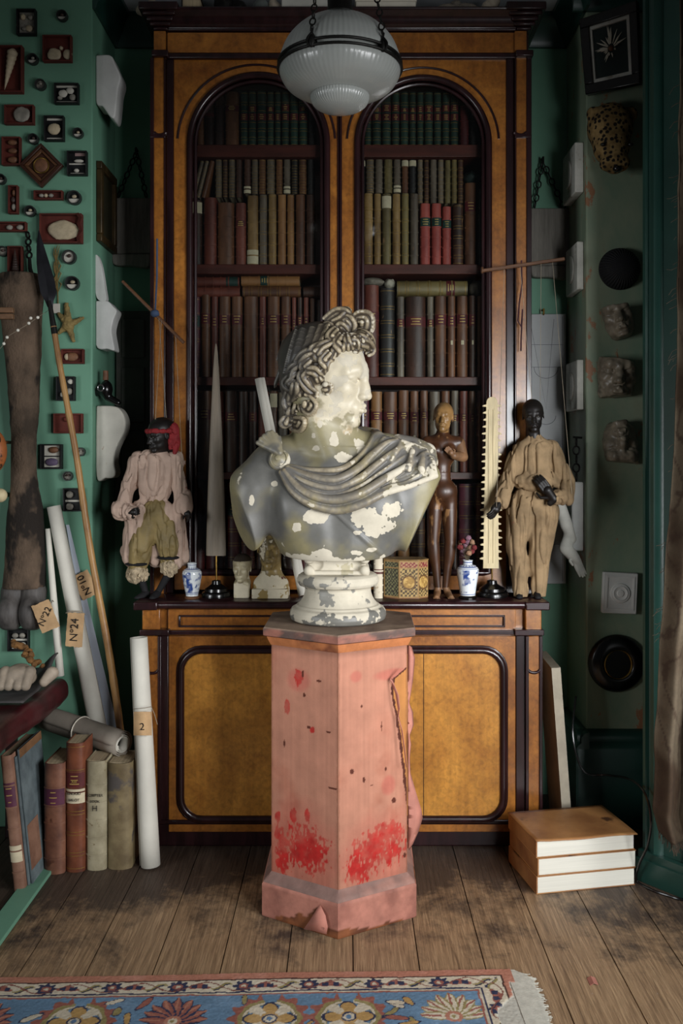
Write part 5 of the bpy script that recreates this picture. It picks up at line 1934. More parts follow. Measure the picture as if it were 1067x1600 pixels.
def vase(u, Y, prof_px, vb, label, seed, name='vase'):
    c = np.array((X(u, Y), Y, 0))
    t = thing(name, label, 'vase', (c[0], Y, ZT))
    k = Y / FPX
    pr = [(r * k, ZT + .010 + (vb - v) * k) for r, v in prof_px]
    pts_ = spline(pr, 70)
    inner = [(max(r - .003, .001), z) for r, z in pts_[-1:-14:-1]]
    mb = MB().lathe([(.001, pts_[0][1])] + [tuple(q) for q in pts_] + inner + [(.0008, inner[-1][1])], c, 72)
    V = mb.V()
    h = (V[:, 2] - ZT - .01) / (pts_[-1][1] - ZT - .01)
    q = fbm(V, 42, 3, seed) + .25 * fbm(V, 110, 2, seed + 2)
    ink = sst(q, .05, .16) * ((h > .12) & (h < .74)) * (.65 + .35 * sst(fbm(V, 70, 2, seed + 5), -.2, .2))
    for a, b in ((.05, .075), (.10, .112), (.76, .775), (.80, .83), (.93, .955)):
        ink = np.maximum(ink, ((h > a) & (h < b)) * .85)
    ink = np.maximum(ink, ((h > .83) & (h < .9) & (np.sin(np.arctan2(V[:, 1] - Y, V[:, 0] - c[0]) * 16) > .2)) * .7)
    obj('vase_body', mb, m_porc, t, col=mixc('#cfd4d6', '#24407f', ink))
    r0 = pr[0][0]
    obj('vase_stand', MB().lathe([(.001, ZT), (r0 * 1.15, ZT), (r0 * 1.2, ZT + .006), (r0 * 1.05, ZT + .010), (.001, ZT + .010)], c, 32), m_cane if seed == 3 else m_black, t)
    return t


vase(300, 3.32, [(9.5, 926), (10, 922), (13, 908), (15, 895), (14.5, 888), (10, 883.5), (6.8, 882), (7, 877), (7.6, 874.5)], 926, 'small blue and white vase beside the pink-coated marionette, empty', 3)
vase(730.5, 3.32, [(12, 924), (12.4, 920), (14.5, 905), (17, 890), (16.8, 883), (12, 877.5), (7.8, 876), (7.6, 871), (8.2, 869)], 925, 'blue and white vase with landscape, holding dried flowers', 21)
fl = thing('dried_flowers', 'bunch of faded pink and red dried flowers in the right-hand blue vase', 'flowers', (X(729, 3.32), 3.32, Z(880, 3.32)))
m_fl = [M('faded_red_petals', '#6b2526', .9, .35, 40, .4), M('faded_mauve_petals', '#6d4f5c', .9, .3, 40, .4), M('dry_brown_petals', '#8a6a52', .9, .3, 40, .4)]
rng = random.Random(3)
D2 = PT(3.32)
stems = MB()
hp = [(723, 845), (730, 840), (738, 848), (719, 855), (727, 852), (735, 857), (741, 856), (724, 862), (732, 864), (738, 862), (729, 846), (721, 849)]
for i, (u, v) in enumerate(hp):
    e = D2(u, v, rng.uniform(-.02, .02))
    stems.tube([D2(730 + rng.uniform(-2, 2), 880), D2((u + 730) / 2, (v + 874) / 2), e], .0008, 5)
obj('stems', stems, M('dry_stems', '#4d4430', .9), fl)
for i, (u, v) in enumerate(hp):
    e = D2(u, v, rng.uniform(-.02, .02))
    obj('flower_head', MB().ell(e, (.011, .011, .010), 14, 9, None, .5, i + 3, 4), m_fl[i % 3], fl, angle=0)

# ornate folding box and a pale book beside it
YBX = 3.33
bxx = thing('ornate_box', 'faceted gilt filigree box beside the brown lay figure', 'box', (X(637, YBX), YBX, ZT))
k = YBX / FPX
plan = [(X(600, YBX), 3.345), (X(623, YBX), 3.303), (X(653, YBX), 3.303), (X(669, YBX), 3.335), (X(665, YBX), 3.405), (X(606, YBX), 3.405)]
z0, z1 = ZT + .004, ZT + .138
rings = []
for z in np.linspace(z0, z1, 60):
    r = []
    for (a, b) in zip(plan, plan[1:] + plan[:1]):
        for i in range(26):
            r.append((a[0] + (b[0] - a[0]) * i / 26, a[1] + (b[1] - a[1]) * i / 26, z))
    rings.append(r)
mb = MB().loft(rings)
V = mb.V()
idx = np.arange(len(V)) % (26 * 6)
fi, s_ = idx // 26, (idx % 26) / 26
h = (V[:, 2] - z0) / (z1 - z0)
w_ = np.array([math.hypot(b[0] - a[0], b[1] - a[1]) for a, b in zip(plan, plan[1:] + plan[:1])])[fi]
xx, yy = (s_ - .5) * w_, (h - .42) * (z1 - z0)
rr = np.hypot(xx, yy)
fil = np.sin(xx * 420 + 3 * fbm(V, 60, 2, 2)) * np.sin(yy * 420 + 3 * fbm(V, 60, 2, 3))
Cb = mixc('#3a2c1c', '#9c8250', sst(fil, -.25, .25))
Cb = np.where((rr < .022)[:, None], mixc('#8a6a34', '#b08f50', sst(fbm(V, 120, 2, 4), -.2, .2)), Cb)
Cb = np.where((np.abs(rr - .024) < .003)[:, None], hx('#5a4022'), Cb)
Cb = np.where(((h > .80) & (h < .95))[:, None], mixc('#6d2a2a', '#9a7a55', sst(fil, 0, .4)), Cb)
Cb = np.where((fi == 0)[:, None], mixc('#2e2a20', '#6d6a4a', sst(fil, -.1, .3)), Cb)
Cb = np.where(((s_ < .07) | (s_ > .93) | (h < .05) | (h > .95) | (np.abs(h - .8) < .02))[:, None], hx('#8a6c42'), Cb)
obj('box_body', mb, MA('gilt_filigree', .5, .5, 200, .15, 60), bxx, col=np.clip(Cb, 0, 1), angle=30)
obj('box_base', MB().prism([(a * 1.0, b) for a, b in plan], ZT, ZT + .004, 'z'), m_cane, bxx)
cx_, cy_ = np.mean([p[0] for p in plan]), np.mean([p[1] for p in plan])
obj('box_lid', MB().prism([(cx_ + (a - cx_) * 1.03, cy_ + (b - cy_) * 1.03) for a, b in plan], z1, z1 + .005, 'z'), M('gilt_lid', '#6d5430', .5, .3, 60, .3), bxx, bevel=.0015)
LE['white vellum'] = M('white_vellum', '#b8ad98', .6, .12, 14, .15, 90, spots=('#8a7a60', 20, .62))
book(px(13, 3.32), Z(866, 3.32) - ZT, .10, (X(591.5, 3.32), 3.325, ZT), 'white vellum', 'small upright white-spined book standing on the counter beside the ornate box', None, [(M('brown_title_label', '#4d2a22', .6), .55, .66)])

# two portrait heads
m_head = plaster_mat('yellowed_portrait_plaster', .5, '#c4baa2')


def portrait(label, u, vc, hsz, vb, wu, shoulders, Y, yaw, tone, seed, hair):
    Dx = PT(Y)
    c = Dx(u, vc)
    t = thing('portrait_head', label, 'bust', (c[0], Y, ZT))
    R = Rdir(math.radians(yaw), 0, 0)
    S = SDF((c[0] - wu * .75, Y - wu * .9, ZT - .01), (c[0] + wu * .75, Y + wu * .9, c[2] + hsz * .7), .0022)
    W = headsdf(S, c, R, hsz, neck=(Dx(u + 1, vb - 25, .01), hsz * .22, hsz * .27))
    if hair: S.ell(W(-.08, 0, .20), np.array((.42, .35, .34)) * hsz, R, .005)
    z = ZT
    if shoulders:
        S.ell((c[0], Y + .008, z + .045), (wu * .5, wu * .34, .045), None, .02)
        S.bx((c[0], Y + .006, z + .018), (wu * .5, wu * .36, .018), None, .004, .003)
    else:
        S.bx((c[0], Y + .006, z + .028), (wu * .42, wu * .40, .030), None, .006, .012)
    S.cut((0, 0, z + .0006), (0, 0, -1))
    V, Q = S.mesh()
    n2 = fbm(V, 30, 4, seed)
    hz = (V[:, 2] - z) / (c[2] + hsz / 2 - z)
    Cb = mixc(tone[0], tone[1], sst(n2, -.2, .4))
    chip = .30 + .5 * n2 + .30 * sst(.42 - hz, 0, .2)
    if hair: Cb = np.where(((hz > .86) | (((V - c) @ R[:, 0]) < -.02) & (hz > .5))[:, None], hx('#2e2720'), Cb)
    if shoulders: Cb = np.where(((hz < .30) & (hz > .22) & (n2 > -.25) & (V[:, 1] < Y))[:, None], hx('#5a2f24'), Cb)
    obj('portrait_plaster', (V, Q), m_head, t, col=Cb, attrs={'chip': np.clip(chip, 0, 1)})
    return t


portrait('small white portrait head of a child on a squared block, left of the larger one', 378, 888, .100, 933, .068, False, 3.34, -8, ('#b3a98c', '#8d8163'), 5, True)
portrait('larger yellowed portrait head with flaking painted shoulders, below the bust shoulder', 423, 856, .150, 934, .132, True, 3.345, -4, ('#8f7a4c', '#5c5138'), 9, False)

# paper roll leaning on the bookcase behind the bust
D4 = PT(3.42)


def roll(name, label, p, q, r0, r1, mat, turns=1.6, group=None, cat='paper roll', th=.0016, n=34, hollow=True):
    """a rolled sheet: a spiral swept from p to q"""
    p, q = np.array(p, float), np.array(q, float)
    d = (q - p) / np.linalg.norm(q - p)
    a = np.cross(d, (0, 1.0, .2)); a /= np.linalg.norm(a)
    b = np.cross(d, a)
    N = int(n * turns)
    ang = np.linspace(0, 2 * PI * turns, N)
    def ring(c, r):
        rr_ = r * (.72 + .28 * ang / ang[-1])
        return [c + rr_[i] * (math.cos(ang[i]) * a + math.sin(ang[i]) * b) for i in range(N)]
    g = np.array([ring(p + (q - p) * t, r0 + (r1 - r0) * t) for t in np.linspace(0, 1, 8)])
    mb = MB().sheet(g, th)
    base = p if p[2] < q[2] else q
    t = thing(name, label, cat, base, (0, 0, 0), group)
    obj('rolled_sheet', mb, mat, t, angle=0)
    return t


m_rollw = M('white_paper_roll', '#cdc9bd', .8, .07, 7, .12, 60)
m_rollg = M('grey_backed_paper', '#8d8478', .85, .1, 10, .15, 80)
t = roll('paper_roll', 'slim white paper roll leaning behind the bust, its split upper end above the clasp', D4(475, 926, -.045), D4(407, 592, -.02), .021, .021, m_rollw, 1.3)
t.location.z = max(t.location.z, ZT)

# ------------------------------------------------------------------ things on top of the bookcase
ZTOP = zc0 + .072 * .95 + .0005
YT = 3.47
m_sh = M('pale_shell', '#a59a88', .55, .2, 30, .3, 60)
DT = PT(YT)
DT2 = lambda u, z, dy=0: np.array((X(u, YT + dy), YT + dy, z))


def lumps(name, label, cat, parts, mat, Y=YT, zb=None, nz=.15):
    """one irregular thing modelled from overlapping rounded masses: (u, v, ru, rv, depth radius)"""
    us = [p[0] for p in parts]
    k = Y / FPX
    lo = np.array((X(min(p[0] - p[2] for p in parts), Y) - .02, Y - max(p[4] for p in parts) - .03, Z(max(p[1] + p[3] for p in parts), Y) - .02))
    hi = np.array((X(max(p[0] + p[2] for p in parts), Y) + .02, Y + max(p[4] for p in parts) + .03, Z(min(p[1] - p[3] for p in parts), Y) + .02))
    S = SDF(lo, hi, .0028)
    for p in parts:
        S.ell((X(p[0], Y), Y + (p[5] if len(p) > 5 else 0), Z(p[1], Y)), (p[2] * k, p[4], p[3] * k), None, .008)
    if nz: S.disp(lambda q: nz * .02 * fbm(q, 40, 3, len(parts)), .02)
    V, Q = S.mesh()
    if zb is not None:
        V[:, 2] += zb - V[:, 2].min()
    c = ((V[:, 0].min() + V[:, 0].max()) / 2, Y, V[:, 2].min())
    return tag(obj(name, (V, Q), mat, None, loc=c), label, cat)


lumps('conch_shell', 'pale conch shell on the left end of the bookcase top', 'shell', [(228, 10, 13, 10, .03), (220, 12, 8, 6, .02), (238, 4, 8, 10, .02)], m_sh, YT, ZTOP)
tb = thing('book', 'dark-covered book with pale page edges lying on the bookcase top, left part', 'book', DT2(303, ZTOP))
obj('cover', MB().box(X(287, YT), X(318, YT), YT - .05, YT + .05, ZTOP, ZTOP + .005).box(X(287, YT), X(318, YT), YT - .05, YT + .05, ZTOP + .040, ZTOP + .045).box(X(287, YT), X(289, YT), YT - .05, YT + .05, ZTOP + .005, ZTOP + .040), LE['black'], tb, bevel=.001)
obj('pages', MB().box(X(289, YT), X(316, YT), YT - .046, YT + .046, ZTOP + .0052, ZTOP + .0398), m_pages, tb)
lumps('dark_figurine', 'dark seated figurine on the bookcase top above the left arch', 'figurine', [(350, 5, 16, 20, .03), (348, -18, 9, 10, .025), (372, 12, 14, 12, .03)], m_iron, YT, ZTOP)
lumps('glass_float', 'round pale glass ball on the bookcase top left of the white block', 'ball', [(408, 8, 13, 13, .03)], M('grey_glass_ball', '#5d635f', .15, .2, 10, 0), YT, ZTOP, 0)
lumps('shell', 'white bulbous shell on the bookcase top touching the white block', 'shell', [(430, 8, 10, 11, .025), (426, 0, 6, 8, .02)], m_sh, YT, ZTOP)
bb = MB().box(X(441, YT), X(512, YT), YT - .05, YT + .05, ZTOP, ZTOP + .042)
tag(obj('plaster_block', bb, m_plast, None, loc=DT2(476, ZTOP), bevel=.004), 'long white plaster block on the bookcase top behind the lamp stem', 'block')
bb = thing('card_box', 'pale oblong card box on the bookcase top, right of the lamp stem', 'box', DT2(605, ZTOP))
obj('box_tray', MB().box(X(556, YT), X(648, YT), YT - .05, YT + .06, ZTOP, ZTOP + .032), m_paper, bb, bevel=.002)
obj('box_lid', MB().box(X(554.5, YT), X(649.5, YT), YT - .052, YT + .062, ZTOP + .0322, ZTOP + .045), m_paper, bb, bevel=.002)
lumps('fossil', 'low grey fossil slab on the bookcase top above the right arch', 'fossil', [(700, 12, 20, 8, .04), (725, 12, 22, 9, .04), (712, 6, 10, 8, .03)], m_rock, YT, ZTOP)
lumps('bird_shaped_shell', 'pale spotted spindle shell on the bookcase top near the right corner', 'shell', [(762, 12, 10, 12, .025), (770, 4, 10, 9, .02), (756, 18, 7, 6, .02), (778, -3, 4, 8, .012)], m_sh, YT, ZTOP)

# ------------------------------------------------------------------ pendant lamp
YLP = 2.60
lc = np.array(P(531, 108, YLP))
lamp = thing('pendant_lamp', 'ribbed white glass pendant lamp with dark metal bands hanging before the bookcase', 'lamp', (lc[0], YLP, lc[2] - .13))
m_opal = M('ribbed_opal_glass', '#9a9d99', .28, .05, 6, 0, spec=.5, coat=.3)
z = lc[2]
up = spline([(.171, z + .014), (.168, z + .035), (.150, z + .075), (.115, z + .112), (.075, z + .135), (.046, z + .146)], 26)
dn = spline([(.172, z - .004), (.168, z - .022), (.150, z - .048), (.118, z - .066), (.092, z - .075), (.0835, z - .077)], 22)
tp = spline([(.0835, z - .077), (.082, z - .088), (.074, z - .102), (.056, z - .113), (.028, z - .120), (.0008, z - .122)], 20)
c0 = (lc[0], YLP, 0)
obj('glass_dome', MB().lathe([tuple(q) for q in up], c0, 288, .0045, 72), m_opal, lamp, angle=0)
obj('glass_bowl', MB().lathe([tuple(q) for q in dn], c0, 288, .0025, 72), m_opal, lamp, angle=0)
obj('glass_tip', MB().lathe([tuple(q) for q in tp], c0, 240, .010, 60), m_opal, lamp, angle=0)
for zz_, r in ((z + .013, .174), (z - .003, .1755)):
    obj('metal_band', MB().tube([(lc[0] + r * math.cos(a), YLP + r * math.sin(a), zz_) for a in np.linspace(0, 2 * PI, 72, endpoint=False)], .0042, 8, closed=True), m_iron, lamp)
obj('metal_cap', MB().lathe([(.001, z + .143), (.050, z + .143), (.052, z + .150), (.040, z + .158), (.034, z + .18), (.036, z + .215), (.030, z + .23), (.022, z + .24), (.020, z + .33), (.001, z + .33)], c0, 36), m_iron, lamp)


def chain(mb, p, q, ll=.026, r=.0022, w=.008):
    p, q = np.array(p, float), np.array(q, float)
    L = np.linalg.norm(q - p)
    n = max(2, int(L / (ll * .78)))
    d = (q - p) / L
    a = np.cross(d, (0.3, 1, .1)); a /= np.linalg.norm(a)
    b = np.cross(d, a)
    for i in range(n):
        c = p + d * L * (i + .5) / n
        s = a if i % 2 else b
        h = ll / 2 - r
        pts_ = [c + d * h * math.sin(t) + s * w * math.cos(t) for t in np.linspace(0, 2 * PI, 14, endpoint=False)]
        mb.tube(pts_, r, 6, closed=True)
    return mb


for az in (math.radians(-115), math.radians(-48), math.radians(95)):
    e = np.array((lc[0] + .176 * math.cos(az), YLP + .176 * math.sin(az), z + .02))
    cl = MB()
    for s in (-1, 1):
        pts_ = [e + np.array((s * (.006 + .008 * math.sin(t)) * math.sin(-az) * -1, s * (.006 + .008 * math.sin(t)) * math.cos(az), -.028 + .05 * t / 5)) for t in np.linspace(0, 5, 16)]
        cl.tube(pts_, .0028, 6)
    cl.ell(e + np.array((0, 0, -.012)), (.010, .008, .018), 12, 8)
    obj('clasp', cl, m_iron, lamp)
    obj('suspension_chain', chain(MB(), e + np.array((0, 0, .012)), (lc[0] + .05 * math.cos(az), YLP + .05 * math.sin(az), 3.16)), m_iron, lamp)
obj('ceiling_rose', MB().lathe([(.001, 3.219), (.075, 3.219), (.07, 3.20), (.05, 3.17), (.02, 3.15), (.012, 3.14), (.012, z + .32), (.001, z + .32)], c0, 32), m_iron, lamp)
# ------------------------------------------------------------------ specimens on the left pier
YP = YL - .001                               # face of the pier
m_cardb = M('dark_red_specimen_box', '#562319', .8, .2, 16, .15, 90)
m_bbox = M('black_specimen_box', '#0d0d0e', .6, .3, 30, .1)
m_rim = M('grey_tin_rim', '#3a3c3a', .45, .25, 40, .1, metal=.5)
m_card = M('white_card', '#bdb9ad', .8, .06, 20, .05)
m_shl = M('cream_shell', '#b3a488', .5, .2, 25, .3, 70)
m_shd = M('dark_shell', '#4a3a34', .45, .35, 25, .3, 70)
m_shg = M('grey_mineral_specimen', '#8a857a', .6, .3, 40, .5, 80)
m_min = M('mauve_mineral', '#5d5068', .6, .3, 30, .4, 70)
m_brn = M('brown_specimen', '#6d4a33', .6, .35, 30, .4, 70)


def tray(u0, u1, v0, v1, mat, label, contents=(), dep=.024, cat='specimen box', name='specimen_box', wall=2.0, ragged=False, rot=0):
    """open-fronted tray on the pier: back, four sides, fixed specimens (kind, u, v, ru, rv, material)"""
    Y1 = YP
    Y0 = Y1 - dep
    c = P((u0 + u1) / 2, (v0 + v1) / 2, Y0)
    t = thing(name, label, cat, (c[0], Y1, Z(v1, Y0)))
    w = px(wall, Y0)
    xa, xb, za, zb = X(u0, Y0), X(u1, Y0), Z(v1, Y0), Z(v0, Y0)
    mb = MB().box(xa, xb, Y1 - .004, Y1, za, zb)
    mb.box(xa, xa + w, Y0, Y1 - .004, za, zb).box(xb - w, xb, Y0, Y1 - .004, za, zb)
    mb.box(xa + w, xb - w, Y0, Y1 - .004, za, za + w).box(xa + w, xb - w, Y0, Y1 - .004, zb - w, zb)
    obj('tray', mb, mat, t, bevel=.0012)
    for i, q in enumerate(contents):
        kind, u, v, ru, rv, m_ = q[:6]
        yy = Y1 - .0045
        k = Y0 / FPX
        if kind == 'e':
            o_ = MB().ell((X(u, Y0), yy - .3 * dep, Z(v, Y0)), (ru * k, .32 * dep, rv * k), 20, 14, None, .16, int(u + v), 2.5)
            obj('specimen', o_, m_, t, angle=0)
        elif kind == 'c':                      # mounting card
            obj('card', MB().box(X(u - ru, Y0), X(u + ru, Y0), yy - .002, yy, Z(v + rv, Y0), Z(v - rv, Y0)), m_, t)
        elif kind == 's':                      # pointed spiral shell: axis from (u,v) to (ru,rv), thickness q[6]
            a, b = np.array((X(u, Y0), yy - .012, Z(v, Y0))), np.array((X(ru, Y0), yy - .012, Z(rv, Y0)))
            th = q[6] * k
            n_ = 60
            rr = [max(.0008, th * (1 - j / n_) ** .8 * (.86 + .14 * abs(math.cos(j * 9 * PI / n_)))) * min(1, .3 + j / 6) for j in range(n_ + 1)]
            obj('specimen', MB().tube(np.linspace(a, b, n_ + 1), rr, 18), m_, t, angle=0)
    return t


def pillbox(u, v, r, label, kind=0):
    Y1, dep = YP, .020
    Y0 = Y1 - dep
    c = P(u, v, Y0)
    k = Y0 / FPX
    t = thing('round_specimen_box', label, 'specimen box', (c[0], Y1, c[2] - r * k), group='small round glass-lidded specimen boxes on the green pier')
    Rm = rotm(PI / 2, 0, 0)
    R0 = r * k
    mb = MB().lathe([(.001, 0), (R0, 0), (R0, dep), (R0 * .82, dep), (R0 * .80, .006), (.001, .006)], (c[0], Y1, c[2]), 32, R=Rm)
    obj('rim', mb, m_rim if kind != 3 else m_cardb, t)
    yy = Y1 - .0065
    if kind in (0, 3):
        a = [(c[0] + R0 * .78 * math.cos(q), c[2] - .08 * R0 + R0 * .70 * math.sin(q)) for q in np.linspace(PI + .1, 2 * PI - .1, 14)]
        obj('card', MB().prism(a, yy - .006, yy, 'y'), m_card, t)
        obj('backing', MB().lathe([(.001, .0062), (R0 * .79, .0062), (R0 * .79, .0068), (.001, .0068)], (c[0], Y1, c[2]), 24, R=Rm), m_bbox, t)
    else:
        obj('card', MB().lathe([(.001, .0062), (R0 * .79, .0062), (R0 * .79, .0072), (.001, .0072)], (c[0], Y1, c[2]), 24, R=Rm), m_card if kind == 2 else m_shg, t)
    obj('specimen', MB().ell((c[0], yy - .005, c[2] + R0 * .18), (R0 * .34, .005, R0 * .24), 14, 9, None, .3, int(u), 3), (m_shd, m_shl, m_shg)[int(u) % 3] if kind != 2 else m_shd, t, angle=0)
    return t


TR = tray
TR(25, 55, 13, 53, m_bbox, 'black box framing a grey mottled panel, topmost box on the pier', [('c', 40, 33, 12, 17, m_shg), ('e', 34, 24, 4, 5, m_shl), ('e', 44, 42, 6, 5, m_shl), ('e', 36, 43, 4, 3, m_shg), ('e', 46, 25, 4, 4, m_shg)])
TR(66, 111, 54, 95, m_cardb, 'dark red box holding two pale rounded shells, high on the pier', [('e', 83, 83, 11, 10, m_shl), ('e', 104, 83, 7, 8, m_shl), ('e', 94, 73, 3, 3, m_shl)])
TR(-4, 34, 70, 143, m_cardb, 'tall dark red box holding a long ribbed spiral shell', [('s', 19, 74, 5, 138, m_shl, 9)], .03)
TR(84, 122, 129, 161, m_bbox, 'black box with white bone-like specimens between two paper strips', [('c', 103, 132, 17, 2, m_card), ('c', 103, 157, 17, 1.5, m_card), ('e', 97, 144, 7, 6, m_card), ('e', 108, 140, 6, 5, m_card), ('e', 112, 150, 5, 5, m_shg), ('e', 92, 151, 4, 3, m_shg)])
TR(6, 52, 163, 193, m_cardb, 'dark red box holding one grey knobbly shell', [('e', 32, 177, 13, 12, m_shg)])
TR(68, 99, 180, 219, m_bbox, 'upright black box with a curled tan fossil between paper strips', [('c', 83, 184, 12, 1.5, m_card), ('c', 83, 214, 12, 1.2, m_card), ('e', 83, 200, 10, 9, m_shl)])
TR(2, 31, 213, 257, m_cardb, 'dark red box holding three brown seeds one above another', [('e', 18, 221, 8, 4, m_brn), ('e', 18, 234, 8, 4, m_brn), ('e', 18, 248, 8, 5, m_brn)])
TR(104, 135, 235, 273, m_bbox, 'black box with two rows of tiny white pieces and a pink label', [('c', 123, 239, 8, 2.5, M('pink_label', '#8d7370', .8, .1)), ('c', 118, 254, 13, 1, m_card), ('e', 122, 250, 8, 2.5, m_card), ('c', 119, 269, 11, 1, m_card), ('e', 118, 265, 4, 3, m_card)])
# the lozenge frame
t = thing('lozenge_frame', 'square carved wooden frame hung cornerwise with a round dark picture', 'frame', (*P(65, 260, YP)[:2], Z(293, YP)))
c = P(65, 259, YP - .01)
m_fr = M('dark_carved_frame', '#3a2015', .45, .35, 20, .2, 60)
for i, (h0, h1, d0, d1) in enumerate(((.083, .066, .0, .022), (.066, .050, .0, .014), (.050, .0, .0, .008))):
    mb = MB()
    q0 = [(c[0] + h0 * math.cos(a), c[2] + h0 * math.sin(a)) for a in (0, PI / 2, PI, 1.5 * PI)]
    if h1:
        q1 = [(c[0] + h1 * math.cos(a), c[2] + h1 * math.sin(a)) for a in (0, PI / 2, PI, 1.5 * PI)]
        for j in range(4):
            mb.prism([q0[j], q0[(j + 1) % 4], q1[(j + 1) % 4], q1[j]], YP - d1, YP, 'y')
    else:
        mb.prism(q0, YP - d1, YP, 'y')
    obj(('outer_moulding', 'inner_moulding', 'slip')[i], mb, m_fr if i != 1 else m_cane, t, bevel=.002)
obj('round_picture', MB().lathe([(.001, 0), (.027, 0), (.027, .006), (.023, .009), (.001, .010)], (c[0], YP - .008, c[2]), 32, R=rotm(PI / 2, 0, 0)), m_brn, t)
obj('ring', MB().tube([(c[0] + .028 * math.cos(a), YP - .014, c[2] + .028 * math.sin(a)) for a in np.linspace(0, 2 * PI, 40, endpoint=False)], .0035, 8, closed=True), m_brass, t)
TR(12, 27, 289, 333, m_cardb, 'narrow upright red box with a string of small brown seeds', [('e', 20, 300, 3, 5, m_brn), ('e', 19, 311, 4, 5, m_shd), ('e', 20, 322, 4, 5, m_shg)])
TR(52, 97, 297, 311, m_cardb, 'narrow horizontal red box with a row of tiny shells', [('e', 63, 304, 4, 3, m_shg), ('e', 70, 304, 3, 3, m_shl), ('e', 78, 304, 4, 3, m_shg)])
TR(-4, 40, 346, 361, m_cardb, 'low horizontal red box with two spotted shells beside the iron hook', [('e', 13, 354, 5, 4, m_shg), ('e', 30, 354, 6, 4, m_shg)])
tb = TR(61, 127, 333, 379, m_cardb, 'large torn red-brown box holding a big smooth egg-like shell', [('e', 97, 358, 25, 15, m_shl)], .03)
Y0 = YP - .03
obj('torn_edge', MB().sheet(np.array([[(X(u + s * 3, Y0), Y0 - .004 * s + .003 * math.sin(v), Z(v, Y0)) for s in (0, 1, 2)] for u, v in ((118, 333), (123, 340), (121, 350), (124, 360), (120, 370), (121, 379))]), .002), m_cardb, tb)
TR(11, 34, 384, 427, m_cardb, 'upright red box holding a dark spiral shell', [('s', 23, 424, 22, 388, m_shd, 6)])
TR(95, 130, 545, 568, m_cardb, 'small red box behind the spear holding a tan specimen', [('e', 111, 557, 10, 7, m_brn), ('e', 103, 557, 4, 5, m_shl)])
TR(87, 116, 588, 626, m_bbox, 'black box behind the spear shaft with two small pale specimens', [('e', 109, 596, 5, 4, m_card), ('e', 107, 611, 5, 5, m_shg), ('e', 96, 616, 4, 4, m_shg)])
TR(83, 128, 646, 677, m_cardb, 'empty-looking wide red box crossed by the spear shaft', [('e', 103, 655, 6, 4, m_cardb)])
TR(62, 96, 694, 733, m_bbox, 'black-edged box with two minerals on white cards', [('c', 79, 704, 12, 8, m_card), ('c', 79, 722, 12, 8, m_card), ('e', 82, 703, 8, 5, m_brn), ('e', 79, 722, 10, 6, m_min)])
TR(98, 126, 763, 799, m_bbox, 'black box with two round pale coins, right of the animal leg', [('c', 113, 783, 13, 1.5, m_card), ('e', 107, 773, 6, 5.5, m_shg), ('e', 107, 792, 6, 5.5, m_shg)])
TR(11, 44, 983, 1018, m_bbox, 'lowest black box on the pier, below the hoof', [('c', 28, 1001, 13, 1.5, m_card), ('c', 28, 1014, 12, 1, m_card), ('e', 22, 994, 5, 4, m_shg), ('e', 33, 994, 5, 4, m_shg), ('e', 34, 1008, 6, 3.5, m_card)])
m_pb = [('round specimen box at the very top, right of the black mottled box', 96, 23, 8.5, 0), ('round specimen box left of the two-shell red box', 50, 91, 8.5, 0), ('round specimen box left of the black bone box', 62, 131, 8.5, 1),
        ('round specimen box beside the dark red box of three seeds', 51, 216, 8, 0), ('round half-white specimen box right of the curled fossil', 121, 207, 8, 0), ('round specimen box cut by the left edge, level with the lozenge frame', 0, 279, 8, 0),
        ('round specimen box right of the narrow horizontal red box', 115, 308, 11, 0), ('round specimen box just below the narrow upright red box', 46, 329, 8.5, 0), ('round white-lidded specimen box right of the spear tip', 107, 401, 11, 2),
        ('round black-and-white specimen box above the starfish', 112, 442, 11, 0), ('round dark box half hidden by the spear shaft, left of the scroll bracket', 125, 706, 7, 1), ('round grey specimen box above the black coin box', 105, 744, 7.5, 1), ('round specimen box at left edge beside the dark spiral shell box', 3, 392, 8, 1)]
for lb, u, v, r, kd in m_pb:
    pillbox(u, v, r, lb, kd)

# starfish with its label, a dried sprig, an iron hook
c = P(107, 508, YP - .012)
k = YP / FPX
S = SDF(c - np.array((.085, .03, .085)), c + np.array((.085, .015, .085)), .0022)
for (u, v) in ((103, 466), (129, 497), (115, 533), (92, 520), (92, 490)):
    e = P(u, v, YP - .010)
    S.cap(c, e, .016, .006, .008)
S.disp(lambda p: .0028 * fbm(p, 150, 2, 3), .01)
S.cut((0, YP - .0003, 0), (0, 1, 0))
V, Q = S.mesh()
tag(obj('starfish', (V, Q), M('dried_starfish', '#7d6b40', .8, .3, 40, .5, 80), None, loc=c), 'dried knobbly yellow-brown starfish on the pier beside the spear', 'starfish')
pl = thing('dried_sprig', 'upright dried grass sprig with a paper label, right of the spear blade', 'dried plant', P(91, 488, YP))
sp = MB()
rng = random.Random(9)
sp.tube([P(91, 484, YP - .006), P(90, 450, YP - .006), P(88, 400, YP - .006)], .0022, 6)
for i in range(26):
    v = rng.uniform(392, 450)
    sp.tube([P(90 - (450 - v) * .03, v + 8, YP - .006), P(90 + rng.uniform(-6, 6), v - 6, YP - .009), P(89 + rng.uniform(-5, 5), v - 16, YP - .008)], [.0016, .0022, .0006], 5)
obj('stems', sp, M('straw', '#6d5a30', .85, .3), pl)
lt = MB().box(X(84, YP), X(95, YP), YP - .010, YP - .0085, Z(490, YP), Z(475, YP))
obj('label_tag', lt, m_card, pl, bevel=.001)
hk = thing('iron_hook', 'dark iron hook and chain hanging above the animal leg', 'hook', P(45, 445, YP))
obj('hook_chain', chain(MB(), P(43, 362, YP - .02), P(46, 404, YP - .02), .03, .004, .011), m_iron, hk)
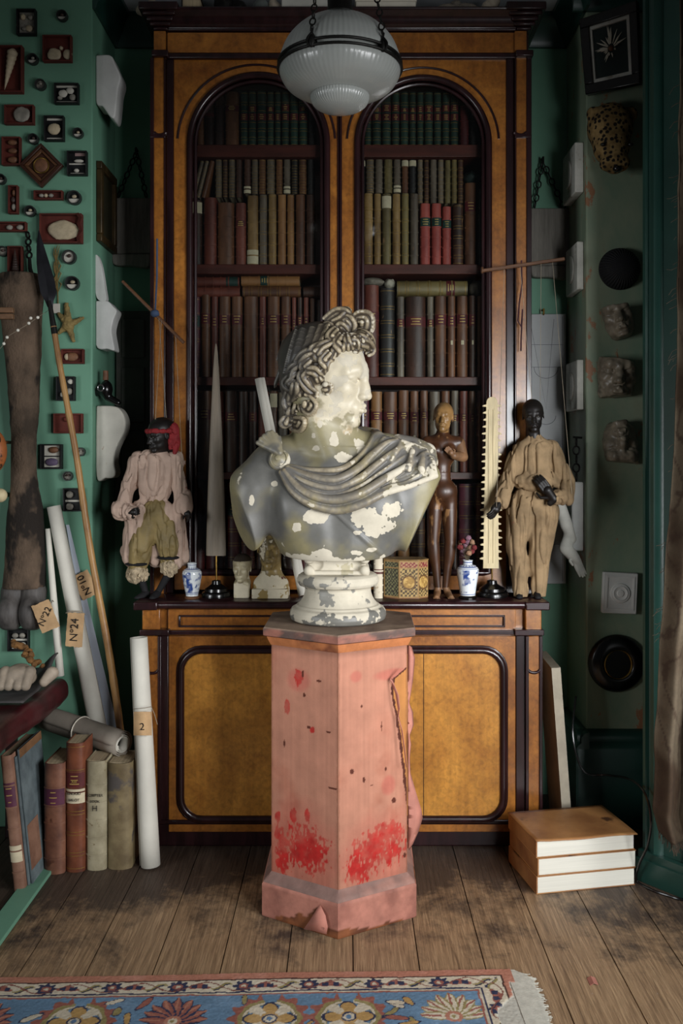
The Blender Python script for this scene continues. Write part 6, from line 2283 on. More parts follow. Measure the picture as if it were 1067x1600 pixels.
obj('hook', MB().tube([P(46, 402, YP - .02), P(47, 420, YP - .02), P(52, 436, YP - .03), P(46, 447, YP - .03), P(38, 440, YP - .03), P(36, 424, YP - .03)], [.006, .008, .009, .010, .009, .005], 10), m_iron, hk)

# the mounted animal leg
YA = 3.395
DA = PT(YA)
lvl = [(428, 30, 30, .050), (445, 33, 36, .056), (500, 34, 30, .058), (545, 35, 28, .055), (600, 37, 25, .050), (650, 38, 22, .046), (700, 37, 19, .042), (750, 38, 21, .044), (800, 40, 27, .052), (840, 40, 29, .055), (880, 39, 31, .056), (918, 37, 33, .060)]
rings = []
rs = spline([(v, u, w, d) for v, u, w, d in lvl], 60)
for v, u, w, d in rs:
    r = []
    for a in np.linspace(0, 2 * PI, 40, endpoint=False):
        q = DA(u + w * math.cos(a), v) + np.array((0, d * math.sin(a), 0))
        r.append(q)
    rings.append(r)
rings = np.array(rings)
ctr = rings.mean(1, keepdims=True)
rings = ctr + (rings - ctr) * (1 + .10 * fbm(rings, 14, 3, 4) + .03 * fbm(rings, 55, 2, 6))[..., None]
al = thing('animal_leg', 'taxidermied brown animal leg with cloven hoof hanging against the pier', 'taxidermy', DA(38, 986))
obj('hide', MB().loft(rings), M('worn_brown_hide', '#33291f', .9, .5, 9, .8, 120, stretch=(1, 1, .6), col2='#665444', bdist=.006, spots=('#1f1812', 6, .54)), al, angle=0)
m_hoof = M('grey_hoof', '#4d4946', .6, .3, 8, .4, 50, stretch=(6, 6, 1))
for uc, w in ((20, 20), (54, 19)):
    S = SDF(DA(uc - 30, 1000, -.13), DA(uc + 30, 905, .09), .003)
    S.cap(DA(uc * .94 + 2.5, 925, 0), DA(uc, 968, -.025), .046, .040, .01)
    S.ell(DA(uc, 955, -.03), (w * YA / FPX, .06, .062), None, .015)
    S.cut(DA(0, 984), (0, -.12, -1), .01)
    sdfobj('hoof', S, m_hoof, al)

# spear, rolls and flat sheet leaning in the corner
spr = thing('spear', 'long iron-bladed spear with knotty bamboo-brown shaft leaning against the pier', 'spear', P(216, 1322, 3.285))
DS = lambda u, v: P(u, v, np.interp(v, [360, 1310], [3.332, 3.288]))
sh_ = []
vs = np.linspace(510, 1306, 70)
for i, v in enumerate(vs):
    sh_.append(DS(np.interp(v, [510, 1115, 1310], [84.5, 185, 214]) + 1.2 * math.sin(v * .02), v))
rr = [(.0105 + .004 * (i / 70)) * (1 + (.10 if i % 12 == 0 else 0) + .03 * math.sin(i * 1.7)) for i in range(70)]
obj('shaft', MB().tube(sh_, rr, 14), M('mottled_bamboo', '#6d4a2a', .45, .35, 6, .2, 50, col2='#a07a48', stretch=(3, 3, 1)), spr)
obj('socket', MB().tube([DS(77, 470), DS(80, 488), DS(84, 512), DS(85.5, 522)], [.008, .009, .0115, .0118], 14), m_iron, spr)
bl = []
for v, u, hw, th in ((360, 60.5, .6, .002), (385, 63, 6, .004), (410, 67, 10, .006), (440, 73, 13, .007), (458, 76, 12.5, .007), (470, 77, 7, .007), (480, 78.3, 4, .007)):
    c = DS(u, v)
    k = c[1] / FPX
    bl.append([c + np.array((hw * k, 0, 0)), c + np.array((0, -th, 0)), c + np.array((-hw * k, 0, 0)), c + np.array((0, th, 0))])
obj('blade', MB().loft(bl), M('dark_blade', '#2c2c30', .4, .3, 12, .15, metal=.7), spr, angle=20)


def tagpaper(name_par, ctr, w, h, ang, text, tang, size, Y, par, label=None):
    """a torn manila tag with inked number; ang turns the tag, tang turns the writing"""
    c = P(*ctr, Y)
    a = math.radians(ang)
    ex, ez = np.array((math.cos(a), 0, math.sin(a))), np.array((-math.sin(a), 0, math.cos(a)))
    rng = random.Random(text)
    out = []
    n = 10
    for (sx, sz), (tx, tz) in (((-1, -1), (1, -1)), ((1, -1), (1, 1)), ((1, 1), (-1, 1)), ((-1, 1), (-1, -1))):
        for i in range(n):
            t = i / n
            j = rng.uniform(-.03, .03)
            out.append(((sx + (tx - sx) * t) * (1 + j) * w / 2, (sz + (tz - sz) * t) * (1 + j) * h / 2))
    pts0 = [c + ex * x + ez * z + np.array((0, -.003 * math.cos(x / w * 3), 0)) for x, z in out]
    pts1 = [q + np.array((0, .0012, 0)) for q in pts0]
    nn_ = len(out)
    mb = MB().add(pts0 + pts1, [tuple(range(nn_)), tuple(range(2 * nn_ - 1, nn_ - 1, -1))] + [(i, (i + 1) % nn_, nn_ + (i + 1) % nn_, nn_ + i) for i in range(nn_)])
    tg = obj('paper_tag', mb, m_tagm, par)
    ta = math.radians(tang)
    tx = np.array((math.cos(ta), 0, math.sin(ta)))
    ty = np.array((-math.sin(ta), 0, math.cos(ta)))
    text_on('tag_number', text, size, m_ink, c + np.array((0, -.0042, 0)), tx, ty, tg)
    return tg


big = roll('paper_roll', 'thick cream paper roll tagged 24 leaning in the left corner', P(188, 1312, 3.375), P(84, 791, 3.40), .038, .027, m_rollw, 1.5)
tagpaper(big, (117, 984), .062, .125, -4, 'Nº24', 86, .040, 3.345, big)
obj('tag_tie', MB().tube([P(103, 958, 3.345), P(112, 955, 3.335), P(126, 955, 3.34), P(133, 960, 3.35)], .0022, 6), m_string, big)
thin = roll('paper_roll', 'thin pale roll tagged 22 beside the hoof, standing on the leather seat', P(94.5, 1056, 3.37), P(75, 826, 3.395), .0165, .011, m_rollw, 1.4)
tagpaper(thin, (71, 963), .068, .105, 22, 'Nº22', 66, .034, 3.295, thin)
obj('tag_tie', MB().tube([P(84, 940, 3.36), P(82, 938, 3.33), P(80, 943, 3.296)], .0016, 6), m_string, thin)
fs = thing('paper_sheet', 'long narrow bluish white sheet tagged 10 leaning behind the cream roll', 'paper sheet', P(215, 1310, 3.41))
cor = [(103, 820), (108, 820), (186, 1145), (232, 1300), (205, 1300), (160, 1145)]
YFn = lambda v: np.interp(v, [800, 1310], [3.445, 3.435])
mb = MB().add([P(u, v, YFn(v)) for u, v in cor] + [P(u, v, YFn(v) + .004) for u, v in cor], [(0, 1, 2, 5), (5, 2, 3, 4), (9, 8, 7, 6)[::1], (11, 8, 7, 6), (10, 9, 8, 11)] + [(i, (i + 1) % 6, 6 + (i + 1) % 6, 6 + i) for i in range(6)])
mb.f.pop(2)
obj('sheet', mb, M('bluish_paper', '#b5bcc8', .8, .05, 8, .08), fs, smooth=False)
tagpaper(fs, (133, 914), .070, .098, 28, 'Nº10', 116, .037, 3.432, fs)

up_ = roll('paper_roll', 'white paper roll standing on the floor against the bookcase corner', P(235, 1352, 3.125), P(217, 996, 3.16), .036, .031, m_rollw, 2.0)
tg = MB().sheet(np.array([[P(u, v, 3.105 - .02 * math.cos((u - 222) / 14 * 1.4)) for u in np.linspace(209, 237, 9)] for v in (1112, 1125, 1140, 1149)]), .001)
tgo = obj('paper_tag', tg, m_tagm, up_)
text_on('tag_number', '2', .034, m_ink, P(222, 1136, 3.083), (1, 0, 0), (0, 0, 1), tgo)
obj('tie_string', MB().tube([P(208, 1108, 3.11), P(216, 1107, 3.085), P(228, 1106, 3.085), P(237, 1104, 3.11)], .0012, 6).tube([P(236, 1104, 3.10), P(241, 1115, 3.09), P(246, 1132, 3.09)], .0010, 6), m_string, up_)

# ------------------------------------------------------------------ leather seat at the left with what lies on it
m_ox = M('oxblood_leather', '#3d1518', .42, .45, 5, .35, 45, coat=.15)
seat = thing('fender_seat', 'low dark red leather fender seat at the left edge, over the leaning folios', 'seat', (-1.25, 2.9, 0))
S = SDF((-1.50, 2.55, .46), (-1.0, 3.47, .63), .006)
S.bx((-1.262, 3.0, .535), (.222, .435, .048), None, .04, .005)
S.disp(lambda p: .014 * fbm(p * np.array((1, .7, 1)), 7, 3, 4), .03)
sdfobj('cushion', S, m_ox, seat)
obj('seat_board', MB().box(-1.45, -1.22, 2.6, 3.42, .455, .489), m_dwood, seat, bevel=.004)
for x_, y_ in ((-1.42, 2.65), (-1.42, 3.38), (-1.24, 3.38)):
    obj('leg', MB().box(x_ - .018, x_ + .018, y_ - .018, y_ + .018, 0, .456), m_dwood, seat, bevel=.003)
ZS = .583
DSx = lambda u, z, Y: np.array(((u - CX) * Y / FPX, Y, z))
hid = thing('leather_tray', 'curled dark grey hide lying on the red leather seat under the casts', 'hide', (-1.2, 3.2, ZS + .01))
gx, gy = np.linspace(-1.44, -1.055, 34), np.linspace(2.98, 3.335, 26)
g = np.array([[(x, y, ZS + .024 + .014 * fbm(np.array((x * 5, y * 5, .3)), 1, 3, 5) + .055 * sst(x, -1.13, -1.055) * sst(y, 3.12, 3.33) + .022 * sst(y, 3.2, 3.33)) for x in gx] for y in gy])
obj('hide_sheet', MB().sheet(g, .005), M('grey_hide', '#3d3a3a', .7, .3, 9, .4, 60), hid, angle=0)
YH = 3.12
DH = PT(YH)
zb_ = ZS + .035
S = SDF(DH(-8, 1082, -.1), DH(62, 1025, .1), .0026)
for p in ((30, 1058, 22, 14, .055), (14, 1060, 13, 11, .05), (44, 1062, 12, 10, .045), (30, 1050, 16, 10, .05)):
    S.ell(DH(p[0], p[1]), (p[2] * YH / FPX, p[4], p[3] * YH / FPX), None, .012)
for i, u in enumerate((12, 24, 38, 50)):
    S.cap(DH(u, 1050, -.02), DH(u - 1, 1068, -.055), .020, .016, .005)
V, Q = S.mesh()
V[:, 2] += zb_ - V[:, 2].min()
tag(obj('hand_cast', (V, Q), M('stained_plaster_cast', '#8d8070', .65, .25, 18, .25, 60), None, loc=(DH(28, 0)[0], YH, zb_)), 'pale clenched plaster hand cast lying on the grey hide', 'cast')
S = SDF(DH(60, 1078, -.06), DH(96, 1035, .06), .0026)
S.cap(DH(70, 1062, -.01), DH(80, 1050, .01), .016, .022, .01)
V, Q = S.mesh()
V[:, 2] += zb_ + .002 - V[:, 2].min()
tag(obj('finger_cast', (V, Q), M('pale_cast', '#9d8f7e', .65, .2, 18, .2, 60), None, loc=(DH(74, 0)[0], YH, zb_)), 'small rounded pale cast at the right of the hand cast', 'cast')
YG = 3.26
DG = PT(YG)
S = SDF(DG(15, 1075, -.06), DG(75, 1015, .06), .0028)
rng = random.Random(4)
for i in range(18):
    t = i / 17
    q = DG(24 + 40 * t + rng.uniform(-4, 4), 1026 + 34 * t + rng.uniform(-4, 4), rng.uniform(-.02, .02))
    S.ell(q, (rng.uniform(.008, .016), rng.uniform(.008, .015), rng.uniform(.007, .014)), None, .004)
S.disp(lambda p: .004 * fbm(p, 110, 2, 3), .012)
V, Q = S.mesh()
V[:, 2] += zb_ + .034 - V[:, 2].min()
tag(obj('dried_fungus', (V, Q), M('brown_dried_fungus', '#6b4a26', .85, .4, 40, .5, 80), None, loc=(DG(45, 0)[0], YG, zb_ + .034)), 'knobbly brown dried growth lying behind the hand cast', 'dried plant')

# things that poke in from the left edge
mk = thing('painted_mask', 'orange painted mask at the left edge beside the animal leg', 'mask', P(0, 740, 3.25))
DM = PT(3.25)
S = SDF(DM(-45, 745, -.07), DM(14, 665, .05), .003)
S.ell(DM(-14, 705), (.055, .045, .082), None, .01)
S.cap(DM(-10, 700, -.045), DM(-9, 716, -.055), .008, .012, .01)
sdfobj('face', S, M('orange_mask_paint', '#8a4f28', .5, .25, 14, .15, spots=('#27190f', 22, .6)), mk)
for u, v in ((2, 690), (-22, 690)):
    obj('eye_hole', MB().ell(DM(u, v, -.036), (.011, .014, .006), 14, 8), m_black, mk)
obj('mouth', MB().ell(DM(-8, 724, -.038), (.022, .014, .008), 16, 8), M('mask_red', '#6d1d18', .5), mk)
obj('hanging_peg', MB().tube([DM(-14, 690, .03), (DM(-14, 690)[0], YL + .0005, DM(-14, 690)[2])], .006, 8), m_cane, mk)
q = thing('ivory_knob', 'white turned knob at the left edge below the orange mask', 'knob', P(0, 785, 3.36))
obj('knob_head', MB().ell(P(0, 774, 3.36), (.026, .026, .026), 20, 14), m_bone, q)
obj('knob_stem', MB().tube([P(-3, 774, 3.38), (X(-3, 3.38), YL + .0005, Z(774, 3.38))], .009, 12), m_bone, q)
q = thing('wooden_clamp', 'small grey wooden batten pair at the left edge before the animal leg', 'batten', P(8, 500, 3.24))
for v in (485, 495):
    obj('batten', MB().box(X(-30, 3.24), X(22, 3.24), 3.225, 3.245, Z(v + 4.3, 3.24), Z(v - 3.8, 3.24)), m_layf, q, bevel=.002)
obj('bracing_wire', MB().tube([P(-20, 490, 3.24), (X(-20, 3.30), 3.33, Z(470, 3.30)), (X(-40, 3.45), YL + .0005, Z(455, 3.45))], .003, 6), m_iron, q)
bd = thing('bead_string', 'loose string of small white beads looped across the animal leg', 'beads', P(30, 530, 3.27))
pth = spline([P(0, 545, 3.27), P(6, 537, 3.27), P(11, 527, 3.265), P(28, 516, 3.26), P(46, 505, 3.27), P(60, 495, 3.28), P(74, 486, 3.36), P(80, 478, 3.40)], 40)
obj('thread', MB().tube(pth, .0008, 5), m_string, bd)
for u, v in ((6, 537), (11, 527), (28, 516), (45, 505), (48, 497), (59, 496)):
    obj('bead', MB().ell(P(u, v, 3.262), (.0058, .0058, .0058), 12, 8), m_white, bd)

# ------------------------------------------------------------------ books on the floor at the left
m_calf = M('mottled_calf', '#55352a', .5, .3, 12, .3, 90, col2='#7d5440', spots=('#4a2a1c', 14, .64))
m_calf2 = M('red_brown_calf', '#4d281c', .42, .3, 12, .3, 90, col2='#74422c')
m_vel = M('yellowed_vellum', '#7d745c', .6, .3, 10, .3, 80, col2='#a39a80', spots=('#6d5d42', 26, .62))
m_par = M('stained_parchment', '#5a4c34', .6, .4, 8, .3, 70, col2='#857656', spots=('#4a4440', 9, .56))
m_tanb = M('faded_tan_cloth', '#6b4a3a', .7, .2, 14, .3, 100, col2='#8a6753')
m_grb = M('grey_blue_boards', '#3d4649', .75, .25, 12, .2, 100, col2='#5d6769')
for k_, m_ in (('mottled calf', m_calf), ('red-brown calf', m_calf2), ('vellum', m_vel), ('parchment', m_par), ('tan cloth', m_tanb), ('grey-blue', m_grb)):
    LE[k_] = m_


def floorbook(u0, u1, vt, vb, leather, label, dep, title=None, extra=None, tilt=0, gilt=False, rz=0, bands=True, ztop=None):
    Y = (EYE - .0) * FPX / (vb - CY)
    w = px(u1 - u0, Y)
    h = ztop or (EYE - (vt - CY) * Y / FPX)
    return book(w, h, dep, (X((u0 + u1) / 2, Y), Y, .0006 if not tilt else abs(math.sin(math.radians(tilt))) * w / 2 + .001), leather, label, 'old books standing on the floor at the left', title, gilt, bands, extra, (0, math.radians(tilt), rz)), Y, w, h


t, Y, w, h = floorbook(69.5, 100.5, 1192, 1364, 'mottled calf', 'stout mottled calf book with a purple-red title panel, on the floor', .17, [(m_lpur, .61, .78)])
t, Y, w, h = floorbook(103.5, 132, 1160, 1361, 'red-brown calf', 'tall red-brown book with a torn white paper label below its title, on the floor', .10, [(m_lred, .66, .77)], [(m_lwht, .535, .645, 'torn_paper_label')], gilt=True)
for s_, z_ in (('RHOOD', .615), ('BALOT', .565)):
    text_on('label_lettering', s_, .0125, m_ink, (t.location.x, Y - .0145 - .003, h * z_), (1, 0, 0), (0, 0, 1), t)
text_on('title_lettering', 'XIII', .013, m_gilttxt, (t.location.x, Y - .0162, h * .705), (1, 0, 0), (0, 0, 1), t)
t, Y, w, h = floorbook(135, 166, 1188, 1358, 'vellum', 'yellowed vellum book lettered H on its spine, on the floor', .11, None, None)
for s_, z_, sz in (('SCRIPTER', .695, .0130), ('BOOK', .640, .0115), ('H', .575, .027)):
    text_on('spine_lettering', s_, sz, m_ink, (t.location.x, Y - .0192, h * z_), (1, 0, 0), (0, 0, 1), t)
t, Y, w, h = floorbook(168, 206, 1191, 1356, 'parchment', 'thick stained parchment book, rightmost of the row under the grey roll', .14, None, None, bands=False)
# leaning folios below the seat
def leanbook(x0, x1, Y, h, dep, leather, label, title=None, extra=None, bands=True, tilt=-6):
    w = x1 - x0
    a = math.radians(tilt)
    lift = math.sin(abs(a)) * w / 2 + .001
    return book(w, h, dep, ((x0 + x1) / 2, Y, lift), leather, label, 'old books standing on the floor at the left', title, False, bands, extra, (0, a, 0)), w


leanbook(-1.0706, -1.0352, 2.945, .44, .24, 'tan cloth', 'slim leaning tan folio with a purple spine label, leftmost on the floor', [(m_lpur, .62, .80)], [(m_lwht, .22, .34, 'paper_patch')])
leanbook(-1.0340, -1.0285, 2.962, .43, .23, 'grey-blue', 'thin blue-grey pamphlet book squeezed between the two leaning folios', bands=False)
t, w = leanbook(-1.0278, -1.0205, 2.975, .45, .21, 'grey-blue', 'large thin grey-blue folio with a tan leather corner, leaning under the seat', bands=False)
h = .45
obj('leather_corner', MB().box(w / 2 + .0003, w / 2 + .0012, .0, .10, .055, .20), m_tanb, t, local=True)
obj('cloth_edge', MB().box(w / 2 + .0003, w / 2 + .0012, .0, .21, h - .028, h), m_layf, t, local=True)

# grey roll lying over the books
lr = roll('paper_roll', 'grey-backed paper roll lying across the tops of the floor books', P(72, 1122, 3.41), P(192, 1163, 3.195), .046, .047, m_rollg, 2.2, th=.0018)
ax0, ax1 = P(72, 1122, 3.41), P(192, 1163, 3.195)
dd = (ax1 - ax0) / np.linalg.norm(ax1 - ax0)
aa = np.cross(dd, (0, 0, 1)); aa /= np.linalg.norm(aa)
b2 = np.cross(dd, aa)
cc_ = ax0 + (ax1 - ax0) * .48
obj('tie_ribbon', MB().tube([cc_ + .0485 * (math.cos(a) * aa + math.sin(a) * b2) for a in np.linspace(0, 2 * PI, 40, endpoint=False)], .0022, 6, closed=True), m_paper, lr)
obj('inner_sheet', MB().sheet(np.array([[ax1 - dd * (.05 - .051 * j) + r * (math.cos(a) * aa + math.sin(a) * b2) for a, r in zip(np.linspace(0, 4 * PI, 50), np.linspace(.022, .034, 50))] for j in (0, 1)]), .0012), m_rollw, lr, angle=0)
# ------------------------------------------------------------------ pieces on the pier's side and the back wall, left
XL = -.963
m_plw = M('white_plaster_cast', '#c2c2be', .7, .08, 12, .2, 60)
m_pls = M('rust_stained_plaster', '#c5c1b5', .7, .08, 12, .2, 60, spots=('#9a7a62', 16, .64))


def profile(name, label, cat, pts, Y0, Y1, mat, rnd=.006):
    """a cast seen end-on: outline in pixels at depth Y0, running back to Y1 along the wall"""
    poly = spline([(X(u, Y0), Z(v, Y0)) for u, v in pts] + [(X(pts[0][0], Y0), Z(pts[0][1], Y0))], len(pts) * 6)[:-1]
    poly = np.stack([np.maximum(poly[:, 0], XL + .0005), poly[:, 1]], 1)
    mb = MB().prism([tuple(q) for q in poly], Y0, Y1, 'y')
    o = obj(name, mb, mat, None, loc=(XL, (Y0 + Y1) / 2, min(q[1] for q in poly)), bevel=rnd, seg=3)
    return tag(o, label, cat)


profile('plaster_bracket', 'white moulded plaster bracket highest on the pier side', 'bracket', [(149, 86), (172, 86), (180, 100), (188, 120), (184, 140), (182, 160), (179, 182), (172, 182), (160, 166), (149, 156)], 3.50, 3.60, m_plw)
profile('plaster_bracket', 'white waisted plaster bracket below the blade-shaped cast', 'bracket', [(149, 470), (167, 470), (176, 478), (182, 486), (177, 500), (174, 516), (177, 535), (178, 547), (168, 545), (149, 538)], 3.50, 3.58, m_plw)
profile('plaster_cast', 'thin white blade-shaped cast standing on the waisted bracket', 'cast', [(149, 398), (153, 400), (158, 414), (161, 430), (164, 450), (166, 468.5), (154, 468.5), (149, 452)], 3.50, 3.53, m_plw, .002)
profile('plaster_scroll_bracket', 'large rust-stained scroll bracket lowest on the pier side', 'bracket', [(150, 634), (172, 634), (184, 637), (192, 646), (196, 660), (194, 675), (186, 690), (180, 705), (178, 722), (181, 738), (177, 746), (165, 747), (150, 743)], 3.50, 3.58, m_pls, .008)
fr_ = thing('gilt_framed_picture', 'dark framed picture on the shaded side of the left pier', 'picture', (XL, 3.62, Z(375, 3.5)))
z0_, z1_ = Z(376, 3.5), Z(250, 3.5)
mb = MB()
for y0, y1, a, b in ((3.505, 3.74, z1_ - .03, z1_), (3.505, 3.74, z0_, z0_ + .03), (3.505, 3.535, z0_ + .03, z1_ - .03), (3.71, 3.74, z0_ + .03, z1_ - .03)):
    mb.box(XL + .001, XL + .024, y0, y1, a, b)
obj('picture_frame', mb, M('tarnished_gilt_frame', '#3d2f18', .5, .35, 20, .2, metal=.3), fr_, bevel=.004)
obj('picture_panel', MB().box(XL + .001, XL + .010, 3.535, 3.71, z0_ + .03, z1_ - .03), M('dark_olive_picture', '#2c2a1c', .5, .3, 9), fr_)
dv = thing('black_iron_lamp_bracket', 'black iron bracket with a ring eye above the scroll bracket', 'bracket', (XL, 3.5, Z(632, 3.5)))
D5 = PT(3.50)
S = SDF(D5(146, 634, -.05), D5(196, 570, .06), .0026)
S.ell(D5(166, 608), (.024, .028, .034), None, .01)
S.cap(D5(166, 610), D5(150, 612, .01), .014, .018, .01)
S.cap(D5(168, 620), D5(184, 629), .014, .012, .01)
sdfobj('iron_body', S, m_black, dv)
obj('ring_eye', MB().tube([D5(161, 607, -.034) + np.array((.011 * math.cos(a), 0, .011 * math.sin(a))) for a in np.linspace(0, 2 * PI, 24, endpoint=False)], .0028, 8, closed=True), M('polished_ring', '#8d8d8d', .25, .1, metal=.9), dv)
obj('cork_top', MB().lathe([(.001, 0), (.011, 0), (.010, .036), (.001, .037)], D5(165, 594), 18), m_brn, dv)

m_slab = M('ridged_grey_slab', '#77736b', .8, .2, 6, .6, 16, stretch=(14, 14, 1.5), rnd=False, bdist=.004)
m_draw = M('drawn_paper_panel', '#aeb0b0', .8, .08, 4, .06)
m_dim = M('grey_relief_panel', '#4b4a45', .8, .2, 6, .2, 30)
YBK = 3.79


def slab(label, u0, u1, v0, v1, apex, mat, th=.03):
    t = thing('hanging_slab', label, 'slab', (X((u0 + u1) / 2, YBK), YBK, Z(v1, YBK)))
    xa, xb, za, zb = X(u0, YBK), X(u1, YBK), Z(v1, YBK), Z(v0, YBK)
    mb = MB().box(xa, xb, YBK - th, YBK, za + .055, zb)
    S_ = spline([(xa, za + .054), (xa + .01, za + .01), ((xa + xb) / 2, za + .006), (xb - .01, za), (xb, za + .054)], 24)
    mb.prism([tuple(q) for q in S_], YBK - th * 1.3, YBK, 'y')
    obj('slab_body', mb, mat, t, bevel=.006)
    ch = MB()
    a = np.array((X(apex[0], YBK), YBK - .02, Z(apex[1], YBK)))
    for xx in (xa + .02, xb - .02):
        chain(ch, a, (xx, YBK - .02, zb + .002), .034, .003, .010)
    obj('hanging_chain', ch, m_iron, t)
    obj('wall_hook', MB().tube([a + np.array((0, .018, .01)), a + np.array((0, -.01, .012)), a + np.array((0, -.01, -.012))], .005, 8), m_iron, t)
    return t


slab('ridged pale slab hung by a chain, right of the bookcase', 826, 887, 328, 438, (846, 254), m_slab)
slab('ridged grey slab hung by a chain in the shade, left of the bookcase', 178, 238, 312, 420, (215, 240), m_slab)
dp = thing('drawing_panel', 'tall pale panel with pencilled arcs hung on the back wall, right of the bookcase', 'panel', (X(858, YBK), YBK, Z(912, YBK)))
xa, xb, za, zb = X(822, YBK), X(882, YBK), Z(911, YBK), Z(492, YBK)
obj('panel', MB().box(xa, xb, YBK - .025, YBK, za, zb), m_draw, dp, bevel=.003)
ln = MB()
yq = YBK - .0256
cxp = X(851, YBK)
for v in (540, 575, 720, 850):
    ln.box(xa + .004, xb - .012, yq, yq + .0008, Z(v, YBK), Z(v, YBK) + .0016)
for v0, r in ((575, .050), (650, .040), (720, .050)):
    ln.tube([(cxp + r * math.cos(a), yq, Z(v0, YBK) + r * .9 * math.sin(a)) for a in np.linspace(PI, 2 * PI, 16)], .0009, 4)
ln.tube([(xa + .01, yq, Z(500, YBK)), (cxp, yq, Z(640, YBK)), (xb - .05, yq, Z(500, YBK))], .0008, 4)
ln.box(xb - .016, xb - .0145, yq, yq + .0008, za + .01, zb - .01)
obj('pencil_lines', ln, M('pencil', '#55555a', .8, .1), dp)
obj('panel_hook', MB().tube([(X(847, YBK), YBK, Z(485, YBK)), (X(847, YBK), YBK - .03, Z(485, YBK)), (X(847, YBK), YBK - .03, Z(492, YBK)), (X(847, YBK), YBK - .0251, Z(493, YBK))], .004, 8), m_brass, dp)
rp = thing('relief_plaque', 'tall dim relief panel on the back wall, left of the bookcase', 'panel', (X(208, YBK), YBK, Z(800, YBK)))
obj('panel', MB().box(X(183, YBK), X(236, YBK), YBK - .02, YBK, Z(800, YBK), Z(487, YBK)), m_dim, rp, bevel=.003)
mb = MB()
for a, b in ((500, 560), (575, 660), (676, 785)):
    mb.box(X(192, YBK), X(228, YBK), YBK - .028, YBK - .0202, Z(b, YBK), Z(a, YBK))
for i_, (a, b) in enumerate(((500, 560), (575, 660), (676, 785))):
    obj('raised_field', MB().box(X(192, YBK), X(228, YBK), YBK - .028, YBK - .0202, Z(b, YBK), Z(a, YBK)), m_dim, rp, bevel=.004)

# ------------------------------------------------------------------ right pier
XR = .913
for (lb, v0, v1, y0, y1, x0, mat) in (('weathered stone plaque highest on the shaded pier side, right', 222, 300, 3.52, 3.72, .878, m_plast), ('pale square plaque on the right pier side, touching the control stick', 377, 452, 3.52, 3.70, .886, m_plast), ('square relief plaque on the right pier side, left of the face casts', 562, 640, 3.52, 3.70, .886, m_plast)):
    z0_, z1_ = Z(v1, 3.52), Z(v0, 3.52)
    t = thing('wall_plaque', lb, 'plaque', (XR, (y0 + y1) / 2, z0_), group=None)
    obj('plaque_body', MB().box(x0, XR - .0005, y0, y1, z0_, z1_), mat, t, bevel=.004)
    obj('relief', MB().prism([(.5 * (y0 + y1) + .05 * math.cos(a), .5 * (z0_ + z1_) + .055 * math.sin(a)) for a in np.linspace(0, 2 * PI, 24, endpoint=False)], x0 - .006, x0 + .002, 'x'), mat, t, bevel=.003)
t = thing('wall_chain', 'dark iron chain hanging on the pier side above the white cylinder panel', 'chain', (XR - .03, 3.55, Z(750, 3.55)))
obj('chain_links', chain(MB(), (XR - .022, 3.55, Z(683, 3.55)), (XR - .022, 3.55, Z(752, 3.55)), .04, .0036, .012), m_iron, t)
obj('chain_nail', MB().tube([(XR - .0005, 3.55, Z(684, 3.55)), (XR - .035, 3.55, Z(683, 3.55))], .004, 8), m_iron, t)
bb = MB().box(.866, XR - .0005, 3.52, 3.60, Z(861, 3.52), Z(753, 3.52))
tag(obj('white_panel', bb, m_plw, None, loc=(.89, 3.56, Z(861, 3.52)), bevel=.008, seg=3), 'white rounded plaster block on the pier side behind the arm cast', 'block')
DAc = PT(3.50)
S = SDF(DAc(866, 918, -.06), DAc(920, 775, .06), .0026)
S.chain([DAc(873, 782), DAc(884, 820, -.005), DAc(893, 842, -.005)], [.021, .024, .017], .008)
S.chain([DAc(888, 835, 0), DAc(883, 856, -.01), DAc(897, 872, 0)], [.018, .026, .020], .01)
hand(S, DAc(895, 862, 0), DAc(905, 888, -.005), .018, (1, .3, .2), .15, .005)
V, Q = S.mesh()
V[:, 1] = np.minimum(V[:, 1], 9)
tag(obj('arm_cast', (V, Q), m_plast, None, loc=DAc(893, 905)), 'grey plaster arm cast hanging hand-down beside the right marionette', 'cast')

# framed dried flower, canted out from the wall
TL, TRr, BRr, BL = (P(908, 33, 3.47), P(998, 3, 3.33), P(1003, 132, 3.33), P(918, 150, 3.47))
ff = thing('framed_flower', 'black framed dried white flower canted out from the right pier top', 'picture', (BL + BRr) / 2)


def quad(a, b, ss, tt, off=0.0):
    """point on the frame plane; s along the top, t downwards"""
    top_, bot_ = TL + (TRr - TL) * ss, BL + (BRr - BL) * ss
    n_ = np.cross(TRr - TL, BL - TL); n_ /= np.linalg.norm(n_)
    return top_ + (bot_ - top_) * tt - n_ * off


def bar(s0, s1, t0, t1, o0, o1):
    pts = [quad(0, 0, s, t, o) for o in (o0, o1) for s, t in ((s0, t0), (s1, t0), (s1, t1), (s0, t1))]
    return pts, [(0, 1, 2, 3), (7, 6, 5, 4), (0, 4, 5, 1), (1, 5, 6, 2), (2, 6, 7, 3), (3, 7, 4, 0)]


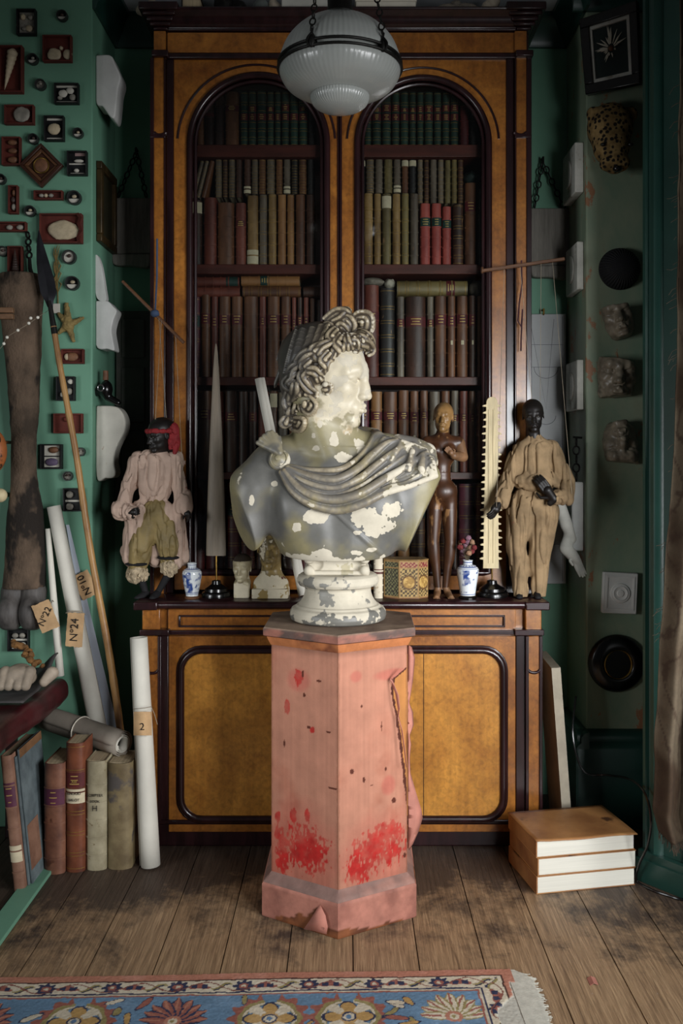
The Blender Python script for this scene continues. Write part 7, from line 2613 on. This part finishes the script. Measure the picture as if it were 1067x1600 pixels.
nsgn = -1 if np.cross(TRr - TL, BL - TL)[1] > 0 else 1
mb = MB()
for b in ((0, 1, 0, .13), (0, 1, .87, 1), (0, .16, .13, .87), (.86, 1, .13, .87)):
    mb.add(*bar(*b, -.006, .022))
obj('frame_moulding', mb, m_black, ff, bevel=.003)
mb = MB()
for b in ((.16, .86, .13, .17), (.16, .86, .82, .87), (.16, .19, .17, .82), (.80, .86, .17, .82)):
    mb.add(*bar(*b, -.004, .012))
obj('grey_slip', mb, m_plast, ff)
obj('dark_ground', MB().add(*bar(.17, .85, .14, .86, -.006, .003)), M('dark_green_ground', '#10201d', .6, .2), ff)
rng = random.Random(2)
c0_ = (.50, .47)
for i in range(34):
    a = rng.uniform(0, 2 * PI)
    L_ = rng.uniform(.10, .24) * (1.2 if math.sin(a) < 0 else .8)
    e = (c0_[0] + L_ * math.cos(a), c0_[1] + L_ * 1.05 * math.sin(a))
    s_ = (c0_[0] + .06 * math.cos(a), c0_[1] + .06 * math.sin(a))
    m_ = ((s_[0] + e[0]) / 2 + .006, (s_[1] + e[1]) / 2)
    obj('petal', MB().tube([quad(0, 0, *s_, .006), quad(0, 0, *m_, .009), quad(0, 0, *e, .006)], [.0012, .0030, .0004], 6), m_paper, ff)
obj('flower_centre', MB().ell(quad(0, 0, *c0_, .007), (.011, .004, .011), 14, 8), m_brn, ff)

# leopard head, hair cap, three face casts
DL = PT(3.44)
lp = thing('leopard_mask', 'spotted leopard head mounted nose-down on the right pier', 'taxidermy', DL(950, 278))
S = SDF(DL(905, 285, -.12), DL(995, 150, .06), .0028)
S.ell(DL(953, 200), (.085, .075, .092), None, .01)
S.ell(DL(953, 232, -.02), (.068, .065, .070), None, .02)
S.ell(DL(955, 258, -.045), (.045, .045, .046), None, .02)
S.ell(DL(941, 262, -.05), (.024, .03, .026), None, .01)
S.ell(DL(967, 262, -.05), (.024, .03, .026), None, .01)
for u in (926, 984):
    S.ell(DL(u, 180, -.01), (.026, .02, .028), None, .012)
for u in (934, 976):
    S.ell(DL(u, 236, -.075), (.016, .016, .010), None, .008, 's')
S.cap(DL(955, 276, -.07), DL(955, 266, -.095), .004, .004, .006, 's')
S.cut((0, YR - .001, 0), (0, 1, 0))
V, Q = S.mesh()
pts_ = V * np.array((1, 1, 1.0)) * 58
cell = np.floor(pts_).astype(int)
best = np.full(len(V), 9.0)
for dx in (-1, 0, 1):
    for dy in (-1, 0, 1):
        for dz in (-1, 0, 1):
            cc = cell + np.array((dx, dy, dz))
            jit = np.stack([_hash(cc[:, 0], cc[:, 1], cc[:, 2], s) for s in (1, 2, 3)], 1) * .4 + .5
            best = np.minimum(best, np.linalg.norm(pts_ - cc - jit, axis=1))
spot = sst(.44 - best, 0, .05)
Cb = mixc('#6d5734', '#8a7148', sst(fbm(V, 30, 3, 3), -.3, .3)) * (1 - spot[:, None]) + hx('#15100c') * spot[:, None]
obj('fur', (V, Q), MA('leopard_fur', .9, .5, 260, .2, 90), lp, col=Cb)
for u in (934, 976):
    obj('eye', MB().ell(DL(u, 236, -.072), (.011, .008, .007), 12, 8), m_black, lp)
obj('nose', MB().ell(DL(955, 274, -.078), (.018, .016, .012), 14, 8), m_black, lp)
hc_ = thing('hair_cap', 'round black ribbed hair cap on the right pier above the face casts', 'cap', DL(967, 455))
c = np.array((X(967, YR), YR - .0006, Z(421, YR)))
prof = [(.0745, 0), (.0755, .012), (.070, .032), (.055, .05), (.034, .061), (.012, .066), (.0005, .067)]
obj('cap_body', MB().lathe([tuple(q) for q in spline(prof, 30)], c, 200, .035, 40, R=rotm(PI / 2, 0, 0)), m_blk, hc_, angle=0)
obj('cap_brim', MB().lathe([(.06, 0), (.078, 0), (.080, .006), (.076, .011), (.06, .011)], c, 48, R=rotm(PI / 2, 0, 0)), m_blk, hc_)
m_face = M('tarnished_bronze_plaster', '#746a5b', .38, .35, 22, .2, 60, spots=('#8a8070', 14, .58))


def facecast(label, u, v, hgt, lo, hi, roll_, yaw, w):
    c = np.array((X(u, 3.455), 3.455, Z(v, 3.455)))
    R = Rdir(math.radians(yaw), math.radians(4), roll_)
    S = SDF(c - .17, c + .17, .0026)
    headsdf(S, c + R[:, 2] * (-(lo + hi) / 2) * hgt + R[:, 0] * (-.20 * hgt), R, hgt, ears=False, lips=1.3, nose=.9)
    up = R[:, 2]
    S.cut(c + up * (hi - lo) / 2 * hgt, up + .12 * R[:, 1], .006)
    S.cut(c - up * (hi - lo) / 2 * hgt, -up + .10 * R[:, 1], .006)
    S.cut(c + R[:, 1] * w, R[:, 1] + .2 * up, .006); S.cut(c - R[:, 1] * w, -R[:, 1], .006)
    S.cut((0, YR - .0006, 0), (0, 1, 0))
    S.disp(lambda p: .004 * fbm(p, 45, 2, 3), .012)
    V, Q = S.mesh()
    return tag(obj('face_cast', (V, Q), m_face, None, loc=(c[0], YR, V[:, 2].min())), label, 'cast')


facecast('dark lower-face cast with tilted nose, topmost of the three on the right pier', 968, 503, .215, -.46, .10, .25, -12, .055)
facecast('broken nose-and-mouth cast, middle of the three on the right pier', 964, 591, .27, -.36, .16, -.06, -8, .072)
facecast('upside-down dark face cast, lowest of the three on the right pier', 969, 690, .25, -.46, .16, PI + .05, -8, .066)
t = thing('relief_tile', 'square white plaster tile with a round relief, on the right pier', 'tile', (X(966, YR), YR, Z(958, YR)))
Rt = rotm(0, math.radians(2.5), 0)
c = np.array((X(966, YR), YR - .012, Z(925.5, YR)))
obj('tile_body', MB().box(-.066, .066, -.012, .0115, -.078, .078, Rt, c), m_plw, t, bevel=.004)
obj('tile_border', MB().box(-.054, .054, -.0145, -.0121, -.064, -.058, Rt, c).box(-.054, .054, -.0145, -.0121, .058, .064, Rt, c).box(-.054, -.048, -.0145, -.0121, -.058, .058, Rt, c).box(.048, .054, -.0145, -.0121, -.058, .058, Rt, c), m_plw, t)
rr_ = MB()
obj('round_relief', MB().lathe([(.001, .020), (.012, .019), (.014, .0165), (.022, .0165), (.026, .019), (.030, .0165), (.036, .016), (.038, .0122), (.001, .0122)], c, 36, R=rotm(PI / 2, 0, 0)), m_plw, t)
t = thing('round_portrait', 'round black frame with an oval portrait, low on the right pier', 'frame', (X(963, YR), YR, Z(1082, YR)))
c = np.array((X(963, YR), YR - .0006, Z(1036, YR)))
obj('frame_ring', MB().lathe([tuple(q) for q in spline([(.052, .022), (.058, .030), (.075, .030), (.098, .022), (.109, .010), (.110, 0)], 24)] + [(.052, 0)], c, 56, R=rotm(PI / 2, 0, 0)), m_black, t, angle=50)
obj('inner_bezel', MB().tube([c + np.array((.051 * math.cos(a), -.024, .056 * math.sin(a))) for a in np.linspace(0, 2 * PI, 48, endpoint=False)], .004, 8, closed=True), m_brass, t)
obj('portrait_ground', MB().lathe([(.001, .003), (.053, .003), (.053, .006), (.001, .006)], c, 40, R=rotm(PI / 2, 0, 0)), M('portrait_dark', '#20140f', .4, .3), t)
obj('portrait_face', MB().ell(c + np.array((.004, -.006, .006)), (.015, .004, .022), 18, 10), M('portrait_pink', '#7d5040', .5, .25, 40), t)
obj('portrait_dress', MB().prism([(c[0] + a, c[2] + b) for a, b in ((-.03, -.045), (.036, -.045), (.028, -.020), (.012, -.010), (-.006, -.010), (-.022, -.022))], c[1] - .0085, c[1] - .006, 'y'), M('portrait_red', '#4d2a20', .5, .3, 40), t)

# ------------------------------------------------------------------ floor, right: leaning canvas, three folios, cable, curtain
cv_ = thing('stretched_canvas', 'stretched canvas standing edge-on between bookcase and right pier', 'canvas', (.78, 3.42, 0))
Rc = rotm(0, math.radians(-4.2), math.radians(-2))
oc = np.array((.8015, 3.30, .001))
obj('stretcher_bar', MB().box(-.015, .015, 0, .28, 0, .64, Rc, oc), M('raw_stretcher_wood', '#5d4a38', .8, .25, 8), cv_, bevel=.002)
obj('canvas_cloth', MB().box(-.0165, -.0152, -.0015, .281, .001, .641, Rc, oc).box(.0152, .0165, -.0015, .281, .001, .641, Rc, oc).box(-.0165, .0165, -.003, -.0015, .001, .641, Rc, oc).box(-.0165, .0165, -.003, .281, .6405, .642, Rc, oc), M('primed_canvas', '#a89f8d', .85, .12, 14, .3, 200), cv_, bevel=.001)

m_fore = M('white_page_edges', '#c9c6ba', .8, .05, 3, .15, 40, stretch=(1, 1, 90))
m_tcov = M('rubbed_tan_cover', '#7d5232', .45, .3, 5, .25, 60, col2='#a87a4a', spots=('#4d3322', 7, .62))
ang = math.atan2(.066, .336)
Rk = rotm(0, 0, ang)
ok = np.array((.607, 2.927, 0))
hk_ = (EYE - (1314 - CY) * 2.927 / FPX) / 3 - .0004
for i, lb in enumerate(('white-edged folio book, lowest of the floor stack at right', 'white-edged folio book, middle of the floor stack at right', 'folio book with rubbed tan cover, topmost of the floor stack at right')):
    o_ = ok + np.array((0, 0, i * (hk_ + .0005) + .0004)) + Rk @ np.array((.004 * (i == 1), .003 * (i == 2), 0))
    t = thing('folio_book', lb, 'book', o_ + Rk @ np.array((.17, .12, 0)), group='large folios stacked on the floor')
    W_, D_, tb_ = .343, .243, .003
    cv = MB().box(0, W_, 0, D_, 0, tb_, Rk, o_)
    top_cov = [0, W_ + .004, -.006, D_] if i == 2 else [0, W_, 0, D_]
    if i < 2:
        cv.box(*top_cov, hk_ - tb_, hk_, Rk, o_)
    obj('cover', cv, m_tcov, t, bevel=.001)
    obj('spine', MB().box(0, .004, 0, D_, tb_ + .0002, hk_ - tb_ - .0002, Rk, o_), m_tcov, t)
    obj('page_block', MB().box(.0045, W_ - .003, .002, D_ - .003, tb_ + .0002, hk_ - tb_ - .0002, Rk, o_), m_fore, t, smooth=False)
    if i == 2:
        gx, gy = np.linspace(-.002, W_ + .006, 24), np.linspace(-.008, D_, 16)
        g = np.array([[o_ + Rk @ np.array((x, y, hk_ - tb_ + .0012 + .004 * (sst(.05 - x, 0, .05) * sst(.10 - y, 0, .1)) + .0012 * math.sin(x * 30) * sst(.04 - y, 0, .04))) for x in gx] for y in gy])
        obj('tan_cover', MB().sheet(g, .003), m_tcov, t, angle=0)

cb = spline([P(884, 1085, 3.47) + np.array((.03, -.03, 0)), P(895, 1150, 3.38), P(912, 1205, 3.36), P(950, 1211, 3.33), P(985, 1218, 3.12), P(1008, 1240, 2.98), P(1017, 1280, 2.92), P(1012, 1320, 2.94), P(998, 1352, 2.98), (.955, 3.01, .006), (.985, 2.95, .0045), (1.02, 2.915, .0045), (1.07, 2.88, .0045), (1.2, 2.86, .0045)], 90)
tag(obj('cable', MB().tube(cb, .0042, 8), m_black, None, loc=(.96, 2.99, 0)), 'thin black cable looping down the dado to the floor at right', 'cable')

# patterned curtain at the right edge
YCu = 2.80
DCu = PT(YCu)
cur = thing('curtain', 'vine-patterned brown and cream curtain with ragged fringe at the right edge', 'curtain', DCu(1060, 1310))
nu, nv = 110, 330
us, vs = np.linspace(0, 1, nu), np.linspace(-30, 1300, nv)
g = np.zeros((nv, nu, 3))
for i, v in enumerate(vs):
    ul = np.interp(v, [-30, 300, 560, 700, 900, 1100, 1200, 1262, 1300], [1066, 1064, 1062, 1056, 1040, 1027, 1024, 1022, 1032])
    ul += 3 * fbm(np.array((v * .02, 0, 0)), 1, 3, 3)
    ur = ul + 125
    for j, s in enumerate(us):
        u = ul + (ur - ul) * s
        yy = .035 * math.sin(s * 20 + v * .002) + .02 * math.sin(s * 7 + 1 + v * .004) + .008 * math.sin(s * 47)
        g[i, j] = DCu(u, v + 12 * math.sin(s * 9), yy * .75 - .21 * s)
V = g.reshape(-1, 3)
gs, gv = np.meshgrid(us, vs)
pu, pv_ = gs.ravel() * .5, gv.ravel() * .00196
pp = np.stack([pu, pv_, pu * 0], 1)
vine = np.abs(np.sin(pu * 42 + 2.2 * np.sin(pv_ * 16) + fbm(pp, 12, 2, 2)))
leafn = fbm(pp, 34, 3, 7)
ink = np.maximum(sst(.16 - vine, 0, .08), sst(leafn, .22, .30) * sst(.6 - vine, 0, .2))
Cb = mixc('#54493a', '#382a1d', sst(fbm(pp, 5, 3, 5) + .35 * sst(pv_, 1.9, 2.3), -.1, .35))
Cb = Cb * (1 - .75 * ink[:, None]) + hx('#33241a') * .75 * ink[:, None]
mbc = MB().sheet(g, .0035)
obj('curtain_cloth', mbc, MA('woven_vine_cloth', .9, .4, 220, .12, 60), cur, col=np.concatenate([np.clip(Cb, 0, 1)] * 2), angle=0)
rng = random.Random(8)
fr_m = MB()
m_frn = M('dark_curtain_fringe', '#3d3328', .9, .3, 40)
for i in range(40):
    v = rng.uniform(100, 1000)
    ii = int((v + 30) / 1330 * (nv - 1))
    a = g[ii, 0]
    L_ = rng.uniform(.012, .035)
    fr_m.tube([a, a + np.array((-L_ * .6, -.004, -L_ * .3)), a + np.array((-L_, -.002, -L_ * rng.uniform(.2, 1.2)))], .0008, 4)
for j in range(0, 46):
    a = g[-1, j]
    L_ = rng.uniform(.02, .035)
    fr_m.tube([a, a + np.array((rng.uniform(-.004, .004), 0, -L_ * .5)), a + np.array((rng.uniform(-.008, .008), 0, -L_))], .0013, 4)
o_ = obj('curtain_fringe', fr_m, m_frn, cur)
o_['kind'] = 'stuff'

# ------------------------------------------------------------------ the rug
YRF = 2.487
RX1 = X(797, YRF)                               # right-hand selvedge
rot_ = math.radians(1.7)
rug = thing('rug', 'blue-ground floral rug with cream border at the front of the floor', 'rug', (RX1, YRF, 0), (0, 0, rot_))
nx, ny = 620, 200
lx, ly = np.linspace(-1.55, 0, nx), np.linspace(0, -.50, ny)
gx, gy = np.meshgrid(lx, ly)
x = -gx + .0022 * fbm(np.stack([gx, gy, gx * 0], -1), 40, 2, 1)             # distance from the right selvedge
y = -gy + .0022 * fbm(np.stack([gx, gy, gx * 0], -1), 40, 2, 2)             # distance from the far edge
x = np.round(x / .0028) * .0028; y = np.round(y / .0028) * .0028
b = np.minimum(x * .92, y)                          # border coordinate
# along-border coordinate, so that the motifs turn the corner with the border
al = np.where(y <= x * .92, x, y + 10)
Cr = np.zeros(gx.shape + (3,)) + hx('#587e9c')
n_ = fbm(np.stack([gx, gy, gx * 0], -1), 16, 3, 3)
Cr = Cr * (1 + .22 * n_[..., None])
cream, navy, redc, org, oliv, och = hx('#c4b79c'), hx('#262c4a'), hx('#93503f'), hx('#ad6c50'), hx('#8d7f45'), hx('#b0883f')


def paint(mask, c):
    global Cr
    Cr = np.where(mask[..., None], c, Cr)


# field motifs between the border and beyond
def lobes(cx, cy, n, r, amp, ph=0.0, sy=1.0):
    dx, dy = x - cx, (y - cy) * sy
    rr, th = np.hypot(dx, dy), np.arctan2(dy, dx)
    return rr / (r * (1 + amp * np.cos(n * th + ph))), rr, th


UX = lambda u: RX1 - X(u, 2.29)
for cu in (118, 418, 541):
    cx, cy = UX(cu), .200
    q, rr, th = lobes(cx, cy, 14, .096, .10)
    paint((rr > .066) & (q < 1) & (np.abs(np.cos(th)) > .25), redc)
    q, rr, th = lobes(cx, cy, 8, .079, .04)
    paint((rr > .058) & (q < 1) & (np.abs(np.cos(th)) > .2), oliv)
    paint((np.abs(rr - .064) < .0035) & (np.abs(np.cos(th)) > .2), cream)
    q, rr, th = lobes(cx, cy, 4, .046, .32, PI / 4 * 0)
    paint(q < 1.12, navy); paint(q < 1.0, och)
    q, rr, th = lobes(cx, cy, 4, .050, .35, PI)
    paint((q < 1) & (rr > .024) & (np.abs(np.sin(2 * th)) > .8), cream)
    paint(rr < .019, navy); paint(rr < .014, cream); paint(rr < .008, hx('#4a6f92'))
for cu, cc, c2 in ((270, redc, org), (-30, redc, org), (705, cream, redc)):
    cx, cy = UX(cu), .205
    dx, dy = x - cx, y - cy
    for k_ in range(-4, 5):
        a = -PI / 2 + k_ * .42
        L_ = .100 - .004 * abs(k_)
        ex, ey = math.cos(a), math.sin(a)
        t_ = dx * ex + dy * ey
        s_ = -dx * ey + dy * ex + .18 * t_ * k_ * .3
        m_ = (t_ > .012) & (t_ < L_) & (np.abs(s_) < .017 * np.sin(np.clip(t_ / L_, 0, 1) * PI) ** .7 + .001)
        paint(m_ & (np.abs(s_) > .0125 * np.sin(np.clip(t_ / L_, 0, 1) * PI) ** .7), navy if cc is redc else oliv)
        paint(m_ & (np.abs(s_) <= .0125 * np.sin(np.clip(t_ / L_, 0, 1) * PI) ** .7), cc)
        paint(m_ & (np.abs(s_) < .003) & (t_ > .03), c2)
    paint(np.hypot(dx, dy) < .022, org); paint(np.hypot(dx, dy) < .012, cream); paint(np.hypot(dx, dy) < .006, oliv)
rng = random.Random(12)
for i in range(150):
    cx, cy = rng.uniform(.10, 1.5), rng.uniform(.112, .46)
    if min(math.hypot(cx - UX(u), (cy - .20) * .9) for u in (118, 418, 541, 270, 705)) < .098:
        continue
    a, L_, w_ = rng.uniform(0, PI), rng.uniform(.014, .03), rng.uniform(.005, .010)
    dx, dy = (x - cx) * math.cos(a) + (y - cy) * math.sin(a), -(x - cx) * math.sin(a) + (y - cy) * math.cos(a)
    q = (dx / L_) ** 2 + (dy / w_) ** 2
    paint(q < 1.5, navy); paint(q < 1, rng.choice((oliv, cream, och, redc, cream)))
# border bands
bm_ = lambda a, c: (b >= a) & (b < c)
paint(bm_(.094, .100), redc); paint(bm_(.088, .094), cream * .9); paint(bm_(.084, .088), navy)
paint(bm_(.031, .084), cream)
per = .172
for off, kind in ((.03, 0), (.087, 1), (.145, 2)):
    ph = ((al - off + per / 2) % per) - per / 2
    dyb = b - .058
    rr, th = np.hypot(ph, dyb), np.arctan2(dyb, ph)
    if kind in (0,):
        paint(rr < .024 * (1 + .18 * np.cos(8 * th)), navy); paint(rr < .012, redc); paint(rr < .006, cream)
    elif kind == 1:
        s_ = dyb - .012 * np.sin(ph * 90)
        paint((np.abs(ph) < .030) & (np.abs(s_) < .011 * (1 - np.abs(ph) / .034)), oliv)
        paint((np.abs(ph) < .020) & (np.abs(s_ - .004) < .003), navy)
    else:
        paint((np.abs(ph) < .030) & (np.abs(dyb + .004 * np.cos(ph * 120)) < .012 * (1 - (ph / .033) ** 2)), redc)
        paint((np.abs(np.abs(ph) - .013) < .008) & (np.abs(dyb) < .008), navy)
vine = b - (.058 + .020 * np.sin(al / per * 2 * PI))
paint(bm_(.031, .084) & (np.abs(vine) < .0022), redc * .7)
paint(bm_(.027, .031), hx('#4a2a22')); paint(bm_(-.01, .027), org)
wear = fbm(np.stack([gx, gy, gx * 0], -1), 22, 4, 9)
Cr = .82 * Cr + .18 * Cr.mean(-1, keepdims=True) + .012
Cr = Cr * (1 + .10 * wear[..., None]) + .03 * sst(wear, .1, .6)[..., None]
bare = sst(fbm(np.stack([gx, gy, gx * 0], -1), 9, 4, 15) * .03 + .010 + .065 * sst(y, .09, .22) - x, 0, .004) * (y > .06)
Cr = Cr * (1 - bare[..., None]) + hx('#b5b2a6') * bare[..., None]
knots = .0008 * fbm(np.stack([gx, gy, gx * 0], -1), 180, 2, 4) + .0015 * fbm(np.stack([gx, gy, gx * 0], -1), 8, 2, 6)
g = np.stack([gx, gy, .0085 + knots - .003 * bare], -1)
mbr = MB().grid(g)
bot = np.stack([gx, gy, np.full(gx.shape, .0006)], -1)
# closed edges so the pile has a thickness
for e_t, e_b in ((g[0], bot[0]), (g[:, -1], bot[:, -1])):
    mbr.grid(np.stack([e_t, e_b]))
colr = np.concatenate([Cr.reshape(-1, 3), np.concatenate([Cr[0], Cr[0]]), np.concatenate([Cr[:, -1], Cr[:, -1]])])
Qr = np.array(mbr.f)
obj('rug_pile', (mbr.V(), Qr[:, ::-1].copy()), MA('wool_rug', .95, .35, 260, .14, 120, spec=.1), rug, col=np.clip(colr, 0, 1), local=True)
# frayed white warps at the right-hand end
fm_ = MB()
rng = random.Random(21)
ys_ = np.linspace(0, -.42, 120)
out_ = .050 + .014 * fbm(np.stack([ys_, ys_ * 0, ys_ * 0], 1), 45, 4, 3) - .022 * sst(.05 - (-ys_), 0, .05)
gf = np.array([[(-.012, yy, .006), (o * .5, yy, .005), (o, yy + rng.uniform(-.002, .002), .0015)] for yy, o in zip(ys_, out_)])
fm_.sheet(gf, .0015)
for i in range(90):
    yy = rng.uniform(-.42, .006)
    o = float(np.interp(-yy, -ys_, out_))
    fm_.tube([(o - .006, yy, .003), (o + rng.uniform(.004, .012), yy + rng.uniform(-.006, .006), .002)], .0009, 4)
fo = obj('frayed_warps', fm_, M('white_cotton_warps', '#b8b5a8', .95, .12, 60, .5, 200), rug, local=True)
fo['kind'] = 'stuff'
sc = MB().sheet(np.array([[(X(u, 2.44), 2.44 + dy, .0012 + h) for (u, h) in ((919, .0), (925, .006), (932, .002))] for dy in (-.018, 0, .016)]), .001)
tag(obj('paper_scrap', sc, m_flap, None, loc=(X(925, 2.44), 2.44, .0005)), 'small pink scrap lying on the floorboards right of the rug', 'scrap')
